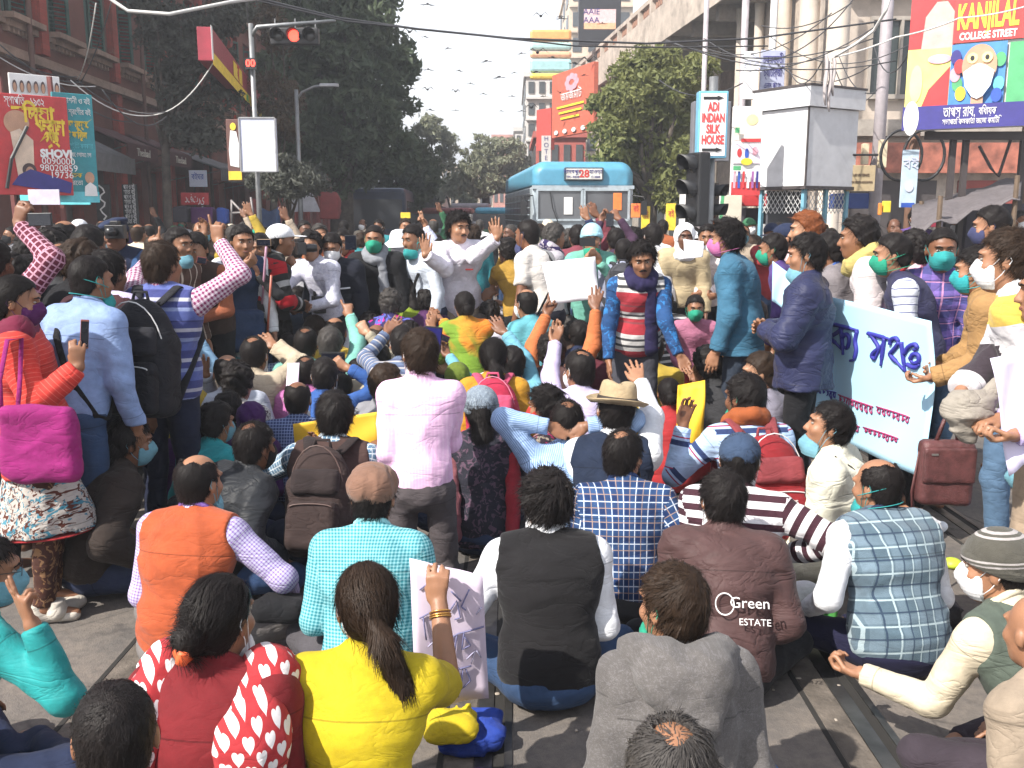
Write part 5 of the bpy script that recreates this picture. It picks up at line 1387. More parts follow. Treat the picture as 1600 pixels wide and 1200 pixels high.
m.bar(p0, p1, .08, .10); 
for u in (1490, 1510, 1600): q = at_y(u, 214, 12.9); m.bar(q, (q.x, q.y, .13), .07, .07, (0, 1, 0))
m.tube([at_y(1530, 228, 12.9), at_y(1548, 262, 12.9), at_y(1560, 276, 12.9), at_y(1580, 216, 12.9)], .02, 6)
props(m.build('iron_frame', S_('dark_iron', (.05, .04, .04), .7)), 'dark iron frame carrying the large colourful hoarding', 'frame')
o = empty('stall_canopy', at_y(1510, 330, 12.5), 0, 'sagging grey tarpaulin canopy over the bookstall at right', 'canopy')
L0 = o.location.copy(); m = MB(); vs = []; n = 14
for j in range(5):
 for i in range(n + 1):
  u = 1425 + 172 * i / n; vt = 322 - 46 * (i / n) + 3 * math.sin(i * 1.4)
  q = at_y(u, vt, 13.2 - j * .38) - L0; q.z += -.10 * j / 1 * .35 - .06 * math.sin(i * 1.1 + j) * (j % 2); q.y -= 0
  q.z = (at_y(u, vt, 13.2).z - L0.z) - j * .085 + .03 * math.sin(i * 1.3 + j * .8); vs.append(q)
m._add(vs, [(r * (n + 1) + c, r * (n + 1) + c + 1, (r + 1) * (n + 1) + c + 1, (r + 1) * (n + 1) + c) for r in range(4) for c in range(n)])
x_ = m.build('tarpaulin', cloth('tarp', (.14, .125, .13), None, .7, 0, .3, .9), o, smooth=True); sm = x_.modifiers.new('thickness', 'SOLIDIFY'); sm.thickness = .015
for u, yy in ((1440, 13.1), (1592, 13.1), (1470, 11.75), (1590, 11.75)): q = at_y(u, 318 - 46 * (u - 1425) / 172, yy) - L0; m = MB(); m.tube([q, (q.x, q.y, -L0.z + .13)], .03, 7); m.build('post', S_('wood', (.13, .09, .06), .85, bump=.5), o)
m = MB(); m.box2((1.9, 1.2, -L0.z + .13), (.2, .4, .1)); m.build('counter', S_('stall_dark', (.05, .045, .06), .8), o)
b = Board('stall_canopy', 'deep blue stall canopy under the white kiosk at right', 'canopy', 1312, 302, 1362, 326, 17, .6, S_('deep_blue', (.03, .06, .22), .7))
b = Board('stall_board', 'crimson board beside the pale stall wall at right', 'board', 1455, 328, 1472, 355, 14.5, .05, S_('crimson', (.30, .03, .06), .6))
b = Board('stall_board', 'pale stall wall panel behind the rust brown pole', 'board', 1417, 333, 1456, 362, 14.8, .06, offw)
b = Board('lantern', 'small yellow plastic bag hanging at a stall at right', 'bag', 1381, 314, 1393, 332, 14.4, .1, S_('yel_plastic', (.80, .62, .06), .5))
b = Board('lantern', 'small orange lamp shade hanging beside the yellow bag', 'lamp shade', 1373, 317, 1379, 336, 14.4, .06, S_('or_plastic', (.75, .25, .05), .5))
# ---------------- concrete building on the right
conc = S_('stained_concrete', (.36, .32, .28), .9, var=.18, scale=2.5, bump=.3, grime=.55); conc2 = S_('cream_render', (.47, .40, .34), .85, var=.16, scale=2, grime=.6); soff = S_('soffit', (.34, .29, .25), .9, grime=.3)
o = empty('building', (9.0, 30, 0), 0, 'tall concrete building with round columns and a projecting latticed balcony at right', 'building')
G = MB; L0 = Vector((9.0, 30, 0)); SL = -.10
def sx(y, x32=5.9): return x32 + SL * (y - 32.8)
def slab(x0f, x1f, y0, y1, z0, z1, mat, name):
 m = MB(); vs = []
 for z in (z0, z1):
  for (x, y) in ((x0f(y0), y0), (x1f(y0), y0), (x1f(y1), y1), (x0f(y1), y1)): vs.append((x - L0.x, y - L0.y, z))
 m._add(vs, [(0, 3, 2, 1), (4, 5, 6, 7), (0, 1, 5, 4), (1, 2, 6, 5), (2, 3, 7, 6), (3, 0, 4, 7)]); return m.build(name, mat, o)
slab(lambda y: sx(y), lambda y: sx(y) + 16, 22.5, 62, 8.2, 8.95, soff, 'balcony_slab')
slab(lambda y: sx(y) - .05, lambda y: sx(y) - .003, 22.4, 62, 8.05, 9.35, conc2, 'fascia')
slab(lambda y: sx(y) + .02, lambda y: sx(y) + .3, 22.5, 62, 9.85, 10.02, conc2, 'handrail')
for i in range(20):
 y0 = 22.6 + i * 2.0
 slab(lambda y: sx(y) + .0, lambda y: sx(y) + .32, y0, y0 + .3, 8.952, 9.848, conc2, 'parapet_pier')
 if i < 14:
  m = MB()
  for k in range(6):
   yy = y0 + .45 + k * .26
   for zz in (9.1, 9.45): m.tube([(sx(yy) + .14 - L0.x, yy + .11 * math.cos(a) - L0.y, zz + .2 + .15 * math.sin(a)) for a in [j * math.pi / 4 for j in range(9)]], .022, 5, cap=False)
  m.box2((sx(y0) + .10 - L0.x, y0 + .3 - L0.y, 8.952), (sx(y0) + .2 - L0.x, y0 + 2 - L0.y, 9.2)); x_ = m.build('lattice_panel', S_('terracotta', (.36, .20, .14), .8), o)
slab(lambda y: sx(y) + 2.6, lambda y: sx(y) + 16, 30, 50, 8.96, 26, conc2, 'upper_wall')
for j in range(4):
 for i in range(6):
  y0 = 31.5 + i * 3.2; z0 = 10.2 + j * 3.6
  f = slab(lambda y: sx(y) + 2.52, lambda y: sx(y) + 2.597, y0, y0 + 1.5, z0, z0 + 1.9, S_('dark_glass', (.03, .04, .04), .12), 'window')
for i in range(14):    # beams under the slab
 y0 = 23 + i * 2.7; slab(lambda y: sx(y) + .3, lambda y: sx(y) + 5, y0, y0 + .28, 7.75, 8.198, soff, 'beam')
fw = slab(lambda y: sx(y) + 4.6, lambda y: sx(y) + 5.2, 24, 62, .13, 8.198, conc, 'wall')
for i in range(10):
 y0 = 25 + i * 3.6
 for z0, hh in ((.5, 2.4), (4.3, 2.2)):
  f = slab(lambda y: sx(y) + 4.52, lambda y: sx(y) + 4.597, y0, y0 + 2.2, z0, z0 + hh, S_('dark_glass', (.03, .04, .04), .12), 'window')
colm = S_('column_cream', (.60, .52, .44), .8, var=.1, scale=2, grime=.35)
for u, y, px in ((1286, 20, 33), (1242, 22.8, 29), (1205, 26, 20), (1143, 31, 17), (1106, 37, 15), (1078, 44, 12), (1168, 29, 14), (1058, 52, 10)):
 x = (u - 800) / 1500 * y; r = px / 1500 * y / 2; m = MB(); m.lathe([(r * 1.25, .13), (r * 1.25, .5), (r, .6), (r, 7.6), (r * 1.15, 7.75), (r * 1.2, 8.05)], 22, c=(x - L0.x, y - L0.y, 0)); m.build('column', colm, o, smooth=True)
o2 = empty('building', (11, 21, 0), 0, 'cream rendered building with grey window bands behind the right hoarding', 'building')
a = at_y(1305, 333, 22).x
def bx2(x0, x1, y0, y1, z0, z1, mat, name): m = MB(); m.box2((x0 - 11, y0 - 21, z0), (x1 - 11, y1 - 21, z1)); return m.build(name, mat, o2)
bx2(a, 22, 22, 30, .13, 14, conc2, 'wall')
for k in range(4):
 zz = 3.55 + k * 3.0
 bx2(a - .12, 22, 21.7, 21.997, zz, zz + .35, conc, 'string_course')
 for i in range(6):
  x0 = a + .55 + i * 2.1
  f = bx2(x0, x0 + 1.25, 21.93, 21.997, zz + .9, zz + 2.45, S_('dark_glass', (.03, .04, .04), .12), 'window')
  m = MB()
  for q in (x0 - .06, x0 + .6, x0 + 1.25): m.box2((q - 11, .84, zz + .9), (q + .06 - 11, .926, zz + 2.45))
  m.box2((x0 - .06 - 11, .84, zz + .80), (x0 + 1.31 - 11, .926, zz + .898)); m.box2((x0 - .06 - 11, .84, zz + 2.452), (x0 + 1.31 - 11, .926, zz + 2.53)); m.build('frame', conc, f)
for i in range(5):
 x0 = a + .3 + i * 2.4
 bx2(x0, x0 + 1.9, 21.9, 21.997, .3, 2.6, [S_('shop_dark', (.06, .05, .05), .8), S_('shop_red', (.25, .05, .04), .7), S_('shop_dark', (.06, .05, .05), .8), offw, redp][i], 'shopfront')
bx2(a, 22, 21.6, 21.68, 2.75, 3.4, S_('shop_sign', (.35, .12, .08), .7, var=.4, scale=3), 'shop_sign')
for i, (u0, u1, v0, v1, c_, lb) in enumerate([(1128, 1160, 305, 350, offw, 'cream stall front below the colourful shop board'), (1160, 1216, 303, 322, redp, 'red stall canopy edge right of the cream stall front'), (1165, 1215, 325, 350, S_('stall_dark', (.05, .045, .06), .8), 'dark stall opening below the red canopy edge'), (1068, 1098, 300, 352, white, 'white painted post box behind the dark traffic lights')]):
 Board('stall', lb, 'stall', u0, v0, u1, v1, 16 + i * .3, .5, c_)
for i, (u0, v0, u1, v1, c_, lb) in enumerate([(1002, 322, 1016, 358, yel, 'plain yellow pillar banner right of the bus'), (1040, 318, 1057, 360, yel, 'yellow banner with orange print under the olive tree'), (986, 318, 1001, 340, orp, 'small orange poster at the right edge of the bus')]):
 b = Board('banner', lb, 'banner', u0, v0, u1, v1, 23, .05, c_); b.text('বই', .5, .6, .22, redp, fit=.6)
for i, (c_, du) in enumerate(((orp, 0), (white, 5), (grn, 10))):
 a_ = at_y(1117 + du, 300, 14); m = MB(); m._add([a_, a_ + Vector((.05, 0, 0)), a_ + Vector((.03, .02, -.5)), a_ + Vector((-.04, .02, -.5))], [(0, 1, 2, 3)])
 if i == 0: FL = empty('flag', a_, 0, 'folded orange white and green flag behind the signal pole', 'flag')
 x_ = m.build('stripe', c_, None); sm = x_.modifiers.new('t', 'SOLIDIFY'); sm.thickness = .006; x_.parent = FL; x_.matrix_parent_inverse = MTr(FL.location).inverted()
# ---------------- far end of the street
fw_ = S_('far_white', (.62, .60, .58), .8, var=.08, scale=1); fp = S_('far_pink', (.50, .26, .22), .8, scale=1); fc = S_('far_cream', (.58, .48, .38), .8, scale=1); fg = S_('far_glass', (.08, .09, .10), .3)
def block(label, u0, u1, v0, y, d, mat, cols, rows, group='buildings at the far end', z0=0, wf=.55, hf=.55):
 a = at_y(u0, v0, y); b_ = at_y(u1, v0, y); H = a.z; w_ = b_.x - a.x; o = empty('building', ((a.x + b_.x) / 2, y + d / 2, 0), 0, label, 'building', group)
 m = MB(); m.box((0, 0, H / 2), (w_, d, H)); m.build('wall', mat, o)
 m = MB(); m.box((0, 0, H + .15), (w_ + .3, d + .3, .3)); m.build('roof', mat, o)
 if cols:
  rh = (H - 2.5) / rows
  for r in range(rows):
   for c in range(cols):
    m = MB(); x = -w_ / 2 + w_ * (c + .5) / cols; z = 2.5 + rh * (r + .5)
    m.box((x, -d / 2 - .03, z), (w_ / cols * wf, .06, rh * hf)); f = m.build('window', fg, o)
   m = MB(); m.box((0, -d / 2 - .12, 2.5 + rh * r), (w_, .24, .12)); m.build('ledge', mat, o)
  for r in range(rows):       # street side
   for c in range(3):
    m = MB(); m.box((-w_ / 2 - .03, -d / 2 + d * (c + .5) / 3, 2.5 + rh * (r + .5)), (.06, d / 3 * wf, rh * hf)); m.build('window', fg, o)
 return o
block('white narrow building with many windows left of the orange hoarding', 822, 872, 120, 62, 16, fw_, 3, 6)
block('pinkish low building beyond the pale tree', 770, 815, 215, 105, 12, fp, 5, 3)
block('cream building closing the far end of the street', 690, 770, 262, 125, 10, fc, 7, 3)
block('red and white shop building below the orange hoarding', 838, 915, 215, 48, 10, S_('far_red', (.45, .12, .10), .8), 4, 2)
block('cream tower block above the bus', 890, 990, -30, 75, 14, fc, 4, 9)
block('grey white building past the pale tree on the right', 805, 826, 205, 80, 12, fw_, 2, 4)
block('dusky brown building far along the left of the street', 640, 692, 285, 110, 12, S_('far_brown', (.30, .2, .16), .8), 4, 3)
b = Board('billboard', 'orange red hoarding with a white flower emblem and yellow lines', 'billboard', 862, 118, 928, 216, 44, .2, S_('hoard_orange', (.56, .13, .08), .7), y1=40)
for k in range(8): a_ = k * math.pi / 4; b.ell(.5 + .11 * math.cos(a_), .80 + .09 * math.sin(a_), .055, .05, pink, 'petal')
b.text('জমজমাট', .5, .60, .5, white, fit=.5)
for k in range(3): b.rect(.15 + .05 * k, .44 - k * .09, .8 - .05 * k, .47 - k * .09, S_('pr_gold', (.92, .75, .05), .5), 'printed_line')
for k in range(4): b.ell(.14 + k * .22, .07, .05, .035, white, 'disc')
b = Board('billboard', 'plain red corner board left of the orange hoarding', 'billboard', 838, 172, 861, 236, 46, .2, S_('board_red', (.55, .08, .07), .6), y1=45)
b = Board('billboard', 'white vertical banner with tiny text below the red corner board', 'banner', 846, 212, 861, 262, 44, .1, fw_); b.text('H\nO\nT\nE\nL', .5, .5, .28, navyp)
m = MB()
for (u0, v0, u1, v1, c_, lb) in ((828, 46, 893, 66, S_('bb_orange', (.80, .38, .12), .5), 'orange top roll'), (828, 66, 893, 80, S_('bb_aqua', (.40, .62, .60), .5), 'aqua'), (828, 80, 893, 92, S_('bb_or2', (.76, .42, .25), .5), ''), (828, 92, 893, 114, S_('bb_aq2', (.35, .60, .62), .5), ''), (828, 114, 890, 125, S_('bb_yel', (.85, .68, .10), .5), '')):
 if v0 == 46: BB = empty('billboard', at_y(860, 85, 58), 0, 'stack of striped orange, aqua and yellow billboards on the far roof', 'billboard')
 a_ = at_y(u0, v1, 58) - BB.location; b_ = at_y(u1, v0, 58) - BB.location; m = MB(); m.box(((a_.x + b_.x) / 2, 0, (a_.z + b_.z) / 2), (b_.x - a_.x, .5, b_.z - a_.z - .05)); m.build('stripe_panel', c_, BB, bevel=.15)
b = Board('billboard', 'black billboard with a small pink and orange picture high above the bus', 'billboard', 904, -12, 971, 70, 50, .6, S_('bb_black', (.02, .022, .03), .5)); b.rect(.12, .30, .88, .68, S_('bb_pic', (.72, .50, .52), .5), 'picture'); b.rect(.12, .30, .88, .42, S_('bb_or2', (.76, .42, .25), .5), 'picture'); b.text('AAIE\nAAA', .30, .55, .40, navyp)
m = MB(); m.tube([at_y(937, 70, 50.4), (at_y(937, 70, 50.4).x, 50.4, 8.9)], .18, 8); m.build('support', blk, b.o).matrix_parent_inverse = b.o.matrix_world.inverted()
# ---------------- the bus
bus = empty('bus', (at_y(911, 333, 23).x, 23, 0), math.atan(.075), 'blue roofed city bus with a pale front and a route board reading 28', 'bus')
busb = S_('bus_blue', (.09, .30, .44), .45, grime=.25, var=.06); busw = S_('bus_pale', (.38, .44, .48), .5, var=.12, grime=.45); busg = S_('bus_grey', (.10, .11, .115), .6)
W2 = 1.20; Lb = 9.5
m = MB()
prof = [(-W2, .55), (W2, .55), (W2, 2.52), (-W2, 2.52)]
m.box2((-W2, .05, .45), (W2, Lb, 2.50)); m.build('body', busw, bus, bevel=.05)
V, F = polygonize([BX((0, Lb / 2, 2.60), (W2 + .03, Lb / 2 + .02, .48), r=.34)], .06, None, cuts=[((0, 0, 2.51), (0, 0, -1.))]); link('roof', mesh_np('roof', V, F), bus, busb)
m = MB(); m.box((0, -.03, 2.78), (.92, .14, .30)); db = m.build('destination_board', S_('board_dark', (.04, .06, .08), .5), bus, bevel=.02)
m = MB(); m.box((0, -.104, 2.78), (.84, .01, .24)); m.build('board_face', S_('board_face', (.62, .60, .56), .6), db); txt('28', .24, S_('num_red', (.55, .05, .04), .6), db, face_cam(.0, -.113, 2.78), bold=.006); txt('যাদবপুর', .12, navyp, db, face_cam(-.28, -.113, 2.83)); txt('হাওড়া', .12, navyp, db, face_cam(.27, -.113, 2.83)); txt('TM - RIDE', .07, navyp, db, face_cam(-.27, -.113, 2.71)); txt('C-3009', .07, navyp, db, face_cam(.27, -.113, 2.71))
glass = NT('windscreen'); glass.base((.10, .105, .115), .08, 0, .6)
for x0, x1 in ((-1.09, -.03), (.03, 1.09)):
 m = MB(); m.box2((x0, .035, 1.72), (x1, .06, 2.42)); ws = m.build('windscreen', glass.m, bus)
 m = MB()
 for a_, b_ in (((x0, 1.72), (x1, 1.72)), ((x0, 2.42), (x1, 2.42)), ((x0, 1.72), (x0, 2.42)), ((x1, 1.72), (x1, 2.42))): m.bar((a_[0], .02, a_[1]), (b_[0], .02, b_[1]), .05, .05, (0, 1, 0))
 m.build('frame', busw, ws)
m = MB(); m.tube([(-.78, 0, 2.38), (-.72, -.02, 2.0), (-.60, -.01, 1.68)], .012, 5); m.build('wiper', blk, bus)
m = MB(); m.box2((.72, .02, 1.95), (.92, .034, 2.35)); m.build('sticker', orp, bus); m = MB(); m.box2((-W2 - .01, -.0, 2.44), (W2 + .01, .05, 2.52)); m.build('brow', busw, bus)
m = MB(); m.box2((-.45, .01, 1.85), (-.25, .033, 2.25)); m.build('paper_notice', white, bus)
m = MB(); m.box2((-1.15, .0, .95), (1.15, .049, 1.30)); m.build('grille', busg, bus); m = MB(); m.box2((-1.18, -.06, .50), (1.18, .045, .72)); m.build('bumper', busg, bus)
for s in (-1, 1):
 m = MB(); m.lathe([(0, .04), (.08, .03), (.11, 0)], 16, M=MTr((s * .85, .04, .85)) @ MRo(math.pi / 2, 4, 'X')); m.build('headlight', S_('lamp_glass', (.7, .7, .7), .15), bus, smooth=True)
 for yy in (1.8, 7.2):
  m = MB(); m.lathe([(0, .0), (.25, .0), (.44, -.02), (.48, .05), (.48, .22), (.44, .27), (0, .27)], 22, M=MTr((s * (W2 - .12), yy, .48)) @ MRo(s * math.pi / 2, 4, 'Y')); m.build('wheel', S_('tyre', (.02, .02, .02), .8), bus, smooth=True)
 for k in range(7):
  y0 = .5 + k * 1.25; m = MB(); m.box2((s * (W2 + .002), y0, 1.55), (s * (W2 + .02), y0 + 1.1, 2.35)); w_ = m.build('window', S_('bus_window', (.05, .055, .06), .2), bus)
  m = MB()
  for q in range(4): m.box2((s * (W2 + .022), y0 + .02, 1.66 + q * .17), (s * (W2 + .035), y0 + 1.08, 1.685 + q * .17))
  m.build('window_bars', busw, w_)
 m = MB(); m.tube([(s * 1.15, .1, 2.3), (s * 1.42, -.15, 2.25), (s * 1.42, -.15, 2.15)], .015, 6); m.box((s * 1.42, -.15, 2.0), (.14, .04, .32)); m.build('mirror', blk, bus)
co = empty('coach', (at_y(580, 333, 34).x, 34, 0), math.atan(.04), 'dark blue grey coach parked in the shade of the left trees', 'bus')
m = MB(); m.box2((-1.2, 0, .4), (1.2, 9, 2.75)); m.build('body', S_('coach_blue', (.05, .065, .11), .35), co, bevel=.15)
m = MB(); m.box2((-1.08, -.02, 1.35), (1.08, .0, 2.35)); m.build('windscreen', glass.m, co); m = MB(); m.box2((-1.15, -.03, .9), (1.15, -.003, 1.15)); m.build('grille', S_('coach_red', (.25, .05, .05), .5), co)
for k in range(6): m = MB(); m.box2((1.202, .5 + k * 1.4, 1.5), (1.215, 1.7 + k * 1.4, 2.3)); m.build('window', glass.m, co)
for s in (-1, 1): m = MB(); m.lathe([(0, 0), (.42, 0), (.48, .05), (.48, .25), (0, .27)], 20, M=MTr((s * .95, 1.6, .48)) @ MRo(s * math.pi / 2, 4, 'Y')); m.build('wheel', S_('tyre', (.02, .02, .02), .8), co, smooth=True)
for i, (u, y, col, col2, lb, w_, h_) in enumerate([(668, 40, S_('van_red', (.28, .08, .08), .5), fg, 'low dull red van roof seen behind the crowd at centre', 3.6, 2.1), (768, 38, S_('auto_blue', (.10, .42, .62), .5), fg, 'small vehicle with a bright blue roof left of the bus', 1.3, 2.1), (735, 52, S_('van_grey', (.3, .3, .34), .5), fg, 'pale grey minibus far down the road at centre', 2.1, 2.4)]):
 o_ = empty('vehicle', (at_y(u, 333, y).x, y, 0), 0, lb, 'vehicle')
 m = MB(); m.box2((-w_ / 2, 0, .35), (w_ / 2, 3.5, h_ * .6)); m.build('body', [busw, S_('auto_green', (.08, .2, .1), .6), busw][i], o_, bevel=.1); m = MB(); m.box2((-w_ / 2 + .08, .1, h_ * .6 + .002), (w_ / 2 - .08, 3.3, h_ * .88)); m.build('windscreen', glass.m, o_); m = MB(); m.box2((-w_ / 2, 0, h_ * .88 + .002), (w_ / 2, 3.4, h_)); m.build('roof', col, o_, bevel=.12)
 for s in (-1, 1): m = MB(); m.lathe([(0, 0), (.28, 0), (.32, .05), (.32, .2), (0, .2)], 16, M=MTr((s * (w_ / 2 - .2), .8, .32)) @ MRo(s * math.pi / 2, 4, 'Y')); m.build('wheel', S_('tyre', (.02, .02, .02), .8), o_)
b = Board('sign', 'small yellow notice on a post in front of the coach', 'sign', 626, 332, 641, 341, 20, .03, yel)
m = MB(); q = at_y(634, 341, 20.05); m.tube([q, (q.x, q.y, 0)], .02, 6); x_ = m.build('post', grey, b.o); x_.matrix_parent_inverse = b.o.matrix_world.inverted()
# ---------------- overhead wires
cabm = S_('cable_pale', (.55, .54, .52), .6); cabd = S_('cable_dark', (.05, .05, .055), .6)
def wire(label, pts, r, mat, sag=0.0, n=14, group='overhead wires'):
 P = [at_y(*p) for p in pts]
 m = MB(); m.tube(cable(P, sag, n), r, 6); props(m.build('wire', mat, smooth=True), label, 'wire', group)
wire('thick pale cable sagging across the top left corner', [(130, -30, 6), (200, 17, 6), (265, 22, 6), (360, 3, 6.2), (430, -6, 6.5)], .011, cabm, .0, 8)
wire('double dark cable running down across the sky to the right, upper strand', [(380, -8, 11), (530, 28, 11.5), (650, 45, 12), (800, 60, 12.5), (1010, 68, 13), (1180, 60, 13.5), (1400, 30, 14)], .014, cabd, .0, 5)
wire('double dark cable running down across the sky to the right, lower strand', [(380, -4, 11), (540, 33, 11.5), (700, 50, 12), (900, 72, 12.8), (1010, 74, 13), (1200, 72, 13.5)], .010, cabd, .0, 5)
wire('pale curved cable swooping from the top towards the kiosk', [(1392, -10, 9), (1385, 15, 9), (1365, 48, 9.2), (1335, 70, 9.3), (1305, 88, 9.5)], .014, cabm, .0, 6)
wire('long pale wire crossing in front of the portrait hoarding', [(1300, 90, 10), (1400, 58, 10), (1500, 28, 9.5), (1610, 8, 9)], .009, cabm, .02, 8)
gw = random.Random(4)
for i, (a, c) in enumerate([((1040, 62), (1400, 95)), ((1040, 64), (1365, 60)), ((1090, 70), (1300, 20)), ((1200, 95), (1340, -10)), ((1150, 110), (1370, 40)), ((1200, 55), (1420, 70)), ((1030, 125), (1160, 130)), ((1300, 92), (1370, 140)), ((1230, 100), (1285, 95)), ((1190, 40), (1330, 5)), ((1365, 70), (1430, 60)), ((1310, 85), (1365, 145)), ((1190, 75), (1365, 100)), ((1100, 60), (1290, 88))]):
 wire('thin dark wire among the tangle over the round columns', [(a[0], a[1], 15 + gw.uniform(-2, 3)), (c[0], c[1], 15 + gw.uniform(-2, 2))], .009, cabd, gw.uniform(.1, .45), 10)
for i, (a, c) in enumerate([((0, 90), (150, 135)), ((10, 85), (120, 120)), ((0, 70), (130, 128)), ((110, 125), (240, 180)), ((120, 125), (260, 175)), ((90, 130), (210, 190)), ((150, 5), (120, 125)), ((175, 0), (125, 130)), ((160, 140), (260, 182)), ((240, 180), (335, 95)), ((385, -5), (395, 130))]):
 wire('thin dark wire in the tangle on the red building', [(a[0], a[1], 17 + gw.uniform(-1, 2)), (c[0], c[1], 18 + gw.uniform(-1, 2))], .011, cabd if i % 3 else cabm, gw.uniform(.1, .4), 10)
for i, (u, v0, v1, lb) in enumerate([(1290, 80, 165, 'long grey rag hanging from the wires above the kiosk, left one'), (1302, 85, 150, 'grey rag hanging from the wires above the kiosk, right one'), (1296, 95, 175, 'thin pale rag strip hanging lowest above the kiosk')]):
 m = MB(); m.tube([at_y(u + 2 * math.sin(k), v0 + (v1 - v0) * k / 6, 14.2) for k in range(7)], [.02, .06, .05, .07, .055, .05, .02], 7, flat=.4); props(m.build('rag', S_('rag_grey', (.42, .38, .38), .9), smooth=True), lb, 'rag')
# ---------------- birds
def bird(u, v, y, flap, sc=1.0):
 o = empty('bird', at_y(u, v, y), gw.uniform(-.6, .6), 'small dark bird gliding in the bright sky over the street', 'bird', 'birds over the street')
 key = 'bird%d' % flap
 if key not in HAIR:
  V, F = polygonize([EL((0, 0, 0), (.07, .16, .06), k=.03), EL((0, .17, .03), (.04, .05, .04), k=.03), RC((0, -.12, 0), (0, -.28, -.01), .045, .035, n=(0, 0, 1), f=2.5, k=.03)], .022); HAIR[key] = mesh_np('bird_body', V, F)
  for s in (-1, 1):
   m = MB(); a_ = .35 if flap else -.12
   pts = [(0, .07, 0), (s * .22, .10, a_ * .6), (s * .48, -.02, a_ * .5 - (.22 if flap else .0)), (s * .24, -.08, a_ * .45), (0, -.08, 0)]
   m._add(pts + [(p_[0], p_[1], p_[2] - .012) for p_ in pts], [(0, 1, 2, 3, 4), (9, 8, 7, 6, 5)] + [(k, k + 5, (k + 1) % 5 + 5, (k + 1) % 5) for k in range(5)]); HAIR[key + 'w%d' % s] = m.me('wing')
 bm = S_('bird_dark', (.03, .028, .028), .8)
 link('body', HAIR[key], o, bm).scale = (sc,) * 3
 for s in (-1, 1): link('wing', HAIR[key + 'w%d' % s], o, bm).scale = (sc,) * 3
for i, (u, v) in enumerate([(668, 6), (640, 50), (664, 57), (669, 108), (717, 110), (643, 138), (668, 140), (712, 143), (755, 146), (650, 168), (672, 171), (712, 172), (783, 173), (845, 25), (875, 25), (877, 28), (815, 83), (840, 82), (863, 89), (804, 113), (838, 112), (913, 117), (920, 95), (800, 150), (875, 145), (815, 173), (848, 150), (897, 98), (941, 36), (852, 150), (830, 168), (700, 75), (760, 95), (735, 130), (780, 120)]):
 bird(u, v, 26 + (i * 7) % 17, i in (1, 6, 7, 13, 17, 22, 24, 30), (.62 if i in (1, 6, 7, 13, 17, 22, 24, 30) else .42) * (.8 if v > 130 else 1))
# ------------------------------------------------------------------ cloth palette
C = cloth
def c_(name, *a, **k): return C(name, *a, **k)
K_black = C('black_cloth', (.012, .012, .014)); K_navy = C('navy_cloth', (.018, .026, .060)); K_white = C('white_cotton', (.74, .75, .78)); K_cream = C('cream_cotton', (.70, .66, .52)); K_grey = C('grey_trouser', (.075, .070, .078)); K_dgrey = C('charcoal', (.035, .035, .038)); K_jeans = C('blue_denim', (.035, .085, .20)); K_brown = C('dark_brown', (.050, .030, .024)); K_beige = C('beige_cloth', (.36, .30, .23)); K_khaki = C('khaki', (.30, .24, .18)); K_lblue = C('pale_blue', (.36, .50, .78)); K_pink = C('pink_cotton', (.78, .50, .70)); K_teal = C('teal_cloth', (.02, .30, .34)); K_mint = C('mint_cotton', (.30, .68, .58)); K_red = C('red_cloth', (.50, .025, .03)); K_orange = C('orange_wool', (.58, .105, .025), sheen=.3); K_yellow = C('yellow_knit', (.80, .60, .012)); K_purple = C('deep_purple', (.050, .012, .085)); K_lilac = C('lilac_cotton', (.52, .46, .66)); K_turq = C('turquoise', (.05, .55, .56)); K_sky = C('sky_cotton', (.22, .58, .74)); K_maroon = C('maroon', (.14, .02, .03)); K_mustard = C('mustard', (.62, .36, .05)); K_olive = C('olive_knit', (.13, .12, .07)); K_magenta = C('magenta', (.42, .01, .20))
M_blue = C('mask_blue', (.22, .50, .62), wrinkle=.2); M_white = C('mask_white', (.75, .75, .76), wrinkle=.2); M_green = C('mask_green', (.02, .42, .26), wrinkle=.2); M_teal = C('mask_teal', (.03, .42, .42), wrinkle=.2); M_pink = C('mask_pink', (.80, .22, .52), wrinkle=.2); M_purple = C('mask_purple', (.08, .015, .09), wrinkle=.2); M_red = C('mask_red', (.70, .05, .03), wrinkle=.2); M_navy = C('mask_navy', (.06, .07, .18), wrinkle=.2); M_black = C('mask_black', (.015, .015, .018), wrinkle=.2)
G_sit = 'people sitting on the road'; G_ring = 'people standing round the seated crowd'; G_front = 'people sitting nearest the camera'
def thing_mesh(name, V, F, mat, label, cat, group=None): return props(link(name, mesh_np(name, V, F), None, mat), label, cat, group)
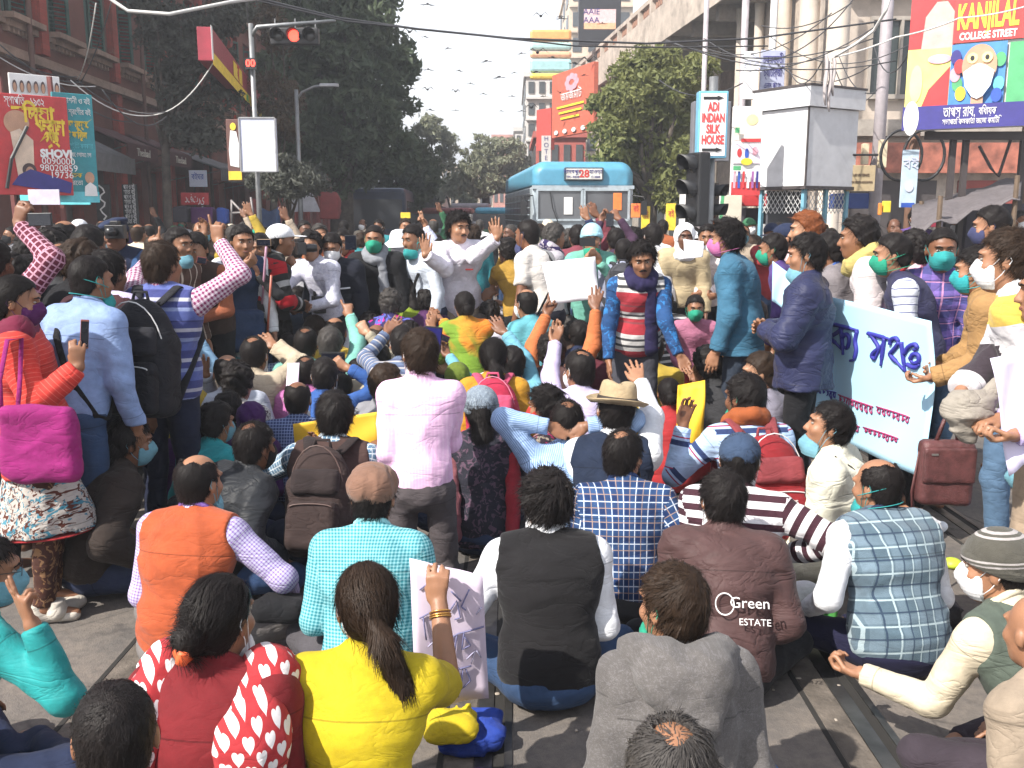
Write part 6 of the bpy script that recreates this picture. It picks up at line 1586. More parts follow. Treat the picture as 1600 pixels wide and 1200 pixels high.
def backpack(g, label, m1, m2, sc=1.0, h=.46, w=.30, d=.17, back=.20, down=.0, light=None, text=None):
 S = g.S * sc; up = n3(g.sp[3] - g.sp[1]); f = n3(np.cross(up, g.lat)); c = g.sp[3] - up * (h * .52 + .02 + down) * S - f * (back) * S
 Fm = np.stack([g.lat, f, up], 1); M4 = g.W @ MTr(c) @ Matrix(Fm.tolist()).to_4x4()
 o = bpy.data.objects.new('backpack', None); COL.objects.link(o); o.matrix_world = M4; props(o, label, 'backpack')
 w *= S; h *= S; d *= S
 V, F = polygonize([BX((0, 0, -h * .12), (w / 2, d / 2, h * .36), r=.06 * S), EL((0, -.0, h * .20), (w * .46, d * .50, h * .32), k=.05)], .011, folds(3, .006, 8)); link('main_bag', mesh_np('main_bag', V, F), o, m1)
 V, F = polygonize([BX((0, -d * .55, -h * .22), (w * .40, .045 * S, h * .22), r=.035 * S)], .010, folds(4, .004, 11)); link('front_pocket', mesh_np('front_pocket', V, F), o, m1)
 V, F = polygonize([BX((0, -d * .52, h * .17), (w * .38, .032 * S, h * .12), r=.028 * S)], .010, folds(5, .003, 11)); link('upper_pocket', mesh_np('upper_pocket', V, F), o, m2)
 z = MB()
 z.tube([(w * .42 * math.cos(a), -d * .30 - .045 * S * math.sin(a), h * (.10 + .40 * math.sin(a))) for a in [math.pi * i / 12 for i in range(13)]], .0035, 5); z.build('zip', light or m2, o, smooth=True)
 z = MB(); z.tube([(w * .33 * math.cos(a), -d * .55 - .047 * S, -h * .06 + h * .03 * math.sin(a)) for a in [math.pi * i / 10 for i in range(11)]], .0035, 5); z.build('zip', light or m2, o, smooth=True)
 z = MB(); z.tube([(-.04 * S, 0, h * .50), (-.03 * S, 0, h * .58), (.03 * S, 0, h * .58), (.04 * S, 0, h * .50)], .009, 6); z.build('handle', m2, o, smooth=True)
 Ti = M4.inverted() @ g.W
 for s, sh in ((1, g.SR), (-1, g.SL)):
  pts = [c + up * h * .47 + g.lat * s * .06 * S + f * .05 * S, g.sp[3] + g.lat * s * .10 * S - f * .045 * S + up * .040 * S, g.sp[3] + g.lat * s * .115 * S + f * .05 * S + up * .022 * S, g.sp[3] + g.lat * s * .12 * S + f * .115 * S - up * .10 * S, g.sp[2] + g.lat * s * .155 * S + f * .08 * S - up * .08 * S, g.sp[1] + g.lat * s * .165 * S - f * .02 * S, c - up * h * .40 + g.lat * s * w * .42 + f * .04 * S]
  z = MB(); z.tube([Ti @ Vector(p) for p in pts], .030 * S, 8, flat=.32); z.build('strap', m2, o, smooth=True)
 if text: txt(text, .04 * S, light, o, MTr((0, -d * .55 - .052 * S, -h * .12)) @ MRo(math.pi / 2, 4, 'X'))
 return o
def phone(g, s, label, w=.075, h=.15, mat=None, name='phone', cat='phone', off=(0, 0, 0), screen=False, land=True, matface=None):
 """a phone or tablet in the hand, standing across the line of sight of its holder"""
 e, wr, hp, hd, pn = g.A[0 if s > 0 else 1]
 c = g.W @ Vector(wr + hd * .10 * g.S) + Vector(off); rot = g.root.rotation_euler.z
 if land: w, h = h, w
 o = bpy.data.objects.new(name, None); COL.objects.link(o); o.matrix_world = MTr(c) @ MRo(rot, 4, 'Z'); props(o, label, cat)
 m = MB(); m.box((0, 0, 0), (w, .010, h)); m.build('case', mat or MATS['dark'], o, bevel=.004)
 m = MB(); m.box((0, -.0065, 0), (w * .92, .002, h * .90)); m.build('screen', matface or S_('screen_dark', (.01, .012, .02), .1), o)
 m = MB(); m.box((-w * .36, .0065, h * .32), (w * .16, .003, w * .16)); m.build('camera_bump', MATS['dark'], o)
 return o
def sheet(label, cat, name, corners, mat, th=.004, wav=.012, seed=0, n=10, parent=None):
 """a held sheet through four world corners tl,tr,br,bl"""
 tl, tr, br, bl = [Vector(c) for c in corners]; rr = random.Random(seed); vs = []; uv = []
 nn = (tr - tl).cross(bl - tl).normalized(); a, b_, c0 = rr.uniform(2, 5), rr.uniform(2, 5), rr.uniform(0, 6)
 for j in range(n + 1):
  for i in range(n + 1):
   s, t = i / n, j / n; p = tl.lerp(tr, s).lerp(bl.lerp(br, s), t) + nn * wav * math.sin(a * s + b_ * t + c0) * (1 + math.sin(7 * s + 3 * t)); vs.append(p)
 fs = [(j * (n + 1) + i, (j + 1) * (n + 1) + i, (j + 1) * (n + 1) + i + 1, j * (n + 1) + i + 1) for j in range(n) for i in range(n)]
 m = MB(); m._add(vs, fs); o = m.build(name, mat, parent, smooth=True); sm = o.modifiers.new('thickness', 'SOLIDIFY'); sm.thickness = th
 props(o, label, cat); return o, (lambda s, t, d=.006: tl.lerp(tr, s).lerp(bl.lerp(br, s), t) + nn * (wav * math.sin(a * s + b_ * t + c0) * (1 + math.sin(7 * s + 3 * t))) - nn * d)
def strokes(lines, f, mat, name, r, parent):
 """pen strokes on a sheet: lines of (s,t) points"""
 m = MB()
 for L in lines:
  L2 = []
  for a, b_ in zip(L[:-1], L[1:]):
   for k in range(3): L2.append((a[0] + (b_[0] - a[0]) * k / 3, a[1] + (b_[1] - a[1]) * k / 3))
  L2.append(L[-1]); m.tube([f(s, t) for s, t in L2], r, 5)
 o = m.build(name, mat, parent, smooth=True); o['kind'] = 'stuff'; return o
def belt(g, label, mat, name='shoulder_strap', s=1, r=.022, parent=None):
 S = g.S; f, up, l = g.fwd, g.upt, g.lat * s
 pts = [g.sp[3] + l * .10 * S + up * .035 * S - f * .02, g.sp[3] + l * .06 * S - f * .095 * S - up * .04 * S, g.sp[2] - l * .01 * S - f * .152 * S, g.sp[1] - l * .10 * S - f * .135 * S, g.sp[0] - l * .19 * S - f * .03 * S, g.sp[0] - l * .19 * S + f * .05 * S, g.sp[1] - l * .08 * S + f * .145 * S, g.sp[2] + l * .03 * S + f * .150 * S, g.sp[3] + l * .09 * S + f * .075 * S - up * .05 * S, g.sp[3] + l * .10 * S + up * .035 * S]
 m = MB(); m.tube(pts, r * S, 8, flat=.28); return m.build(name, mat, g.root, smooth=True)
def scarf(g, mat, name='scarf', seed=1, tails=0, r=.05):
 S = g.S; ax = n3(g.hc - g.sp[3]); c0 = g.sp[3] + ax * .035 * S; P = []
 xx = g.lat; yy = g.fwd
 ring = [c0 + xx * math.cos(a) * .075 * S + yy * (math.sin(a) * .080 + .005) * S - g.upt * .018 * S * math.sin(a) for a in [math.pi * 2 * i / 8 for i in range(9)]]
 for a, b_ in zip(ring[:-1], ring[1:]): P.append(RC(a, b_, r * S, k=.02))
 if tails:
  for s in ([1, -1] if tails == 2 else [tails if tails in (1, -1) else 1]):
   a = c0 + yy * .095 * S + xx * s * .06 * S - g.upt * .03; b_ = g.sp[1] + yy * .175 * S + xx * s * .085 * S; P.append(RC(a, b_, .040 * S, .048 * S, n=yy, f=1.9, k=.02))
   P.append(RC(b_, b_ - np.array([0, 0, .10 * S]), .048 * S, .05 * S, n=yy, f=1.9, k=.02))
 V, F = polygonize(P, .012, folds(seed, .008, 13)); uv = np.stack([V[F][:, :, 0], V[F][:, :, 2]], -1)
 return link(name, mesh_np(name, V, F, uv=uv), g.root, mat)
def px(u, v, y, h=None, pole=None, pn=None, hd=None):
 d = {'at': ('px', u, v, y)}
 if h: d['h'] = h
 if pole: d['pole'] = pole
 if pn: d['pn'] = pn
 if hd: d['hd'] = np.array(hd, float)
 return d
DN = (0, -.2, -1)
# ================================================================== nearest people
g = person('person in turquoise shirt and glasses at the lower left edge, raising a hand', -22, 835, 2.95, -35, top=C('turq_shirt', (.015, .42, .42), rough=.6), bottom=K_navy, arms=(px(50, 975, 2.75, 'two', (-.2, 0, -1)), 'knee'), hair='short', mask=(M_blue, 'on'), face=True, glasses=True, group=G_front, rigk=dict(hyaw=-.5))
g = person('person seen only as a dark cropped head at the lower left, bald spot showing', 175, 1062, None, 12, top=K_dgrey, bottom=K_black, hair='crop', tone=1, group=G_front, rigk=dict(hyaw=.1))
g = person('woman in deep red kurta and white heart patterned stole, hair in orange clip', 345, 897, None, -8, top=C('deep_red_kurta', (.24, .006, .012), wrinkle=.35), bottom=K_red, hair='bun', tone=1, mask=(M_white, 'chin'), group=G_front, t=.02, rigk=dict(hyaw=-.25, build=1.02), skirt=.02, fold=.006, freq=6)
heart = C('heart_stole', (.60, .035, .045), ('hearts', (.80, .76, .76), .068), wrinkle=.3)
S = g.S
for s in (1, -1):      # stole over both shoulders
 q0 = g.sp[3] + g.lat * s * .140 * S + g.upt * .01 + g.fwd * .03; q1 = g.sp[2] + g.lat * s * .165 * S - g.fwd * .085; q2 = g.sp[1] + g.lat * s * .160 * S - g.fwd * .09; q3 = g.sp[0] + g.lat * s * .155 * S - g.fwd * .10
 P = [RC(q0, q1, .092 * S, .088 * S, k=.04), RC(q1, q2, .088 * S, .085 * S, k=.04), RC(q2, q3, .085 * S, .08 * S, k=.04)]
 V, F = polygonize(P, .011, folds(s + 5, .010, 8, (2.5, 2.5, .4))); uv = np.stack([V[F][:, :, 0] + V[F][:, :, 1] * .7, V[F][:, :, 2]], -1); link('stole', mesh_np('stole', V, F, uv=uv), g.root, heart)
V, F = polygonize([RC((0, -.105, -.01), (0, -.155, -.055), .02, .028, k=.02, n=(0, .6, 1), f=1.3)], .007, folds(2, .006, 30)); o = link('hair_clip', mesh_np('hair_clip', V, F), g.root, S_('orange_scrunchie', (.75, .12, .03), .6)); o.matrix_local = MTr(g.hc) @ Matrix(g.HM.tolist()).to_4x4()
g = person('woman in bright yellow top with a ponytail holding up a written pink poster', 570, 879, None, -2, top=C('yellow_top', (.80, .60, .006), wrinkle=.35, rough=.75), sleeve='short', bottom=K_purple, hair='pony', haircol='brown', tone=0, mask=(M_white, 'on'), arms=(px(686, 942, 2.93, 'grip', (.25, .3, -1), (0, 1, 0), (-.05, .1, 1)), 'lap'), group=G_front, t=.012, fold=.0055, freq=6, rigk=dict(hyaw=.35, hpitch=.15, build=.98))
m = MB(); A_ = g.A[0]
for k in (.030, .040, .047):
 cc = A_[1] - n3(A_[1] - A_[0]) * k; ax = n3(A_[1] - A_[0]); x_ = n3(np.cross(ax, (0, 1, 0))); y_ = np.cross(ax, x_)
 m = MB(); m.tube([cc + x_ * math.cos(a) * .034 + y_ * math.sin(a) * .034 for a in [math.pi * i / 8 for i in range(17)]], .0028, 5, cap=False); m.build('bangle', S_('gold', (.75, .42, .12), .3, .9), g.root, smooth=True)
po, f = sheet('pale pink poster with faint handwritten bengali strokes held by the woman in yellow', 'poster', 'poster', [at_y(640, 874, 3.02), at_y(754, 898, 3.05), at_y(764, 1092, 3.12), at_y(650, 1112, 3.06)], S_('pink_paper', (.66, .56, .68), .75, var=.04), .003, .008, 3)
ink = S_('ink_blue', (.16, .16, .30), .7); ink2 = S_('ink_faint', (.42, .40, .55), .7)
strokes([[(.12, .18), (.30, .10), (.34, .24)], [(.55, .16), (.68, .22)], [(.80, .12), (.68, .26), (.74, .28)], [(.52, .30), (.62, .22), (.66, .34), (.58, .36)], [(.10, .36), (.30, .30)], [(.15, .35), (.18, .5)]], f, ink, 'pen_stroke', .0028, po)
strokes([[(.50, .50), (.62, .46), (.98, .40)], [(.60, .47), (.55, .62)], [(.70, .45), (.66, .58), (.78, .55), (.70, .48)], [(.45, .80), (.60, .72), (.58, .95)], [(.66, .74), (.62, .90), (.76, .84), (.70, .74)], [(.60, .73), (.78, .72)]], f, ink, 'pen_stroke', .0032, po)
strokes([[(.72, .66), (.84, .60), (.78, .70)], [(.86, .60), (.92, .66)], [(.20, .55), (.32, .50), (.28, .62)], [(.15, .62), (.3, .70)], [(.40, .14), (.46, .08)], [(.88, .30), (.96, .24)]], f, ink2, 'pen_stroke', .0028, po)
hood_m = C('grey_marl', (.115, .106, .102), ('floral', [(.15, .14, .14)], 150), sheen=.35, weave=1.2, wrinkle=.35)
g = person('man in grey marl hooded sweatshirt and blue jeans sitting low at the front', 1048, 879, None, 6, top=hood_m, bottom=C('bright_jeans', (.03, .16, .42)), hair='short', haircol='brown', tone=0, mask=(M_green, 'chin'), t=.022, fold=.010, freq=5.5, group=G_front, rigk=dict(hyaw=.55, build=.92), arms=('lap', 'lap'), hem=.06)
S = g.S; c0 = g.sp[3]
P = [RC(c0 + g.lat * .115 * S - g.fwd * .02 + g.upt * .02, c0 - g.fwd * .115 * S - g.upt * .03 + g.lat * .05, .062, .068, k=.04), RC(c0 - g.lat * .115 * S - g.fwd * .02 + g.upt * .02, c0 - g.fwd * .115 * S - g.upt * .03 - g.lat * .05, .062, .068, k=.04), RC(c0 - g.fwd * .11 * S - g.upt * .03 - g.lat * .06, c0 - g.fwd * .125 * S - g.upt * .16 + g.lat * .01, .085, .05, k=.05), RC(c0 - g.fwd * .11 * S - g.upt * .03 + g.lat * .06, c0 - g.fwd * .125 * S - g.upt * .16 + g.lat * .01, .085, .05, k=.05), RC(c0 + g.lat * .115 * S - g.fwd * .02 + g.upt * .02, c0 + g.lat * .06 + g.fwd * .09 - g.upt * .02, .052, .04, k=.04), RC(c0 - g.lat * .115 * S - g.fwd * .02 + g.upt * .02, c0 - g.lat * .06 + g.fwd * .09 - g.upt * .02, .052, .04, k=.04)]
V, F = polygonize(P, .010, folds(8, .010, 8)); link('hood', mesh_np('hood', V, F, uv=np.stack([V[F][:, :, 0], V[F][:, :, 2]], -1)), g.root, hood_m)
g = person('person seen only as greying tousled hair at the bottom edge behind the hooded man', 1052, 1118, 1.78, 0, top=K_olive, bottom=K_black, hair='thin', haircol='salt', tone=0, group=G_front, rigk=dict(hyaw=-.2, hpitch=.25))
bean = C('striped_beanie', (.085, .080, .066), ('bands', [(0, (.085, .080, .066)), (.35, (.40, .37, .36)), (.42, (.085, .080, .066)), (.50, (.40, .37, .36)), (.57, (.085, .080, .066))], .085), sheen=.4, weave=1.5)
g = person('man in striped olive knit cap, cream sweater and grey green vest at right', 1556, 828, 3.05, 25, top=C('cream_sweater', (.62, .54, .40)), over=C('vest_green_grey', (.085, .105, .085)), bottom=C('dark_plum', (.045, .035, .045)), hair='crop', hat=('beanie', bean), mask=(M_white, 'on'), tone=0, arms=('lap', px(1345, 1052, 3.15, 'fist', DN)), group=G_front, rigk=dict(hyaw=.55, lean=.3, build=1.05), collar=C('cream_sweater', (.62, .54, .40)))
z = MB(); z.box((0, -.108, .075), (.052, .006, .05)); o = z.build('patch', S_('patch_dark', (.03, .03, .03), .8), g.root); o.matrix_local = MTr(g.hc) @ Matrix(g.HM.tolist()).to_4x4() @ MRo(.3, 4, 'X')
z = MB(); z.box((0, -.1115, .075), (.032, .004, .030)); o = z.build('patch', S_('patch_light', (.45, .42, .42), .8), g.root); o.matrix_local = MTr(g.hc) @ Matrix(g.HM.tolist()).to_4x4() @ MRo(.3, 4, 'X')
g = person('bald man whose reddish brown head just enters the right edge beside the knit cap', 1622, 925, 2.6, 20, top=K_khaki, bottom=K_grey, hair=None, tone=0, group=G_front)
# ================================================================== second row
wt_in = K_white
g = person('man in black sleeveless vest over a white shirt, thick black hair, blue jeans', 852, 734, None, 3, top=wt_in, over=C('black_vest', (.011, .010, .011), sheen=.1), bottom=K_jeans, hair='thick', haircol='black', tone=0, mask=(M_white, 'chin'), hem=.10, over_hem=.015, arms=('lap', 'knee'), group=G_sit, rigk=dict(hyaw=.35, build=1.08), over_t=.027, collar=K_white)
g = person('man in blue tartan shirt with white lines and a bald patch', 977, 670, None, -4, top=C('tartan_shirt', (.030, .095, .26), ('plaid', (.010, .025, .09), (.62, .68, .78), .062, (.40, .26, .18)), wrinkle=.4), bottom=K_dgrey, hair='thin', tone=0, mask=(M_black, 'chin'), arms=('knee', 'lap'), group=G_sit, rigk=dict(hyaw=-.55, build=1.02), t=.016, collar=C('tartan_shirt', (.030, .095, .26), ('plaid', (.010, .025, .09), (.62, .68, .78), .062, (.40, .26, .18)), wrinkle=.4), hem=.08, fold=.006, freq=6)
jk = C('plum_brown_jacket', (.105, .048, .046), rough=.6, wrinkle=.8)
g = person('man in plum brown jacket printed with Green ESTATE on the back', 1130, 733, None, -6, top=jk, bottom=K_black, hair='short', tone=1, mask=(M_white, 'chin'), t=.030, fold=.010, freq=6, group=G_sit, rigk=dict(hyaw=.2, lean=.2, bend=.22, build=1.02), arms=('lap', 'lap'), collar=jk, hem=.08)
prw = S_('print_grey', (.62, .60, .60), .7)
def on_back(g, x, z, off=.0):
 """frame lying on the back of a figure: x to its right, z down from the neck, metres"""
 up = n3(g.sp[3] - g.sp[1]); f = n3(np.cross(up, g.lat)); c = g.sp[3] - up * z + g.lat * x - f * (.16 + off)
 return MTr(c) @ Matrix(np.stack([g.lat, up, -f], 1).tolist()).to_4x4()
def stick(o, g, body):
 """press flat lettering onto the cloth behind it"""
 from mathutils.bvhtree import BVHTree
 sh = next(c for c in g.root.children if c.name.startswith(body)); me = sh.data
 bv = BVHTree.FromPolygons([v.co.copy() for v in me.vertices], [tuple(p.vertices) for p in me.polygons])
 M_ = o.matrix_local.copy(); dirv = (M_.to_3x3() @ Vector((0, 0, -1))).normalized(); Mi = M_.inverted()
 for v in o.data.vertices:
  p = M_ @ v.co; hit = bv.ray_cast(p - dirv * .2, dirv, .6)
  if hit[0] is not None: v.co = Mi @ (hit[0] - dirv * (.0035 + max(0, v.co.z) * .4))
def finelet(t, size, g, x, z, body='shirt'):
 o = txt(t, size, prw, g.root, on_back(g, x, z), extr=.001)
 bm_ = o.data; stick(o, g, body); return o
finelet('Green', .058, g, .075, .27); finelet('ESTATE', .036, g, .092, .34)
m = MB(); n = 28
for i in range(n):
 for rr0, rr1 in ((.036, .040),):
  pass
ring_v = [(r_ * math.cos(2 * math.pi * i / n) * .85, r_ * math.sin(2 * math.pi * i / n), 0) for r_ in (.038, .043) for i in range(n)]
m._add(ring_v, [(i, (i + 1) % n, n + (i + 1) % n, n + i) for i in range(n)]); me_ = m.me('logo_ring'); o = link('logo_ring', me_, g.root, prw); o.matrix_local = on_back(g, -.018, .275); stick(o, g, 'shirt')
tc = C('teal_check', (.03, .34, .42), ('check', (.30, .62, .66), .013, .45), wrinkle=.35)
g = person('man in teal checked shirt wearing a soft brown flat cap', 583, 728, None, 0, top=tc, bottom=K_grey, hair='short', tone=0, hat=('flat', C('brown_cap', (.30, .155, .10), sheen=.3), 'cap'), arms=('lap', 'lap'), group=G_sit, rigk=dict(hyaw=-.15, build=1.02, lean=.16), t=.016, collar=tc, fold=.006, freq=6)
vs_ = C('violet_stripe', (.52, .50, .66), ('check', (.22, .12, .40), .013, .38), wrinkle=.5)
g = person('bald man in orange knitted vest over a violet checked shirt', 312, 707, None, -12, top=vs_, over=K_orange, bottom=C('grey_flannel', (.17, .155, .15)), hair='bald', tone=0, mask=(M_blue, 'chin'), arms=(px(455, 925, 4.0, 'relax', (1, -.4, -.4)), 'lap'), group=G_sit, rigk=dict(hyaw=-.25, build=1.06), over_t=.028, over_hem=.04, collar=vs_, freq=6, over_fold=.008)
bj = C('black_jacket', (.022, .024, .028), rough=.5, wrinkle=.8)
g = person('man in black jacket and blue jeans looking to the right beside the orange vest', 400, 658, None, -45, top=bj, bottom=C('jeans_mid', (.025, .07, .19)), hair='thin', haircol='black', tone=2, mask=(M_black, 'on'), t=.03, fold=.010, freq=5.5, arms=('knee', 'knee'), group=G_sit, rigk=dict(hyaw=.1, lean=.25, bend=.2, build=1.08), collar=bj)
dbj = C('brown_parka', (.035, .026, .022), wrinkle=.8)
g = person('person in dark brown jacket with a blue mask squatting in the shade at left', 205, 652, 4.7, -55, top=dbj, bottom=K_navy, hair='short', tone=2, mask=(M_blue, 'on'), face=True, t=.035, fold=.012, freq=5, arms=('knee', 'knee'), group=G_sit, rigk=dict(hyaw=-.15, lean=.16, bend=.2, build=1.02))
g = person('man in brown padded vest and blue checked shirt holding a yellow card', 523, 610, 5.0, -3, top=C('blue_check_b', (.16, .30, .46), ('grid', (.55, .62, .68), .022, .22)), over=C('brown_vest', (.062, .036, .032)), bottom=K_navy, hair='short', tone=2, group=G_sit, arms=(px(600, 700, 5.35, 'grip', (1, 0, -.6)), px(470, 705, 5.3, 'grip', (-1, 0, -.6))), rigk=dict(build=1.05), collar=C('blue_check_b', (.16, .30, .46), ('grid', (.55, .62, .68), .022, .22)))
backpack(g, 'worn dark brown backpack on the man in the padded vest', C('pack_brown', (.040, .026, .024), wrinkle=.9), C('pack_brown2', (.028, .02, .02)), 1.08, .47, .27, .16, .21, light=S_('zip_brown', (.10, .06, .05), .5))
sheet('bright yellow card held by the man with the brown backpack', 'placard', 'placard', [at_y(458, 662, 5.45), at_y(597, 643, 5.5), at_y(600, 700, 5.5), at_y(462, 722, 5.45)], S_('yellow_card', (.80, .48, .03), .7, var=.04), .003, .008, 5)
pk = C('pink_shirt', (.78, .48, .70), ('vstripe', (.82, .54, .74), .02, .4), wrinkle=.4)
g = person('man kneeling up in a pale pink shirt, grey trousers and bare feet', 655, 513, 4.75, 4, pose='kneel', top=pk, bottom=C('grey_slacks', (.078, .066, .070)), hair='short', haircol='brown', tone=1, mask=(M_white, 'chin'), arms=(px(688, 630, 5.0, 'grip', (.15, -.4, -1)), px(612, 750, 4.80, 'relax', (-.1, -1, 0))), group=G_sit, t=.013, fold=.007, freq=5.5, hem=.13, rigk=dict(hyaw=.25, build=.88, lean=.05, bend=.08), collar=pk)
g = person('man in light blue striped shirt with both hands clasped behind his head', 886, 624, None, 0, top=C('blue_pin', (.30, .47, .80), ('vstripe', (.42, .58, .86), .010, .4), wrinkle=.5), bottom=K_dgrey, hair='thin', haircol='black', tone=1, arms=('behind', 'behind'), group=G_sit, t=.017, hem=.08, rigk=dict(build=1.05), collar=C('blue_pin', (.30, .47, .80), ('vstripe', (.42, .58, .86), .010, .4), wrinkle=.5))
g = person('man in straw hat and navy vest with one white sleeve raised', 966, 588, 5.0, -12, top=K_white, over=C('navy_vest', (.014, .022, .045)), bottom=K_black, hair='short', tone=0, hat=('straw', C('straw', (.66, .50, .30), weave=1.5), 'straw_hat'), mask=(M_white, 'chin'), arms=(px(1000, 592, 5.4, 'open', (1, -.3, -.6)), 'lap'), group=G_sit, rigk=dict(hyaw=.3, hroll=.12))
g = person('woman with a red mask and black bobbed hair turned to the left', 850, 603, 5.6, 60, top=C('dark_floral', (.03, .02, .03), ('floral', [(.4, .02, .1), (.3, .25, .2)], 22)), bottom=K_black, hair='thick', tone=0, mask=(M_red, 'on'), face=True, group=G_sit, rigk=dict(hyaw=.1))
g = person('woman in a grey knitted cap with long black hair and a red stole', 751, 604, 5.35, 4, top=C('dark_kurta', (.022, .022, .032), ('floral', [(.10, .06, .09)], 26)), bottom=C('crinkle_blue', (.03, .045, .09), wrinkle=1.2), hair='long', tone=1, hat=('beanie', C('grey_knit', (.22, .27, .33), ('floral', [(.32, .38, .44)], 90), weave=2.2, sheen=.4), 'knit_cap'), group=G_sit, rigk=dict(build=.95), skirt=.05)
S = g.S
for s, mm in ((1, C('red_stole', (.42, .012, .03))), (-1, C('rose_stole', (.32, .10, .12)))):
 P = [RC(g.SR * (s > 0) + g.SL * (s < 0) + g.upt * .04, g.sp[1] + g.lat * s * .17 * S - g.fwd * .10, .045, .045, k=.03), RC(g.sp[1] + g.lat * s * .17 * S - g.fwd * .10, g.sp[0] + g.lat * s * .15 * S - g.fwd * .16 - np.array([0, 0, .05]), .042, .035, k=.03)]
 V, F = polygonize(P, .012, folds(s + 4, .008, 12, (2, 2, .3))); link('stole', mesh_np('stole', V, F), g.root, mm)
ykurta = C('yellow_kurta', (.74, .36, .02))
g = person('woman in yellow kurta with a braid and a pink rucksack on her back', 771, 528, 6.15, 0, pose='kneel', top=ykurta, bottom=C('red_skirt', (.4, .02, .05)), hair='pony', tone=1, group=G_sit, rigk=dict(build=.95), skirt=.1)
backpack(g, 'bright pink rucksack on the woman in the yellow kurta', C('pack_pink', (.62, .025, .085), wrinkle=.9), C('pack_pink2', (.70, .09, .20)), 1.05, .52, .31, .18, .20, light=S_('zip_pink', (.6, .2, .3), .5))
g = person('man in cream white jacket with a black cross strap looking left', 1303, 627, 4.75, 62, top=C('cream_jacket', (.72, .70, .58), wrinkle=.7), bottom=K_cream, hair='short', haircol='black', tone=0, mask=(M_blue, 'chin'), face=True, t=.030, fold=.009, freq=5.5, arms=(px(1190, 760, 4.9, 'relax', DN), 'lap'), group=G_sit, rigk=dict(hyaw=.2, hpitch=-.15, lean=-.02, bend=.1, build=1.05))
belt(g, '', K_black, s=-1, r=.030)
pv = C('blue_plaid_knit', (.115, .19, .25), ('plaid', (.17, .24, .30), (.40, .50, .54), .105, (.018, .035, .075)), sheen=.4, wrinkle=.25, weave=1.5)
g = person('man in grey blue tartan knit vest and white sleeves with a tied teal mask', 1368, 714, 3.95, 12, top=C('white_jersey', (.70, .71, .74), wrinkle=.7), over=pv, bottom=C('midnight', (.012, .012, .035)), hair='bald', tone=0, mask=(M_teal, 'chin', 'tied'), arms=('lap', 'knee'), group=G_sit, rigk=dict(hyaw=.45, hpitch=.15, build=1.12, lean=.18), t=.022, over_t=.036, over_hem=.06, collar=K_navy, over_fold=.007)
bw = C('striped_black_white', (.70, .68, .70), ('bands', [(0, (.70, .68, .70)), (.52, (.055, .02, .03))], .062), wrinkle=.4)
g = person('man in navy peaked cap and brown and white striped shirt', 1158, 676, 4.25, -18, top=bw, bottom=K_white, hair='short', tone=1, hat=('cap', C('navy_denim_cap', (.045, .085, .17)), 'cap'), mask=(M_white, 'chin'), arms=(px(1235, 865, 4.15, 'relax', (1, -.4, 0)), 'lap'), group=G_sit, t=.02, rigk=dict(build=1.04))
os_ = C('blue_band_tee', (.42, .56, .78), ('bands', [(0, (.42, .56, .78)), (.55, (.03, .05, .14)), (.72, (.42, .56, .78)), (.80, (.35, .03, .08)), (.84, (.42, .56, .78))], .16))
g = person('person in light blue banded shirt with an orange scarf reaching out a hand', 1163, 569, 5.35, 8, top=os_, bottom=K_dgrey, hair='short', tone=2, mask=(M_green, 'chin'), arms=('lap', px(1068, 665, 5.3, 'cup', DN)), group=G_sit, rigk=dict(hyaw=.5))
scarf(g, C('rust_scarf', (.42, .10, .02)), r=.050)
backpack(g, 'red and black rucksack on the person with the orange scarf', C('pack_red', (.36, .012, .02), wrinkle=.7), C('pack_grey_red', (.33, .05, .06)), 1.05, .50, .31, .19, .21, down=.04, light=prw, text='Skybags'.replace('Skybags', 'Sports'))
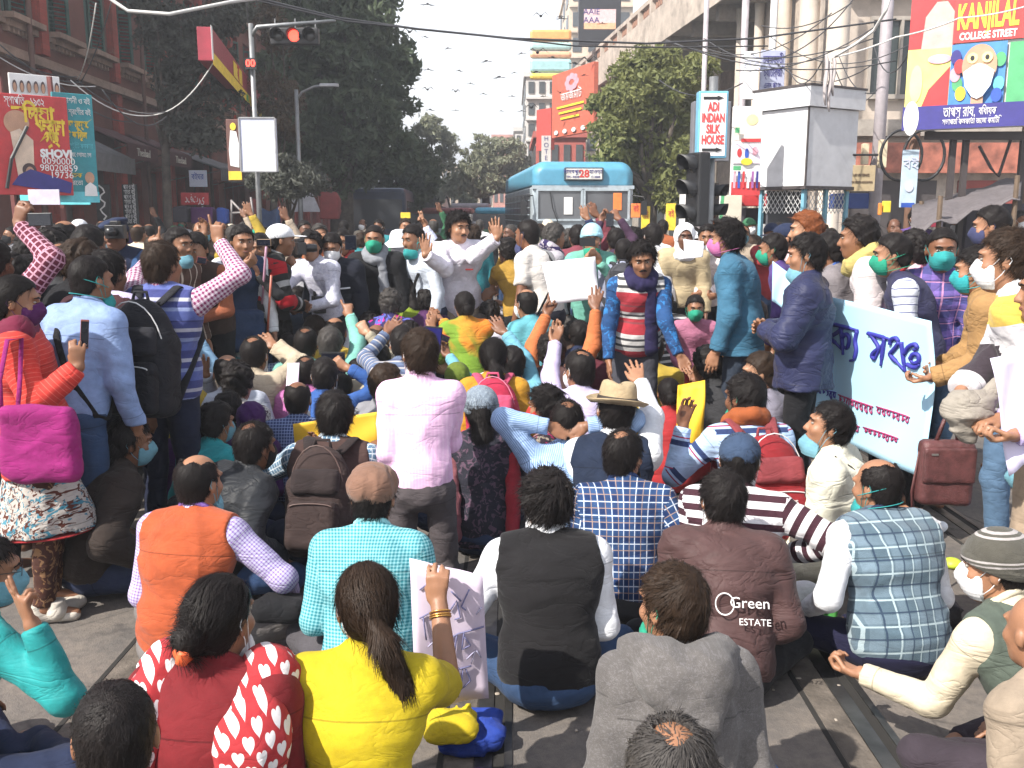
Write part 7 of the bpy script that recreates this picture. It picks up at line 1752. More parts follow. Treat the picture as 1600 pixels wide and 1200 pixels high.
for i, (lb, u, v, y, yaw, kw) in enumerate([
 ('brown haired person in grey shirt facing left behind the orange scarf', 1187, 536, 6.2, 75, dict(top=C('grey_shirt', (.20, .19, .24)), bottom=K_black, hair='short', haircol='brown', tone=3, face=True)),
 ('man in navy checked shirt with a round bald crown behind the yellow card', 465, 594, 5.9, 0, dict(top=C('navy_check', (.03, .06, .20), ('grid', (.22, .28, .46), .020, .2)), bottom=K_black, hair='bald', tone=2, mask=(M_white, 'chin'))),
 ('man in pale lilac shirt with a shoulder strap raising an open hand', 903, 541, 6.3, 5, dict(top=K_lilac, bottom=K_grey, hair='thin', tone=1, mask=(M_white, 'on'), arms=('lap', px(868, 530, 6.7, 'cup', (-.5, 0, -1))), rigk=dict(hyaw=.5))),
 ('man in brown sleeveless jacket over orange sleeves raising his arm to the placard', 862, 513, 7.2, 0, dict(top=C('orange_shirt', (.70, .20, .06)), over=C('brown_gilet', (.12, .055, .05)), bottom=K_black, hair='thick', tone=2, arms=(px(932, 480, 7.35, 'open', (1, 0, -.5)), px(856, 487, 7.45, 'two', (-1, 0, -1))))),
 ('balding man in turquoise blue shirt looking left beside the mustard sweater', 820, 450, 7.8, 40, dict(pose='kneel', top=C('aqua_shirt', (.16, .55, .64)), bottom=K_black, hair='bald', tone=0, mask=(M_white, 'on'), face=True)),
 ('person in pale blue sleeves filming with both arms raised behind the braid', 800, 540, 6.9, 8, dict(top=K_sky, bottom=K_jeans, hair='short', tone=2, arms=(px(768, 480, 7.3, 'open', (1, 0, -.6)), px(700, 555, 7.2, 'grip', (-1, 0, -1))))),
 ('woman in green and orange saree with a black bun', 725, 455, 8.2, 15, dict(pose='kneel', top=C('saree_green', (.24, .42, .03), ('dye', (.75, .22, .03), 2.2), wrinkle=.8), bottom=K_red, hair='bun', tone=1, t=.022, skirt=.15, arms=(px(690, 500, 8.4, 'open', DN), px(678, 515, 8.3, 'open', DN)))),
 ('woman with a curly bun in navy dress with magenta flowers', 610, 452, 8.7, 0, dict(pose='kneel', top=C('navy_floral', (.03, .02, .12), ('floral', [(.55, .02, .22), (.10, .12, .45)], 9)), bottom=K_navy, hair='curly', haircol='salt', tone=1, skirt=.2)),
 ('woman in lime green kurta with long black wavy hair', 637, 433, 9.1, 5, dict(pose='kneel', top=C('lime', (.30, .42, .02)), bottom=K_navy, hair='long', tone=1, rigk=dict(hyaw=.4))),
 ('person with a dark bob in purple shawl right of the long haired woman', 668, 449, 9.0, -8, dict(pose='kneel', top=C('violet_shawl', (.10, .02, .12)), bottom=K_black, hair='thick', tone=2, arms=('lap', px(652, 482, 9.2, 'open', DN)))),
 ('woman in lilac kurta clapping just below the speaker', 694, 458, 9.2, 30, dict(pose='kneel', top=C('lilac_kurta', (.50, .22, .55)), bottom=K_purple, hair=None, hat=('scarf', K_white, 'headscarf'), tone=0, arms=('chest', 'chest'))),
 ('balding man in mint shirt seated left of the dark tablet', 478, 511, 7.7, 0, dict(top=K_mint, bottom=K_grey, hair='thin', tone=2, arms=('lap', 'lap'))),
 ('man in mint green shirt raising one finger above the dark tablet', 516, 510, 7.6, -5, dict(top=C('mint_b', (.27, .66, .56)), bottom=K_grey, hair='short', haircol='salt', tone=1, arms=(px(547, 492, 7.9, 'point', (1, 0, -1)), 'lap'))),
 ('man in blue shirt holding up a dark tablet', 507, 558, 6.5, 0, dict(top=C('mid_blue', (.045, .15, .50)), bottom=K_navy, hair='short', haircol='black', tone=0, arms=(px(544, 575, 6.6, 'grip', (1, -.2, -.8)), 'chest'), mask=(M_white, 'chin'))),
 ('balding man beside a sheet of pink paper in front of the mint shirt', 478, 556, 6.9, 0, dict(top=C('pink_b', (.66, .20, .50)), bottom=K_black, hair='thin', tone=2)),
 ('person in grey blue striped sleeves with an arm up behind the pink shirt', 630, 508, 6.6, -4, dict(pose='kneel', top=C('ikat', (.12, .16, .26), ('bands', [(0, (.12, .16, .26)), (.5, (.42, .40, .40)), (.7, (.08, .10, .18))], .05)), bottom=K_black, hair='short', tone=2, mask=(M_white, 'on'), arms=('lap', px(605, 520, 6.9, 'open', (-1, 0, -.6))))),
 ('person in pale grey sleeves filming overhead with a clenched grip left of the pink shirt', 590, 535, 7.0, 0, dict(top=C('grey_beige', (.36, .32, .24)), bottom=K_black, hair='short', tone=3, arms=(px(575, 520, 7.2, 'fist', (1, 0, -1)), 'lap'))),
 ('balding man in beige hooded jacket raising an open palm', 397, 508, 7.0, -8, dict(top=C('beige_hoodie', (.46, .38, .28), wrinkle=.7), bottom=K_black, hair='thin', haircol='black', tone=1, t=.03, fold=.009, arms=(px(430, 540, 7.3, 'open', (1, -.2, -.4)), 'lap'), mask=(M_white, 'chin'))),
 ('person in teal polo shirt with lime collar facing away near the legs', 355, 493, 7.9, -20, dict(top=C('teal_polo', (.015, .30, .32)), bottom=K_navy, hair='crop', tone=2, sleeve='short', collar=C('lime_col', (.60, .66, .18)), mask=(M_white, 'chin'))),
 ('bald sunlit man bending forward with a hand on his head', 354, 552, 6.6, 20, dict(top=C('pale_grey', (.42, .45, .52)), bottom=K_black, hair='bald', tone=0, arms=('lap', px(322, 585, 6.6, 'open', DN)), rigk=dict(lean=.35))),
 ('woman in white blouse with black scribble print and wavy black hair', 372, 568, 6.2, -8, dict(top=C('scribble', (.60, .57, .54), ('floral', [(.06, .03, .05)], 45)), bottom=K_purple, hair='curly', tone=1)),
 ('dark haired person close behind the scribble print blouse', 356, 612, 5.9, 5, dict(top=K_black, bottom=K_black, hair='thick', tone=2)),
 ('person in turquoise hooded jacket with smooth black hair and a blue mask', 340, 628, 5.3, -35, dict(top=C('turq_hoodie', (.03, .46, .50), wrinkle=.7), bottom=K_navy, hair='thick', tone=0, mask=(M_blue, 'on'), t=.026, collar=C('turq_hoodie', (.03, .46, .50), wrinkle=.7))),
 ('person wrapped in a dark purple head scarf behind the turquoise jacket', 394, 637, 5.7, -10, dict(top=K_purple, bottom=K_navy, hair=None, hat=('scarf', K_purple, 'headscarf'), tone=1)),
 ('man in slate blue jacket with a white mask crouching over a camera', 467, 447, 8.8, -60, dict(pose='kneel', top=C('slate', (.06, .085, .13), wrinkle=.7), bottom=K_navy, hair='short', tone=2, face=True, mask=(M_white, 'on'), arms=('chest', 'chest'), t=.028, rigk=dict(lean=.3))),
 ('dark haired person in front of the crouching cameraman', 437, 492, 8.3, 0, dict(top=K_dgrey, bottom=K_black, hair='thick', tone=2)),
 ('person with round brown head near the camera tripod', 492, 492, 8.5, -10, dict(top=K_navy, bottom=K_black, hair='short', haircol='brown', tone=2)),
 ('grey bearded man in brown shawl looking towards the camera', 599, 436, 10.2, 175, dict(pose='kneel', top=C('brown_shawl', (.16, .12, .08)), bottom=K_beige, hair='short', haircol='grey', tone=1, t=.03)),
 ('woman in pink saree facing the camera with a raised palm', 529, 450, 9.6, 160, dict(pose='kneel', top=C('pink_saree', (.45, .04, .18)), bottom=K_red, hair='bun', tone=1, arms=(px(512, 462, 9.3, 'open', DN), 'lap'))),
 ('person with tousled hair raising a fist near the bearded man', 577, 474, 8.7, -5, dict(top=K_white, bottom=K_black, hair='curly', tone=0, sleeve='short', arms=('lap', px(565, 455, 9.0, 'fist', (-1, 0, -1))))),
 ('person with a bright green mask and pink shawl seated far right of the striped sweater', 1087, 461, 9.0, 175, dict(top=C('pink_shawl', (.62, .22, .36)), bottom=K_red, hair='short', tone=1, mask=(M_green, 'on'), pose='kneel')),
 ('person in black coat bent over behind the yellow sheet', 1103, 540, 7.0, 30, dict(top=K_dgrey, bottom=K_black, hair='thick', tone=2, rigk=dict(lean=.4))),
 ('person in bright red saree half hidden by the striped sweater man', 1045, 590, 6.5, 0, dict(top=K_red, bottom=K_red, hair='bun', tone=1)),
 ('person in olive floral scarf between the teal kurta and the navy jacket', 1178, 468, 8.2, 40, dict(top=C('floral_y', (.55, .48, .12), ('floral', [(.65, .6, .5), (.1, .1, .08)], 14)), bottom=K_black, hair='short', tone=2, pose='kneel')),
 ('person in pale pink shirt seated between raised arms at centre', 765, 470, 9.0, 0, dict(pose='kneel', top=C('pale_stripe', (.60, .58, .66)), bottom=K_grey, hair='thick', tone=1, arms=(px(772, 478, 9.2, 'open', (1, 0, -1)), px(757, 468, 9.2, 'open', (-1, 0, -1))))),
 ('woman in dark green blouse below the mustard sweater', 748, 490, 8.6, 12, dict(pose='kneel', top=C('bottle_green', (.02, .09, .05)), bottom=K_black, hair='bun', tone=1)),
 ('person in olive green saree seated low behind the raised red phone', 715, 565, 6.9, 0, dict(top=C('olive_saree', (.17, .24, .02)), bottom=K_olive, hair=None, hat=('scarf', C('olive_saree', (.17, .24, .02)), 'headscarf'), tone=1)),
 ('man in white shirt crouching between the seated crowd and a black umbrella', 560, 560, 7.2, -10, dict(top=K_beige, bottom=K_black, hair='short', tone=2)),
 ('person in black and white striped sleeves left of the green face mask', 1036, 452, 9.4, 20, dict(pose='kneel', top=C('bwstripe', (.05, .05, .05), ('bands', [(0, (.05, .05, .05)), (.6, (.6, .6, .6))], .06)), bottom=K_black, hair='short', tone=2)),
 ('person in dark suit jacket kneeling under the white placard', 905, 500, 8.0, 5, dict(pose='kneel', top=K_navy, bottom=K_grey, hair='short', tone=2)),
 ('seated person in lavender with a pale blue mask at the right edge', 1606, 735, 4.5, 60, dict(top=K_lilac, bottom=K_jeans, hair='short', tone=0, mask=(M_blue, 'on'), face=True)),
 ('person in purple top and black trousers crouching behind tall legs at left', 292, 665, 5.6, -20, dict(top=K_purple, bottom=K_black, hair='thick', tone=2)),
 ('person in green headband seated beside the standing backpacker', 382, 600, 7.4, -20, dict(top=C('white_mix', (.5, .5, .52)), bottom=K_black, hair='short', tone=1)),
 ('seated man in dark shirt in front of the red and grey sweater', 430, 455, 9.2, -10, dict(pose='kneel', top=K_dgrey, bottom=K_black, hair='short', tone=2)),
 ('seated person in blue plaid between the mint shirts and the cameraman', 452, 520, 8.0, 0, dict(top=C('small_plaid', (.10, .18, .35), ('grid', (.4, .45, .55), .025, .25)), bottom=K_black, hair='short', tone=1)),
 ('seated woman in maroon floral shawl beside the blue shirt', 535, 592, 6.7, -5, dict(top=C('maroon_floral', (.25, .02, .10), ('floral', [(.5, .12, .3)], 20)), bottom=K_black, hair='bun', tone=1)),
 ('seated person with black curls right of the pink shirted man', 700, 612, 6.2, 10, dict(top=K_orange, bottom=K_black, hair='curly', tone=1)),
 ]):
 lod = 1 if y < 7.4 else 2
 if lod == 2: kw.setdefault('fin', 1)
 kw.setdefault('group', G_sit); person(lb, u, v, y, yaw, lod=lod, **kw) if kw['group'] else None
# ================================================================== held things in the seated crowd
BLK = MATS['dark']
b_, f_ = sheet('blank white placard held up by two hands in the middle of the crowd', 'placard', 'placard', [at_y(846, 410, 7.5), at_y(930, 401, 7.5), at_y(936, 466, 7.45), at_y(862, 476, 7.45)], S_('white_card', (.76, .76, .80), .6, var=.02), .004, .006, 2)
sheet('crumpled yellow sheet hanging from the hand of the striped sweater man', 'paper', 'paper', [at_y(1060, 602, 6.3), at_y(1101, 594, 6.3), at_y(1098, 715, 6.2), at_y(1054, 726, 6.2)], S_('yellow_sheet', (.78, .46, .02), .7, var=.06), .003, .02, 8)
sheet('sheet of pale pink paper standing among the seated people at left', 'paper', 'paper', [at_y(449, 567, 6.8), at_y(468, 567, 6.8), at_y(466, 625, 6.7), at_y(445, 628, 6.7)], S_('pink_paper', (.66, .56, .68), .75, var=.04), .003, .004, 9)
sheet('rolled white paper held behind the straw hat man', 'paper', 'paper', [at_y(835, 668, 5.6), at_y(812, 664, 5.6), at_y(780, 672, 5.5), at_y(790, 690, 5.5)], S_('white_card', (.76, .76, .80), .6, var=.02), .003, .006, 19)
def slab_px(name, label, cat, u, v, y, w, h, rz=0, rx=0, mat=None, face=None):
 p = at_y(u, v, y); o = bpy.data.objects.new(name, None); COL.objects.link(o); o.matrix_world = MTr(p) @ MRo(rz, 4, 'Z') @ MRo(rx, 4, 'Y'); props(o, label, cat)
 m = MB(); m.box((0, 0, 0), (w, .010, h)); m.build('case', mat or BLK, o, bevel=.003)
 m = MB(); m.box((0, -.006, 0), (w * .9, .003, h * .88)); m.build('screen', face or S_('screen_dark', (.01, .012, .02), .1), o)
 return o
slab_px('tablet', 'dark tablet held up in the crowd at left of centre', 'tablet', 521, 572, 6.75, .17, .20)
slab_px('tablet', 'tablet with a blue screen held in front of the pink shirt man', 'tablet', 676, 530, 5.2, .10, .14, 0, .1, BLK, S_('screen_blue', (.02, .02, .12), .1))
slab_px('phone', 'red phone lifted behind the pink shirt man', 'phone', 694, 528, 7.2, .08, .05, 0, .4, S_('phone_red', (.30, .01, .03), .4))
slab_px('phone', 'black phone held level in a raised hand at the far left', 'phone', 63, 343, 4.85, .12, .065, 0, -.02)
slab_px('phone', 'pale framed tablet held near the backpacker showing a hand', 'tablet', 186, 425, 5.5, .085, .135, 0, 0, S_('phone_pale', (.55, .48, .46), .5), S_('screen_warm', (.10, .04, .03), .2))
slab_px('phone', 'tan phone held out by the man in the dark jacket', 'phone', 412, 379, 7.8, .12, .055, 0, 0, S_('phone_tan', (.30, .20, .12), .5))
slab_px('phone', 'black phone filmed with by the man in the red scarf', 'phone', 548, 379, 9.2, .11, .14)
slab_px('phone', 'dark phone held across the face by the person in mint kurta', 'phone', 918, 378, 8.65, .14, .075, math.pi)
slab_px('phone', 'dark phone held high in front of the bus', 'phone', 953, 344, 9.6, .075, .13)
slab_px('phone', 'small phone in the hands of the young man in orange', 'phone', 315, 407, 7.2, .07, .05, .3, .2, S_('phone_maroon', (.2, .04, .04), .4))
slab_px('phone', 'red brown phone in the hand of the woman in red kurta', 'phone', 132, 522, 4.25, .035, .13, .5, .1, S_('phone_brown', (.24, .07, .05), .35))
slab_px('board', 'plain brown card held beside the pale framed tablet', 'card', 172, 425, 5.6, .07, .13, 0, 0, S_('card_brown', (.30, .22, .20), .7), S_('card_brown', (.30, .22, .20), .7))
sheet('white paper held by the man with the shawl at the back right', 'paper', 'paper', [at_y(1068, 374, 9.3), at_y(1100, 377, 9.3), at_y(1098, 402, 9.25), at_y(1070, 404, 9.25)], S_('white_card', (.76, .76, .80), .6, var=.02), .003, .004, 29)
def camera(label, u, v, y, rz, sc=1.0):
 p = at_y(u, v, y); o = empty('camera', p, rz, label, 'camera')
 m = MB(); m.box((0, 0, 0), (.14 * sc, .07 * sc, .10 * sc)); m.box((0, 0, .065 * sc), (.06 * sc, .06 * sc, .03 * sc)); m.build('camera_body', BLK, o, bevel=.006)
 m = MB(); m.lathe([(.0, .13 * sc), (.03 * sc, .13 * sc), (.034 * sc, .10 * sc), (.032 * sc, .02 * sc)], 16, M=MRo(-math.pi / 2, 4, 'X')); m.build('lens', BLK, o, smooth=True)
camera('black camera held by the policeman in the dark beret', 181, 362, 7.9, math.pi, 1.1); camera('black video camera pointed by the crouching cameraman', 497, 475, 8.6, -1.2, 1.5); camera('camera at the eye of the young man in white shirt', 470, 388, 7.9, -1.2, 1.0)
m = MB(); m.tube([at_y(416, 386, 7.7), at_y(411, 455, 7.9), at_y(406, 520, 8.1)], .010, 6); props(m.build('monopod', S_('stick_pink', (.40, .22, .30), .4), smooth=True), 'thin selfie stick with pinkish grip held by the man in dark jacket', 'stick')
m = MB(); m.tube([at_y(424, 430, 7.8), at_y(419, 500, 7.9), at_y(417, 560, 8.0)], .010, 6); props(m.build('monopod', S_('stick_red', (.40, .10, .06), .4), smooth=True), 'thin red stick standing in front of the red and grey sweater', 'stick')
# ================================================================== standing ring: left
kurta = C('red_kurta', (.52, .045, .035), ('bands', [(0, (.52, .045, .035)), (.86, (.60, .12, .09))], .022), wrinkle=.5)
bord = C('kurta_border', (.48, .44, .40), ('floral', [(.06, .22, .30), (.10, .03, .02)], 30))
g = person('woman standing at left edge in red kurta with magenta tote and purple mask', 28, 430, 4.3, -72, 'stand', top=kurta, bottom=C('brown_dotted', (.055, .022, .016), ('floral', [(.22, .12, .06)], 22)), hair='bun', tone=1, mask=(M_purple, 'on'), face=True, arms=(px(123, 572, 4.15, 'grip', (.3, -.5, -1), (-1, 0, 0), (.1, .0, 1)), 'hip'), skirt=.18, t=.026, group=G_ring, rigk=dict(hyaw=-.1, lean=-.10, bend=.02, build=1.08), shoes=C('woven_sandal', (.12, .09, .07), ('grid', (.5, .46, .4), .02, .4)))
S = g.S; V, F = polygonize([RC(g.sp[0] - np.array([0, 0, .16 * S]), g.sp[0] - np.array([0, 0, .46 * S]), .165 * S, .255 * S, k=.05, n=(1, 0, 0), f=1.1, cut=[(g.sp[0] - np.array([0, 0, .46 * S]), (0, 0, -1)), (g.sp[0] - np.array([0, 0, .17 * S]), (0, 0, 1))])], .012, folds(6, .012, 7, (2.5, 2.5, .3)), cuts=[(g.sp[0] - np.array([0, 0, .455 * S]), (0, 0, -1))])
link('kurta_hem', mesh_np('kurta_hem', V, F, uv=np.stack([V[F][:, :, 0] + V[F][:, :, 1], V[F][:, :, 2]], -1)), g.root, bord)
V, F = polygonize([RC(g.sp[0] - np.array([0, 0, .462 * S]), g.sp[0] - np.array([0, 0, .472 * S]), .250 * S, .252 * S, k=.05, n=(1, 0, 0), f=1.1, cut=[(g.sp[0] - np.array([0, 0, .474 * S]), (0, 0, -1)), (g.sp[0] - np.array([0, 0, .46 * S]), (0, 0, 1))])], .012, None); link('kurta_edge', mesh_np('kurta_edge', V, F), g.root, K_red)
V, F = polygonize([RC(g.sp[3] + g.lat * .10 + g.upt * .02, g.sp[3] - g.lat * .10 + g.upt * .02, .075, .075, k=.03), RC(g.sp[3] + g.lat * .10 + g.upt * .02, g.sp[1] - g.lat * .10 - g.fwd * .02, .06, .05, k=.05)], .013, folds(3, .010, 9)); link('stole', mesh_np('stole', V, F), g.root, C('maroon_stole', (.22, .008, .05)))
bg_ = empty('tote_bag', at_y(62, 690, 3.95), 0, 'magenta cloth tote bag hanging at the side of the woman in red', 'bag')
V, F = polygonize([BX((0, 0, .0), (.165, .05, .16), r=.045), BX((.02, 0, -.12), (.16, .06, .06), r=.05)], .011, folds(7, .008, 6)); link('bag_body', mesh_np('bag_body', V, F), bg_, C('magenta_tote', (.38, .008, .19), wrinkle=.5))
m = MB(); m.tube([(-.15, .0, .12), (-.155, .02, .26), (-.15, .10, .42), (-.11, .14, .42), (-.09, .06, .26), (-.08, .0, .14)], .010, 8, flat=.5); m.build('handle', C('magenta_tote', (.38, .008, .19), wrinkle=.5), bg_, smooth=True)
lb = C('light_blue_shirt', (.34, .48, .82), wrinkle=.45)
g = person('man in light blue shirt leaning forward with a dark strap across his back', 143, 398, 4.75, -25, 'stand', top=lb, bottom=K_jeans, hair='crop', tone=1, mask=(M_teal, 'chin', 'tied'), arms=('down', 'down'), t=.022, fold=.008, freq=5.5, hem=.12, group=G_ring, rigk=dict(lean=.16, bend=.10, build=1.05, hyaw=-.2), collar=lb)
belt(g, '', K_black, s=-1, r=.016)
g = person('man in maroon brown jacket standing between the blue shirt and the backpacker', 168, 390, 5.15, -20, 'stand', top=C('maroon_brown', (.050, .018, .022)), bottom=C('dark_navy', (.014, .018, .04)), hair='short', tone=1, arms=('down', 'down'), t=.028, group=G_ring, hem=.12)
V, F = polygonize([RC(g.sp[3] + g.lat * .02, g.SR + g.upt * .02, .07, .085, k=.03)], .012, folds(2, .006, 9)); link('shawl', mesh_np('shawl', V, F), g.root, K_lilac)
gm = C('gingham_shirt', (.66, .56, .64), ('check', (.22, .03, .11), .022, .5), wrinkle=.4)
bv = C('blue_striped_knit', (.10, .13, .36), ('bands', [(0, (.10, .13, .36)), (.30, (.25, .30, .52)), (.42, (.05, .06, .20)), (.62, (.42, .42, .50)), (.74, (.05, .06, .20))], .16), sheen=.3)
g = person('man with a black backpack in gingham shirt and blue striped vest raising both hands', 252, 376, 5.2, -8, 'stand', top=gm, over=bv, bottom=C('dark_navy', (.014, .018, .04)), hair='short', haircol='brown', tone=1, arms=(px(343, 378, 5.35, 'point', (1, -.3, -.5), (0, 1, 0), (-.15, 0, 1)), px(248, 385, 5.75, 'point', (-1, -.2, -.3), (0, 1, 0), (0, 0, 1))), t=.018, over_t=.03, over_hem=.12, hem=.10, group=G_ring, rigk=dict(hyaw=-.35, hpitch=.0, build=1.08, lean=.03, bend=.04), shoes=K_black)
backpack(g, 'large black backpack with a white logo tag on the man in gingham', C('pack_black', (.012, .012, .016), rough=.7, wrinkle=.8), C('pack_black2', (.02, .02, .025)), 1.08, .56, .34, .20, .21, light=S_('zip_white', (.6, .6, .6), .5))
dark_left = [
 ('person at the far left in maroon plaid sleeve holding a phone up high', -12, 372, 5.0, -10, dict(top=C('maroon_plaid', (.18, .02, .05), ('grid', (.55, .30, .38), .03, .25)), hair='short', arms=(px(30, 352, 5.0, 'grip', (.8, -.2, -.8), None, (.3, 0, 1)), 'down'))),
 ('man with thick dark hair standing third from the left edge', 52, 364, 6.1, -15, dict(top=K_dgrey, hair='thick')), ('man with wavy hair just right of the thick haired man at left', 82, 357, 6.5, -20, dict(top=C('white_black', (.5, .48, .48)), over=K_brown, hair='curly')),
 ('person with long dark hair low at the left edge behind the woman in red', 20, 398, 5.3, -15, dict(top=K_black, hair='thick')), ('boy with rounded black hair between two men at left', 47, 398, 5.5, -30, dict(top=K_navy, hair='short', tone=0)),
 ('tall man with brushed dark hair behind the light blue shirt', 128, 374, 5.4, -25, dict(top=K_black, hair='thick', haircol='brown')), ('man with a full round head of black hair behind the brushed hair man', 140, 351, 6.1, -20, dict(top=K_brown, hair='short')),
 ('bald brown man seen between heads below the teal banner', 104, 343, 7.4, -30, dict(top=K_brown, hair='bald', tone=1)), ('man with a shiny half bald head between the dark haired men at left', 98, 378, 6.0, -20, dict(top=K_dgrey, hair='thin', tone=1)),
 ('policeman in dark beret and blue sleeves taking a picture', 178, 339, 8.0, 170, dict(top=C('police_blue', (.03, .10, .26)), over=K_navy, hair='short', hat=('beret', K_navy, 'beret'), arms=('phone', 'phone'))),
 ('man in brown striped shawl looking right behind the raised finger', 280, 354, 7.3, -120, dict(top=C('shawl_stripe', (.14, .07, .05), ('vstripe', (.5, .42, .36), .06, .15)), hair='short', tone=1, mask=(M_blue, 'chin'), face=True)),
 ('young man in orange shirt facing the camera and looking at a phone', 302, 364, 7.5, 168, dict(top=C('orange_brown', (.42, .12, .05)), over=K_brown, hair='short', tone=0, arms=('chest', 'chest'), rigk=dict(hpitch=.3))),
 ('person in olive gold sleeve stretching one arm straight up', 322, 396, 8.2, -10, dict(top=C('olive_gold', (.13, .11, .035)), hair='short', tone=1, arms=('down', px(326, 345, 8.2, 'cup', (-1, 0, 0), None, (0, 0, 1))))),
 ('man in navy vest with white sleeves holding a hand to his face', 378, 351, 7.8, -150, dict(top=K_white, over=C('navy_b', (.02, .05, .13)), hair='short', tone=1, arms=('phone', 'down'))),
 ('man in dark jacket holding a tan phone on a stick', 404, 364, 8.1, 175, dict(top=K_dgrey, hair='short', tone=1, arms=('down', 'phone'))),
 ('man in white peaked cap and red, grey and black banded sweater', 440, 350, 8.2, -70, dict(top=C('red_bands', (.36, .012, .02), ('bands', [(0, (.36, .012, .02)), (.32, (.02, .02, .02)), (.52, (.32, .32, .32)), (.70, (.02, .02, .02))], .26)), bottom=K_jeans, hair='short', hat=('cap', K_white, 'cap'), tone=1, arms=('chest', 'chest'), t=.026)),
 ('young man in white shirt with black hair beside the white cap', 484, 361, 8.5, 150, dict(top=C('white_dots', (.62, .62, .72), ('floral', [(.5, .5, .62)], 40)), hair='thick', tone=0, arms=('phone', 'chest'), rigk=dict(hyaw=.3))),
 ('man in black jacket with white chest stripe, blue collar and white mask', 517, 365, 8.6, 178, dict(top=C('black_track', (.014, .016, .026)), bottom=K_navy, hair='short', tone=1, mask=(M_white, 'on'), t=.028, rigk=dict(hpitch=.35, build=1.08), collar=C('blue_collar', (.02, .16, .36)))),
 ('man with a red neckerchief filming behind the black jacket', 534, 358, 9.6, 178, dict(top=C('grey_check', (.28, .26, .25)), hair='short', tone=0, arms=('phone', 'phone'))),
 ('man in black coat with grey stole and bright green mask', 584, 351, 8.9, 178, dict(top=C('black_coat', (.016, .016, .018)), bottom=K_grey, hair='crop', tone=1, mask=(M_green, 'on'), t=.026, rigk=dict(build=1.05))),
 ('woman in white sun hat and pale mask', 623, 361, 9.4, 165, dict(top=C('white_pink', (.66, .58, .58)), hair='short', hat=('sun', K_white, 'sun_hat'), tone=0, mask=(M_white, 'on'))),
 ('man in white shirt with teal neck mask and a black shoulder strap', 642, 351, 8.9, 140, dict(top=C('whiteblue', (.62, .68, .78)), bottom=K_navy, hair='short', tone=1, mask=(M_teal, 'chin', 'tied'), rigk=dict(hpitch=.2))),
 ('person in pale striped sleeve raising two fingers behind the strap man', 685, 372, 10.2, 175, dict(top=C('pale_stripe2', (.60, .62, .74), ('vstripe', (.4, .45, .7), .03, .2)), hair='short', tone=0, mask=(M_blue, 'on'), arms=(px(664, 352, 10.2, 'two', (-1, 0, -1)), 'down'))),
]
for lb_, u, v, y, yaw, kw in dark_left:
 kw.setdefault('bottom', K_black); kw.setdefault('tone', 2); kw.setdefault('arms', ('down', 'down')); kw.setdefault('group', G_ring)
 lod = 1 if y < 8.3 else 2
 g = person(lb_, u, v, y, yaw, 'stand', lod=lod, **kw)
 if 'banded sweater' in lb_ : g_cap = g
 if 'strap man' not in lb_ and 'shoulder strap' in lb_: belt(g, '', K_black, s=-1, r=.014)
 if 'grey stole' in lb_: scarf(g, C('grey_stole', (.26, .27, .30)), tails=-1, r=.045)
 if 'red neckerchief' in lb_: scarf(g, C('red_neck', (.50, .03, .03)), r=.042)
 if 'white chest stripe' in lb_:
  m = MB(); 
  pts = [g.sp[2] + g.upt * .0 + g.lat * x_ + g.fwd * (.155 - .9 * x_ * x_) for x_ in [-.15 + .03 * k for k in range(11)]]; m.tube(pts, .016, 6, flat=.5); m.build('chest_stripe', K_white, g.root, smooth=True)
 if 'navy vest with white' in lb_:
  bg_ = empty('shoulder_bag', g.W @ Vector(g.sp[0] + np.array([.0, .20, -.05])), g.root.rotation_euler.z, 'navy cloth bag hanging in front of the man in navy vest', 'bag')
  V, F = polygonize([BX((0, 0, 0), (.15, .06, .17), r=.05)], .018, folds(9, .01, 6)); link('bag_body', mesh_np('bag_body', V, F), bg_, C('navy_b', (.02, .05, .13)))
# ================================================================== the speaker and centre
sp_ = C('speaker_shirt', (.74, .70, .78), wrinkle=.6)
g = person('speaker in untucked white shirt with both arms spread before the crowd', 717, 331, 8.9, 186, 'stand', top=sp_, bottom=K_beige, hair='thick', tone=0, mous=True, arms=(px(664, 398, 8.5, 'open', (-1, 0, -1), None, (0, 0, 1)), px(776, 372, 8.6, 'open', (1, .2, -.8), None, (.15, 0, 1))), t=.024, hem=.18, fold=.009, freq=5.5, group=G_ring, lod=0, rigk=dict(hyaw=.45, build=1.04), collar=sp_)
m = MB(); m.box((0, 0, 0), (.07, .012, .012)); o = m.build('pocket_pen', K_red, g.root); o.location = Vector(g.sp[2] + g.lat * -.085 * g.S + g.fwd * .150 * g.S + g.upt * .03)
ssw = C('striped_slipover', (.42, .04, .055), ('bands', [(0, (.42, .04, .055)), (.10, (.25, .06, .07)), (.13, (.42, .04, .055)), (.34, (.66, .64, .62)), (.41, (.06, .06, .065)), (.45, (.66, .64, .62)), (.52, (.06, .06, .065)), (.56, (.66, .64, .62)), (.63, (.42, .04, .055)), (.80, (.25, .06, .07)), (.83, (.42, .04, .055)), (.88, (.66, .64, .62)), (.92, (.06, .06, .065)), (.955, (.66, .64, .62))], .44, .10), sheen=.4, wrinkle=.25, weave=1.4)
g = person('man standing in red and white striped slipover, blue shirt and navy scarf looking down', 1003, 378, 6.75, 183, 'stand', top=C('royal_blue', (.015, .085, .26), ('floral', [(.03, .16, .40)], 16), wrinkle=.7), over=ssw, bottom=C('grey_wool', (.065, .065, .080)), hair='thick', tone=1, mous=True, arms=('down', px(1070, 590, 6.55, 'relax', (1, .4, 0))), over_t=.030, over_hem=.07, group=G_ring, lod=0, rigk=dict(hpitch=.28, hyaw=-.1, hroll=.06), shoes=K_black)
scarf(g, C('navy_scarf', (.022, .018, .060)), tails=-1, r=.050)
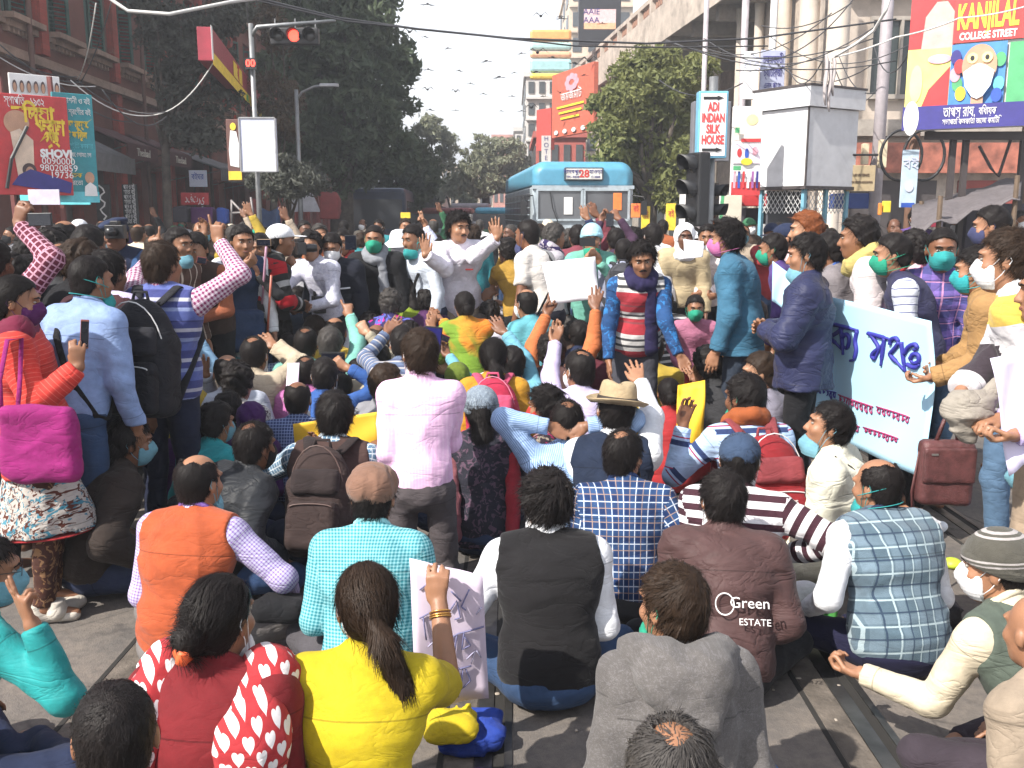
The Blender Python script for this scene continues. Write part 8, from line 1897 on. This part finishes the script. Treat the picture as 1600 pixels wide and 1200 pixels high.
centre = [
 ('person in mustard sweater with a raised pointing hand', 792, 372, 9.2, 35, dict(top=K_mustard, hair='thick', tone=0, arms=('chest', px(788, 400, 9.3, 'point', (-.5, 0, -1))))),
 ('man in cream tee shirt with bare forearm facing left', 822, 342, 8.5, 55, dict(top=C('cream_tee', (.62, .58, .54)), sleeve='short', hair='crop', tone=2, bottom=C('track_black', (.02, .02, .03)), mask=(M_navy, 'chin'), face=True)),
 ('man in grey jacket with a patterned scarf right of the cream tee', 868, 349, 9.6, -60, dict(top=C('grey_jkt', (.34, .32, .36)), hair='thick', haircol='salt', tone=1)),
 ('man in dull red shirt before the bus', 902, 351, 10.3, 10, dict(top=C('dull_red', (.30, .06, .09)), hair='short', arms=('up', 'upbent'))),
 ('person in mint kurta and pale blue cap filming towards the camera', 925, 350, 9.0, 178, dict(top=C('mint_kurta', (.22, .60, .48)), bottom=K_jeans, hair='short', hat=('beanie', C('pale_blue_cap', (.35, .60, .70)), 'cap'), tone=0, arms=('phone', 'phone'), skirt=.12, mask=(M_green, 'chin'))),
 ('man in dark coat lifting a phone with both hands in front of the bus', 962, 356, 10.0, 5, dict(top=C('aubergine', (.05, .025, .05)), hair='short', arms=(px(968, 342, 10.2, 'grip', (1, 0, -1)), px(940, 345, 10.2, 'grip', (-1, 0, -1))))),
 ('man wearing a grey backpack behind the striped slipover', 975, 372, 9.0, -8, dict(top=C('grey_blue', (.30, .32, .42)), hair='crop', tone=2)),
 ('woman with cyan mask turned left behind the navy scarf', 988, 355, 10.4, 120, dict(top=K_dgrey, hair='thick', tone=0, mask=(M_teal, 'on'))),
 ('man in plain white shirt with his back turned, white mask', 1019, 349, 9.8, 15, dict(top=K_white, hair='short', tone=0, mask=(M_white, 'on'))),
 ('man in cream sweater with a white hood facing the camera', 1071, 348, 9.5, 178, dict(top=C('butter', (.70, .56, .34)), bottom=K_dgrey, hair=None, hat=('scarf', K_white, 'hood'), tone=4, t=.026)),
 ('man in white shawl reading a paper right of the hooded man', 1106, 350, 9.7, 165, dict(top=C('white_shawl', (.70, .62, .62)), hair='short', tone=1, arms=('chest', 'chest'), mask=(M_white, 'chin'), t=.03)),
 ('man in teal blue kurta with a pink mask facing left', 1133, 342, 6.9, 70, dict(top=C('teal_kurta', (.055, .20, .33), wrinkle=.6), bottom=C('dark_slate', (.03, .04, .06)), hair='thick', tone=0, mask=(M_pink, 'on', 'tied'), lod=0, face=True, t=.026, skirt=.10, fold=.007, freq=5.5, arms=('down', 'down'), rigk=dict(lean=-.03, build=1.06))),
 ('man in navy rain jacket clapping his hands', 1258, 364, 5.75, 68, dict(top=C('rain_navy', (.026, .030, .075), rough=.5, wrinkle=.9), bottom=K_black, hair='short', tone=0, mask=(M_blue, 'chin'), lod=0, face=True, t=.034, skirt=.10, fold=.010, freq=5, arms=('chest', 'chest'), rigk=dict(lean=-.04, bend=.04, build=1.05, hpitch=.15), collar=C('rain_navy', (.026, .030, .075), rough=.5, wrinkle=.9))),
 ('man with henna orange hair behind the navy jacket', 1258, 330, 7.5, 75, dict(top=K_navy, hair='thick', haircol='henna', tone=3, face=True)),
 ('man in grey hooded top with a blue hood lining', 1293, 362, 6.7, 60, dict(top=C('grey_hood', (.20, .18, .19)), hair='short', tone=1, t=.028, collar=C('blue_lining', (.06, .16, .55)))),
 ('tall man in off white pullover with a yellow scarf over his mouth', 1340, 337, 6.3, 68, dict(top=C('pinkish_white', (.66, .58, .58)), hair='thick', tone=1, face=True, t=.026)),
 ('man in navy and red gilet with white striped sleeves and green mask', 1393, 364, 5.9, 72, dict(top=C('white_pinstripe', (.62, .64, .72), ('bands', [(0, (.62, .64, .72)), (.85, (.12, .13, .25))], .045)), over=C('navy_red', (.035, .035, .08)), hair='short', tone=0, mask=(M_green, 'on', 'tied'), face=True, collar=K_red)),
 ('woman in pink patterned shawl with dark curly hair', 1424, 361, 6.5, 40, dict(top=C('pink_print', (.60, .16, .30), ('floral', [(.7, .5, .55)], 20)), hair='curly', tone=0)),
 ('man in violet and blue tartan shirt facing the camera with a teal mask', 1475, 355, 5.85, 165, dict(top=C('violet_tartan', (.10, .10, .36), ('plaid', (.25, .16, .50), (.62, .30, .50), .085)), bottom=C('jeans_pale', (.12, .22, .36)), hair='crop', tone=2, mask=(M_teal, 'on'), lod=0)),
 ('man in tan jacket with a turquoise tied mask facing left', 1525, 384, 5.1, 62, dict(top=C('tan_jacket', (.48, .27, .10), wrinkle=.8), bottom=C('jeans_pale', (.12, .22, .36)), hair='short', haircol='black', tone=0, mask=(C('mask_turq', (.03, .48, .52)), 'on', 'tied'), lod=0, t=.032, fold=.009, freq=6, skirt=.04, arms=('chest', px(1455, 590, 5.0, 'grip', DN)))),
 ('man in maroon shirt with navy mask behind the tan jacket', 1548, 321, 6.8, 62, dict(top=K_maroon, hair='short', tone=0, mask=(M_navy, 'on'), face=True)),
 ('man with green mask and purple shirt left of the navy rain jacket', 1206, 364, 7.6, 70, dict(top=C('violet_shirt', (.12, .06, .30)), hair='short', tone=1, mask=(M_green, 'on'), face=True)),
 ('person in a navy cap and pink face cloth behind the henna hair', 1226, 349, 8.6, 80, dict(top=C('pink_pale', (.66, .48, .52)), hair='short', hat=('cap', K_navy, 'cap'), tone=0)),
 ('man in lavender shirt holding white papers at the right edge', 1640, 400, 3.7, 70, dict(top=C('lavender', (.50, .42, .72)), bottom=K_khaki, hair='short', tone=0, arms=(px(1560, 655, 3.7, 'fist', DN), px(1585, 680, 3.5, 'fist', DN)), lod=0)),
]
for lb_, u, v, y, yaw, kw in centre:
 kw.setdefault('bottom', K_black); kw.setdefault('tone', 2); kw.setdefault('arms', ('down', 'down')); kw.setdefault('group', G_ring)
 kw.setdefault('lod', 1 if y < 8.3 else 2)
 g = person(lb_, u, v, y, yaw, 'stand', **kw)
 if 'navy rain' in lb_ and 'clapping' in lb_: G_rain = g
 if 'yellow scarf' in lb_: scarf(g, C('yellow_scarf', (.68, .54, .18)), r=.058)
 if 'patterned scarf' in lb_: scarf(g, C('pat_scarf', (.03, .02, .08), ('floral', [(.5, .45, .5)], 30)), r=.05)
 if 'cream tee' in lb_ and 'facing left' in lb_: belt(g, '', K_black, s=1, r=.010)
 if 'grey backpack' in lb_: backpack(g, 'grey and black backpack behind the striped slipover man', C('pack_g', (.06, .06, .07)), C('pack_g2', (.03, .03, .035)), 1, .46, .30, .17, .2)
sw = C('wide_band_sweater', (.045, .035, .042), ('bands', [(0, (.60, .58, .60)), (.12, (.62, .42, .08)), (.30, (.66, .64, .64)), (.58, (.11, .10, .10)), (.80, (.040, .030, .038))], .60, .25), sheen=.4, wrinkle=.4)
g = person('tall man in black, grey and yellow banded sweater with a white mask at right', 1574, 355, 4.1, 58, 'stand', top=sw, bottom=C('khaki_slacks', (.33, .25, .18), wrinkle=.5), hair='short', haircol='brown', tone=0, mask=(M_white, 'on'), face=True, arms=(px(1480, 640, 3.9, 'fist', DN), px(1560, 640, 4.1, 'fist', DN)), t=.034, fold=.008, group=G_ring, lod=0, rigk=dict(build=1.08, hpitch=.05), shoes=K_brown)
V, F = polygonize([EL((0, 0, 0), (.10, .07, .08), k=.03), RC((.05, 0, .02), (.12, .02, .10), .04, .03, k=.03), RC((-.03, 0, -.03), (.02, 0, -.11), .05, .035, k=.04)], .012, folds(4, .014, 9)); o = thing_mesh('shawl', V, F, C('grey_shawl', (.30, .27, .23), wrinkle=.9), 'bundled grey beige shawl in the hand of the banded sweater man', 'shawl'); o.location = at_y(1512, 640, 3.75)
sheet('lavender white sheet held by the man at the right edge', 'paper', 'paper', [at_y(1545, 560, 3.55), at_y(1625, 540, 3.6), at_y(1625, 700, 3.5), at_y(1580, 745, 3.5)], S_('lav_paper', (.60, .56, .74), .75, var=.04), .003, .01, 12)
o = empty('briefcase', at_y(1476, 738, 4.35), -.05, 'maroon leather bag hanging at knee height at right', 'bag')
lea = S_('maroon_leather', (.10, .035, .035), .45, bump=.4, var=.3, scale=20)
V, F = polygonize([BX((0, 0, 0), (.125, .05, .155), r=.03)], .010, folds(3, .003, 12)); link('bag_body', mesh_np('bag_body', V, F), o, lea)
V, F = polygonize([BX((0, -.05, .045), (.12, .012, .085), r=.011)], .008, None); link('flap', mesh_np('flap', V, F), o, lea)
m = MB(); m.tube([(-.05, 0, .15), (-.02, 0, .25), (.02, 0, .27), (.05, 0, .15)], .010, 6); m.build('handle', lea, o, smooth=True); m = MB(); m.box((-.075, -.064, .10), (.03, .004, .008)); m.build('buckle', S_('silver', (.6, .6, .6), .3, .9), o)
m = MB(); m.tube([(-.12, 0, .10), (-.135, .02, -.1), (-.11, .02, -.34)], .014, 6, flat=.4); m.build('strap', lea, o, smooth=True)
# ================================================================== the banner
bl_m = NT('banner_vinyl'); _v = bl_m.coord(); bl_m.base(bl_m.mix(bl_m.ramp(bl_m.noise(_v, 1.2, 2, .5), [(.3, 0.), (.7, 1.)]), (.36, .60, .76), (.44, .68, .82)), .45, 0, .4)
TL, TR, BR, BL = at_y(1262, 452, 6.25), at_y(1455, 502, 5.1), at_y(1447, 748, 5.05), at_y(1262, 668, 6.25)
bn, f = sheet('pale blue cloth banner with dark blue bengali lettering and small red lines', 'banner', 'banner', [TL, TR, BR, BL], bl_m.m, .004, .018, 14, n=24)
inkb = S_('banner_ink', (.03, .03, .28), .6); inkr = S_('banner_red', (.34, .03, .12), .6)
def fat(lines, mat, name, w_):
 """brush strokes of flat ribbon lying on the banner"""
 m = MB()
 for L in lines:
  pts = []
  Lp = [L[0]] + list(L) + [L[-1]]
  for i in range(1, len(Lp) - 2):
   p0, p1, p2, p3 = [Vector(q_) for q_ in Lp[i - 1:i + 3]]
   for k in range(5): x_ = k / 5; pts.append(.5 * (2 * p1 + (p2 - p0) * x_ + (2 * p0 - 5 * p1 + 4 * p2 - p3) * x_ * x_ + (3 * p1 - p0 - 3 * p2 + p3) * x_ ** 3))
  pts.append(Vector(L[-1])); m.tube([f(q_[0], q_[1], .007) for q_ in pts], [w_ * (1.25 if k < len(pts) * .7 else .8) for k in range(len(pts))], 7)
 o = m.build(name, mat, bn, smooth=True); return o
def Q(zx, zy):   # traced from the photograph's banner: pixel -> banner (s,t)
 u, v = 1250 + zx / 4.571, 440 + zy / 4.571
 s = (u - 1262) / (1455 - 1262); vt = 452 + (502 - 452) * s; vb = 668 + (748 - 668) * s; return (s, (v - vt) / (vb - vt))
kya = [[(235, 290), (350, 322), (470, 358)], [(365, 340), (318, 372), (275, 402), (312, 448), (352, 492)], [(355, 325), (356, 430), (356, 528)], [(360, 405), (385, 382), (405, 400), (405, 440), (388, 484), (370, 472)], [(465, 360), (450, 430), (458, 500), (440, 560), (410, 572)], [(205, 240), (245, 236), (262, 280), (232, 330), (222, 400), (228, 490)]]
manch = [[(540, 378), (610, 396), (692, 420)], [(560, 385), (596, 440), (614, 482), (584, 512), (570, 540), (590, 556), (608, 520), (640, 455)], [(655, 412), (644, 500), (628, 608)], [(690, 455), (700, 420), (728, 410), (742, 436), (722, 470)], [(750, 440), (712, 492), (690, 528), (728, 582), (768, 640)], [(762, 436), (766, 540), (772, 650)], [(775, 520), (800, 474), (838, 450), (852, 478), (830, 492)], [(806, 556), (828, 520), (856, 532), (850, 578), (822, 584), (804, 560)], [(786, 596), (826, 618), (856, 594)]]
for word in (kya, manch): fat([[Q(*p) for p in L] for L in word], inkb, 'letter', .0105)
rr = random.Random(6)
def scrib(x0, y0, x1, y1, mat, amp=26):
 L = [[Q(x0, y0), Q(x1, y1)]]; n = int((x1 - x0) / 30)
 for k in range(n):
  x = x0 + (x1 - x0) * (k + .5) / n; y = y0 + (y1 - y0) * (k + .5) / n; a = rr.uniform(.7, 1.2) * amp; j = rr.randint(0, 3)
  if j == 0: L.append([Q(x, y), Q(x - 9, y + a * .6), Q(x + 6, y + a), Q(x + 9, y + 4)])
  elif j == 1: L.append([Q(x, y), Q(x, y + a * 1.1)]); L.append([Q(x, y + a * .4), Q(x + 10, y + a * .7), Q(x + 2, y + a)])
  elif j == 2: L.append([Q(x + 6, y), Q(x - 8, y + a * .5), Q(x + 6, y + a), Q(x + 6, y)])
  else: L.append([Q(x, y), Q(x + 6, y + a * .5), Q(x - 6, y + a * .8)])
 fat(L, mat, 'lettering', .0036)['kind'] = 'stuff'
scrib(100, 745, 200, 775, inkb, 42); scrib(205, 780, 300, 800, inkb, 44); scrib(320, 815, 570, 905, inkr, 50); scrib(590, 905, 805, 975, inkr, 46); scrib(370, 1020, 480, 1050, inkr, 46); scrib(505, 1055, 750, 1130, inkr, 40)
sheet('folded upper end of the pale blue banner left of the navy rain jacket', 'banner', 'banner', [at_y(1207, 408, 6.5), at_y(1240, 432, 6.45), at_y(1235, 490, 6.45), at_y(1207, 470, 6.5)], bl_m.m, .004, .012, 31)
o = thing_mesh('bottle', *polygonize([RC((0, 0, .03), (0, 0, .15), .032, .03, k=.01), RC((0, 0, .15), (0, 0, .20), .025, .012, k=.02)], .008), S_('green_plastic', (.10, .42, .10), .3), 'green soft drink bottle beside the tartan knit vest', 'bottle'); o.location = at_y(1300, 925, 4.1); o.location.z = 0.03
o = thing_mesh('ball', *polygonize([EL((0, 0, 0), (.05, .05, .03))], .01), S_('lime_plastic', (.50, .62, .05), .5), 'small lime yellow plastic lid on the ground at right', 'lid'); o.location = on_z(1488, 880, .03)
V, F = polygonize([BX((0, 0, .06), (.20, .14, .06), r=.05), RC((.1, 0, .08), (-.15, .05, .10), .07, .05, k=.05)], .014, folds(6, .02, 8), cuts=[((0, 0, .004), (0, 0, -1))]); o = thing_mesh('jacket', V, F, C('black_shell', (.018, .016, .018), rough=.5, wrinkle=1.), 'crumpled black jacket lying between the tartan vest and the knit cap', 'jacket'); p_ = on_z(1400, 985, 0); o.location = (p_.x + .1, p_.y + .1, 0)
V, F = polygonize([BX((0, 0, .05), (.12, .10, .05), r=.04)], .012, folds(8, .016, 9), cuts=[((0, 0, .004), (0, 0, -1))]); o = thing_mesh('cloth_bag', V, F, C('cobalt_bag', (.015, .06, .42)), 'blue and yellow cloth bag on the rail beside the woman in yellow', 'bag'); p_ = on_z(735, 1165, 0); o.location = (p_.x, p_.y, 0)
V, F = polygonize([BX((0, 0, .06), (.09, .085, .045), r=.04)], .012, folds(9, .016, 9), cuts=[((0, 0, .004), (0, 0, -1))]); o2_ = link('cloth_flap', mesh_np('cloth_flap', V, F), o, K_yellow); o2_.location = (-.06, -.03, .035)
V, F = polygonize([BX((0, 0, .05), (.11, .07, .05), r=.04)], .012, folds(10, .008, 9), cuts=[((0, 0, .004), (0, 0, -1))]); o = thing_mesh('pouch', V, F, C('pouch_black', (.012, .012, .014)), 'black waist pouch resting on the knee of the orange vest man', 'pouch'); o.location = at_y(440, 968, 3.75)
for i, (u, v, c, lb) in enumerate([(1445, 770, K_brown, 'tan lace up shoe under the banner'), (1460, 840, K_white, 'pale worn shoe beside the maroon bag'), (98, 968, C('woven_sandal', (.12, .09, .07), ('grid', (.5, .46, .4), .02, .4)), 'woven flat slipper on the road at left')]):
 o = link('shoe', shoe_me(), None, c); p_ = on_z(u, v, .0); o.location = (p_.x, p_.y, 0.006); o.rotation_euler.z = R(-70 + 30 * i); props(o, lb, 'shoe')
for i in range(26):      # scraps and pebbles on the road
 u, v = rr.uniform(760, 1320), rr.uniform(960, 1190); p_ = on_z(u, v, 0); o = thing_mesh('litter', *polygonize([EL((0, 0, .004), (rr.uniform(.006, .016), rr.uniform(.006, .012), .004))], .004), S_('scrap', (.35, .30, .25), .9), 'tiny scrap of litter lying on the bare road at the front', 'litter', 'scraps of litter on the road'); o.location = (p_.x, p_.y, .004)
# ================================================================== the crowd behind: shared body shapes, individual clothes and places
def proto(kind):
 rk = dict(lean=.03, bend=.04)
 arms = {'plain': ('down', 'down'), 'film': ('phone', 'phone'), 'up': ('up', 'down')}[kind]
 g = rig(1.0, 'stand', None, **rk); A = [arm(g, 1, arms[0]), arm(g, -1, arms[1])]
 root = empty('person', (0, 0, 0)); b = body_mesh(g, A, .014, False, fr=1.3)
 garment('shirt', g, K_white, 'top', root, .026, 3, arms=A, t=.018, hem=.1); garment('trousers', g, K_black, 'bottom', root, .03, 4, t=.008)
 ms = [c.data for c in root.children]; names = [c.name.split('.')[0] for c in root.children]
 for c in list(root.children): bpy.data.objects.remove(c)
 bpy.data.objects.remove(root)
 return g, b, ms, names
PRO = {k: proto(k) for k in ('plain', 'film', 'up')}
cols = {'white': (.68, .68, .70), 'navy': (.02, .03, .08), 'black': (.015, .015, .018), 'maroon': (.16, .02, .04), 'sky blue': (.25, .45, .68), 'pink': (.62, .28, .40), 'yellow': (.68, .48, .06), 'grey': (.22, .22, .24), 'brown': (.12, .07, .045), 'green': (.05, .22, .10), 'cream': (.62, .54, .42), 'violet': (.16, .08, .34), 'teal': (.03, .28, .32), 'rust orange': (.48, .13, .04), 'beige': (.42, .34, .26), 'red': (.45, .03, .04)}
cm = {k: C('far_' + k.replace(' ', '_'), v) for k, v in cols.items()}
masks = {'no mask': None, 'a white mask': M_white, 'a green mask': M_green, 'a blue mask': M_blue, 'a black mask': M_black}
def where(u):
 for lim, t in ((95, 'under the red poster'), (150, 'below the teal banner'), (235, 'by the brown shop doors'), (330, 'under the red script sign'), (400, 'left of the blank lilac board'), (445, 'beside the hanging blue cloth'), (510, 'near the street lamp'), (570, 'beside the tree trunk'), (640, 'in front of the parked coach'), (700, 'left of the speaker'), (780, 'right of the speaker'), (850, 'by the near side of the bus'), (930, 'in front of the bus windscreen'), (1000, 'at the far corner of the bus'), (1060, 'under the olive tree'), (1120, 'below the silk house sign'), (1190, 'by the colourful shop board'), (1260, 'left of the white kiosk booth'), (1330, 'at the kiosk booth'), (1400, 'under the cream signboard'), (1460, 'below the narrow banner'), (1530, 'at the tarpaulin stall'), (1700, 'under the big hoarding')):
  if u < lim: return t
frng = random.Random(21); used = set(); nper = 0
def seated(kind):
 g = rig(1.0, 'sit', None, lean=.1, bend=.15); A = [arm(g, 1, kind[0]), arm(g, -1, kind[1])]
 root = empty('person', (0, 0, 0)); b = body_mesh(g, A, .012, False, fr=1.2)
 garment('shirt', g, K_white, 'top', root, .022, 5, arms=A, t=.016, hem=.04); garment('trousers', g, K_black, 'bottom', root, .028, 4, t=.008)
 ms = [c.data for c in root.children]; nm_ = [c.name.split('.')[0] for c in root.children]
 for c in list(root.children): bpy.data.objects.remove(c)
 bpy.data.objects.remove(root); return g, b, ms, nm_
SEAT = [seated(k) for k in (('lap', 'lap'), ({'at': 'up', 'h': 'open'}, 'lap'), ('lap', {'at': 'upbent', 'h': 'point'}), ('upbent', 'upbent'))]
def place_person(g, b, ms, nms, x, y, z, yaw, S, lb_, grp, c, hairk, hat, front, mk):
 root = empty('person', (x, y, z), yaw, lb_, 'person', grp); root.scale = (S, S, S)
 link('body', b, root, skin(frng.choice([0, 1, 1, 2, 2, 4])))
 for me_, nm in zip(ms, nms): link(nm, me_, root, cm[c] if nm == 'shirt' else frng.choice([K_black, K_navy, K_grey, K_jeans, K_brown]))
 hc = MTr(g.hc) @ MSc(1.02, 4)
 def oh(n_, me_, mt): o = link(n_, me_, root, mt); o.matrix_local = hc
 if not (hat and 'scarf' in hat): oh('hair', hair_me('crop' if hat else hairk, 1), hairmat(frng.choice(['black', 'black', 'black', 'brown', 'salt'])))
 if hat: oh(hats[hat][0] if hats[hat][0] != 'scarf' else 'headscarf', hat_me(hats[hat][0]), hats[hat][1])
 if front:
  oh('eyes', eyes_me(), [MATS['eyewhite'], MATS['iris']]); oh('eyebrow', brows_me(), hairmat('black'))
  if masks[mk] is not None: oh('mask', mask_me('on'), masks[mk])
occ = [(o_.location.x, o_.location.y) for o_ in bpy.data.objects if o_.get('category') == 'person']
near = ['left of the pink shirted man', 'behind the yellow card', 'near the beige jacket', 'near the dark tablet', 'behind the pink shirted man', 'below the speaker', 'near the green and orange saree', 'behind the clasped hands man', 'left of the striped slipover', 'near the straw hat', 'behind the orange scarf', 'in front of the crouching cameraman']
npos = [(-.9, 5.2), (-1.3, 5.9), (-1.9, 7.0), (-1.35, 6.7), (-.5, 6.2), (-.4, 8.6), (-.4, 7.7), (.35, 5.9), (.75, 7.0), (.8, 5.5), (1.5, 6.2), (-2.1, 8.2)]
hats = {}
for j in range(10):
 for i in range(14):
  y = 5.9 + j * .36; x = -2.75 + i * .30 + (j % 2) * .15 + frng.uniform(-.05, .05); y += frng.uniform(-.06, .06)
  if x > 1.35 - .05 * j or (x > .45 and y < 7.3) or min(math.hypot(x - a, y - b_) for a, b_ in occ) < .37: continue
  occ.append((x, y)); q = min(range(len(npos)), key=lambda k: math.hypot(x - npos[k][0], y - npos[k][1]))
  for tries in range(80):
   c = frng.choice(list(cols)); k = frng.choices([0, 1, 2, 3], [6, 2, 1.6, .8])[0]; hairk, haird = frng.choice([('short', 'black hair'), ('thick', 'thick hair'), ('thin', 'a thinning crown'), ('bald', 'a bald crown'), ('bun', 'a bun')])
   lb_ = 'person in %s seated %s, %s%s' % (c, near[q], haird, ['', ', one arm up', ', pointing upward', ', both hands up'][k])
   if lb_ not in used and len(lb_.split()) <= 16: break
  used.add(lb_); H_ = 1.88 - .10 * 0
  place_person(*SEAT[k], x, y, 0, frng.gauss(0, .35), frng.uniform(.96, 1.1) * (1.06 if y > 7.5 else 1), lb_, G_sit, c, hairk, None, False, 'no mask'); nper += 1
print('seated extra', nper)
slots = []
for row, (y0, y1, n, vo) in enumerate(((9.8, 11.2, 26, 0), (11.5, 13.5, 34, 0), (14, 17, 38, 0), (18, 24, 34, 0))):
 for i in range(n):
  slots.append((20 + 1580 * (i + frng.uniform(.1, .9)) / n, frng.uniform(y0, y1)))
hats = {'a white cap': ('cap', K_white), 'a dark cap': ('cap', K_navy), 'a pale headscarf': ('scarf', cm['cream']), 'a green cloth cap': ('beanie', cm['green'])}
for u, y in slots:
 if y < 11.3 and (u > 1150 or 560 < u < 800): continue
 x = (u - 800) / 1500 * y * .99
 edge = 4.6 - .0 * y
 if x > 2.0 and y > 16 and x < 12 and y < 22: continue
 if -.9 < x < 3.3 and 22.2 < y: continue
 if x < -9.2 and y > 16: continue
 for tries in range(60):
  c = frng.choice(list(cols)); kind = frng.choices(['plain', 'film', 'up'], [9, 1.6, 1.5])[0]; hairk, haird = frng.choice([('short', 'short black hair'), ('thick', 'thick hair'), ('crop', 'cropped hair'), ('bald', 'a bald crown'), ('bun', 'tied back hair')])
  front = frng.random() < .42; mk = frng.choices(list(masks), [4, 2, 1.3, 1.5, .6])[0]; hat = frng.choices([None] + list(hats), [12, 1, 1, 1, .6])[0]
  act = {'plain': 'standing', 'film': 'filming with hands up', 'up': 'raising one arm'}[kind]
  head = ('wearing ' + hat) if hat else 'with ' + haird
  lb_ = 'person in %s %s %s' % (c, 'top' if not front else 'shirt facing us' , head)
  if front and mk != 'no mask': lb_ += ' and ' + mk
  lb_ += ', %s %s' % (act, where(u)) if kind != 'plain' else ', ' + where(u)
  if len(lb_.split()) <= 20 and lb_ not in used: break
 words = lb_.split()
 if len(words) > 16: lb_ = lb_.replace('standing ', '').replace(' facing us', '').replace(' with hands up', '').replace(' and a', ' and').replace(' in front of the bus', ' before the bus').replace('at the far corner of', 'behind')
 for a_, b_ in (('raising one arm', 'one arm up'), (' short', ''), (' thick', ''), ('standing ', ''), (' with cropped hair', ''), (' tied back hair', ' bun'), (' in front of', ' by'), (' facing us', ''), (' colourful', ''), (' parked', ''), (' black hair', ' hair'), (' a bald crown', ' bald crown'), ('a ', '')):
  if len(lb_.split()) > 16: lb_ = lb_.replace(a_, b_)
 used.add(lb_)
 g, b, ms, nms = PRO[kind]; S = frng.uniform(.93, 1.05); yaw = (math.pi if front else 0) + frng.gauss(0, .5) + math.atan2(x, y) * (0 if front else -1)
 place_person(g, b, ms, nms, x, y, .13 if x > 5.3 - .05 * y or x < -7.9 - .05 * y else 0, yaw, S, lb_, 'crowd filling the street behind', c, hairk, hat, front, mk)
 nper += 1
for o_ in bpy.data.objects:
 if o_.get("label") and len(o_["label"].split()) > 16: print("LONG", o_["label"])
print('far people', nper, 'named people', NP[0], 'time', time.time() - T0)
hz = NT('haze_air'); hz.t.nodes.clear(); out = hz.n('ShaderNodeOutputMaterial'); pv = hz.n('ShaderNodeVolumePrincipled')
pv.inputs['Color'].default_value = (.93, .95, 1.0, 1); pv.inputs['Density'].default_value = .0033; pv.inputs['Anisotropy'].default_value = .3
hz.l(pv.outputs[0], out.inputs['Volume'])
m = MB(); m.box2((-940, -60, -1.0), (940, 1540, 32)); hb = m.build('haze', hz.m); hb['kind'] = 'stuff'
print('SCRIPT', time.time() - T0, len(bpy.data.objects))
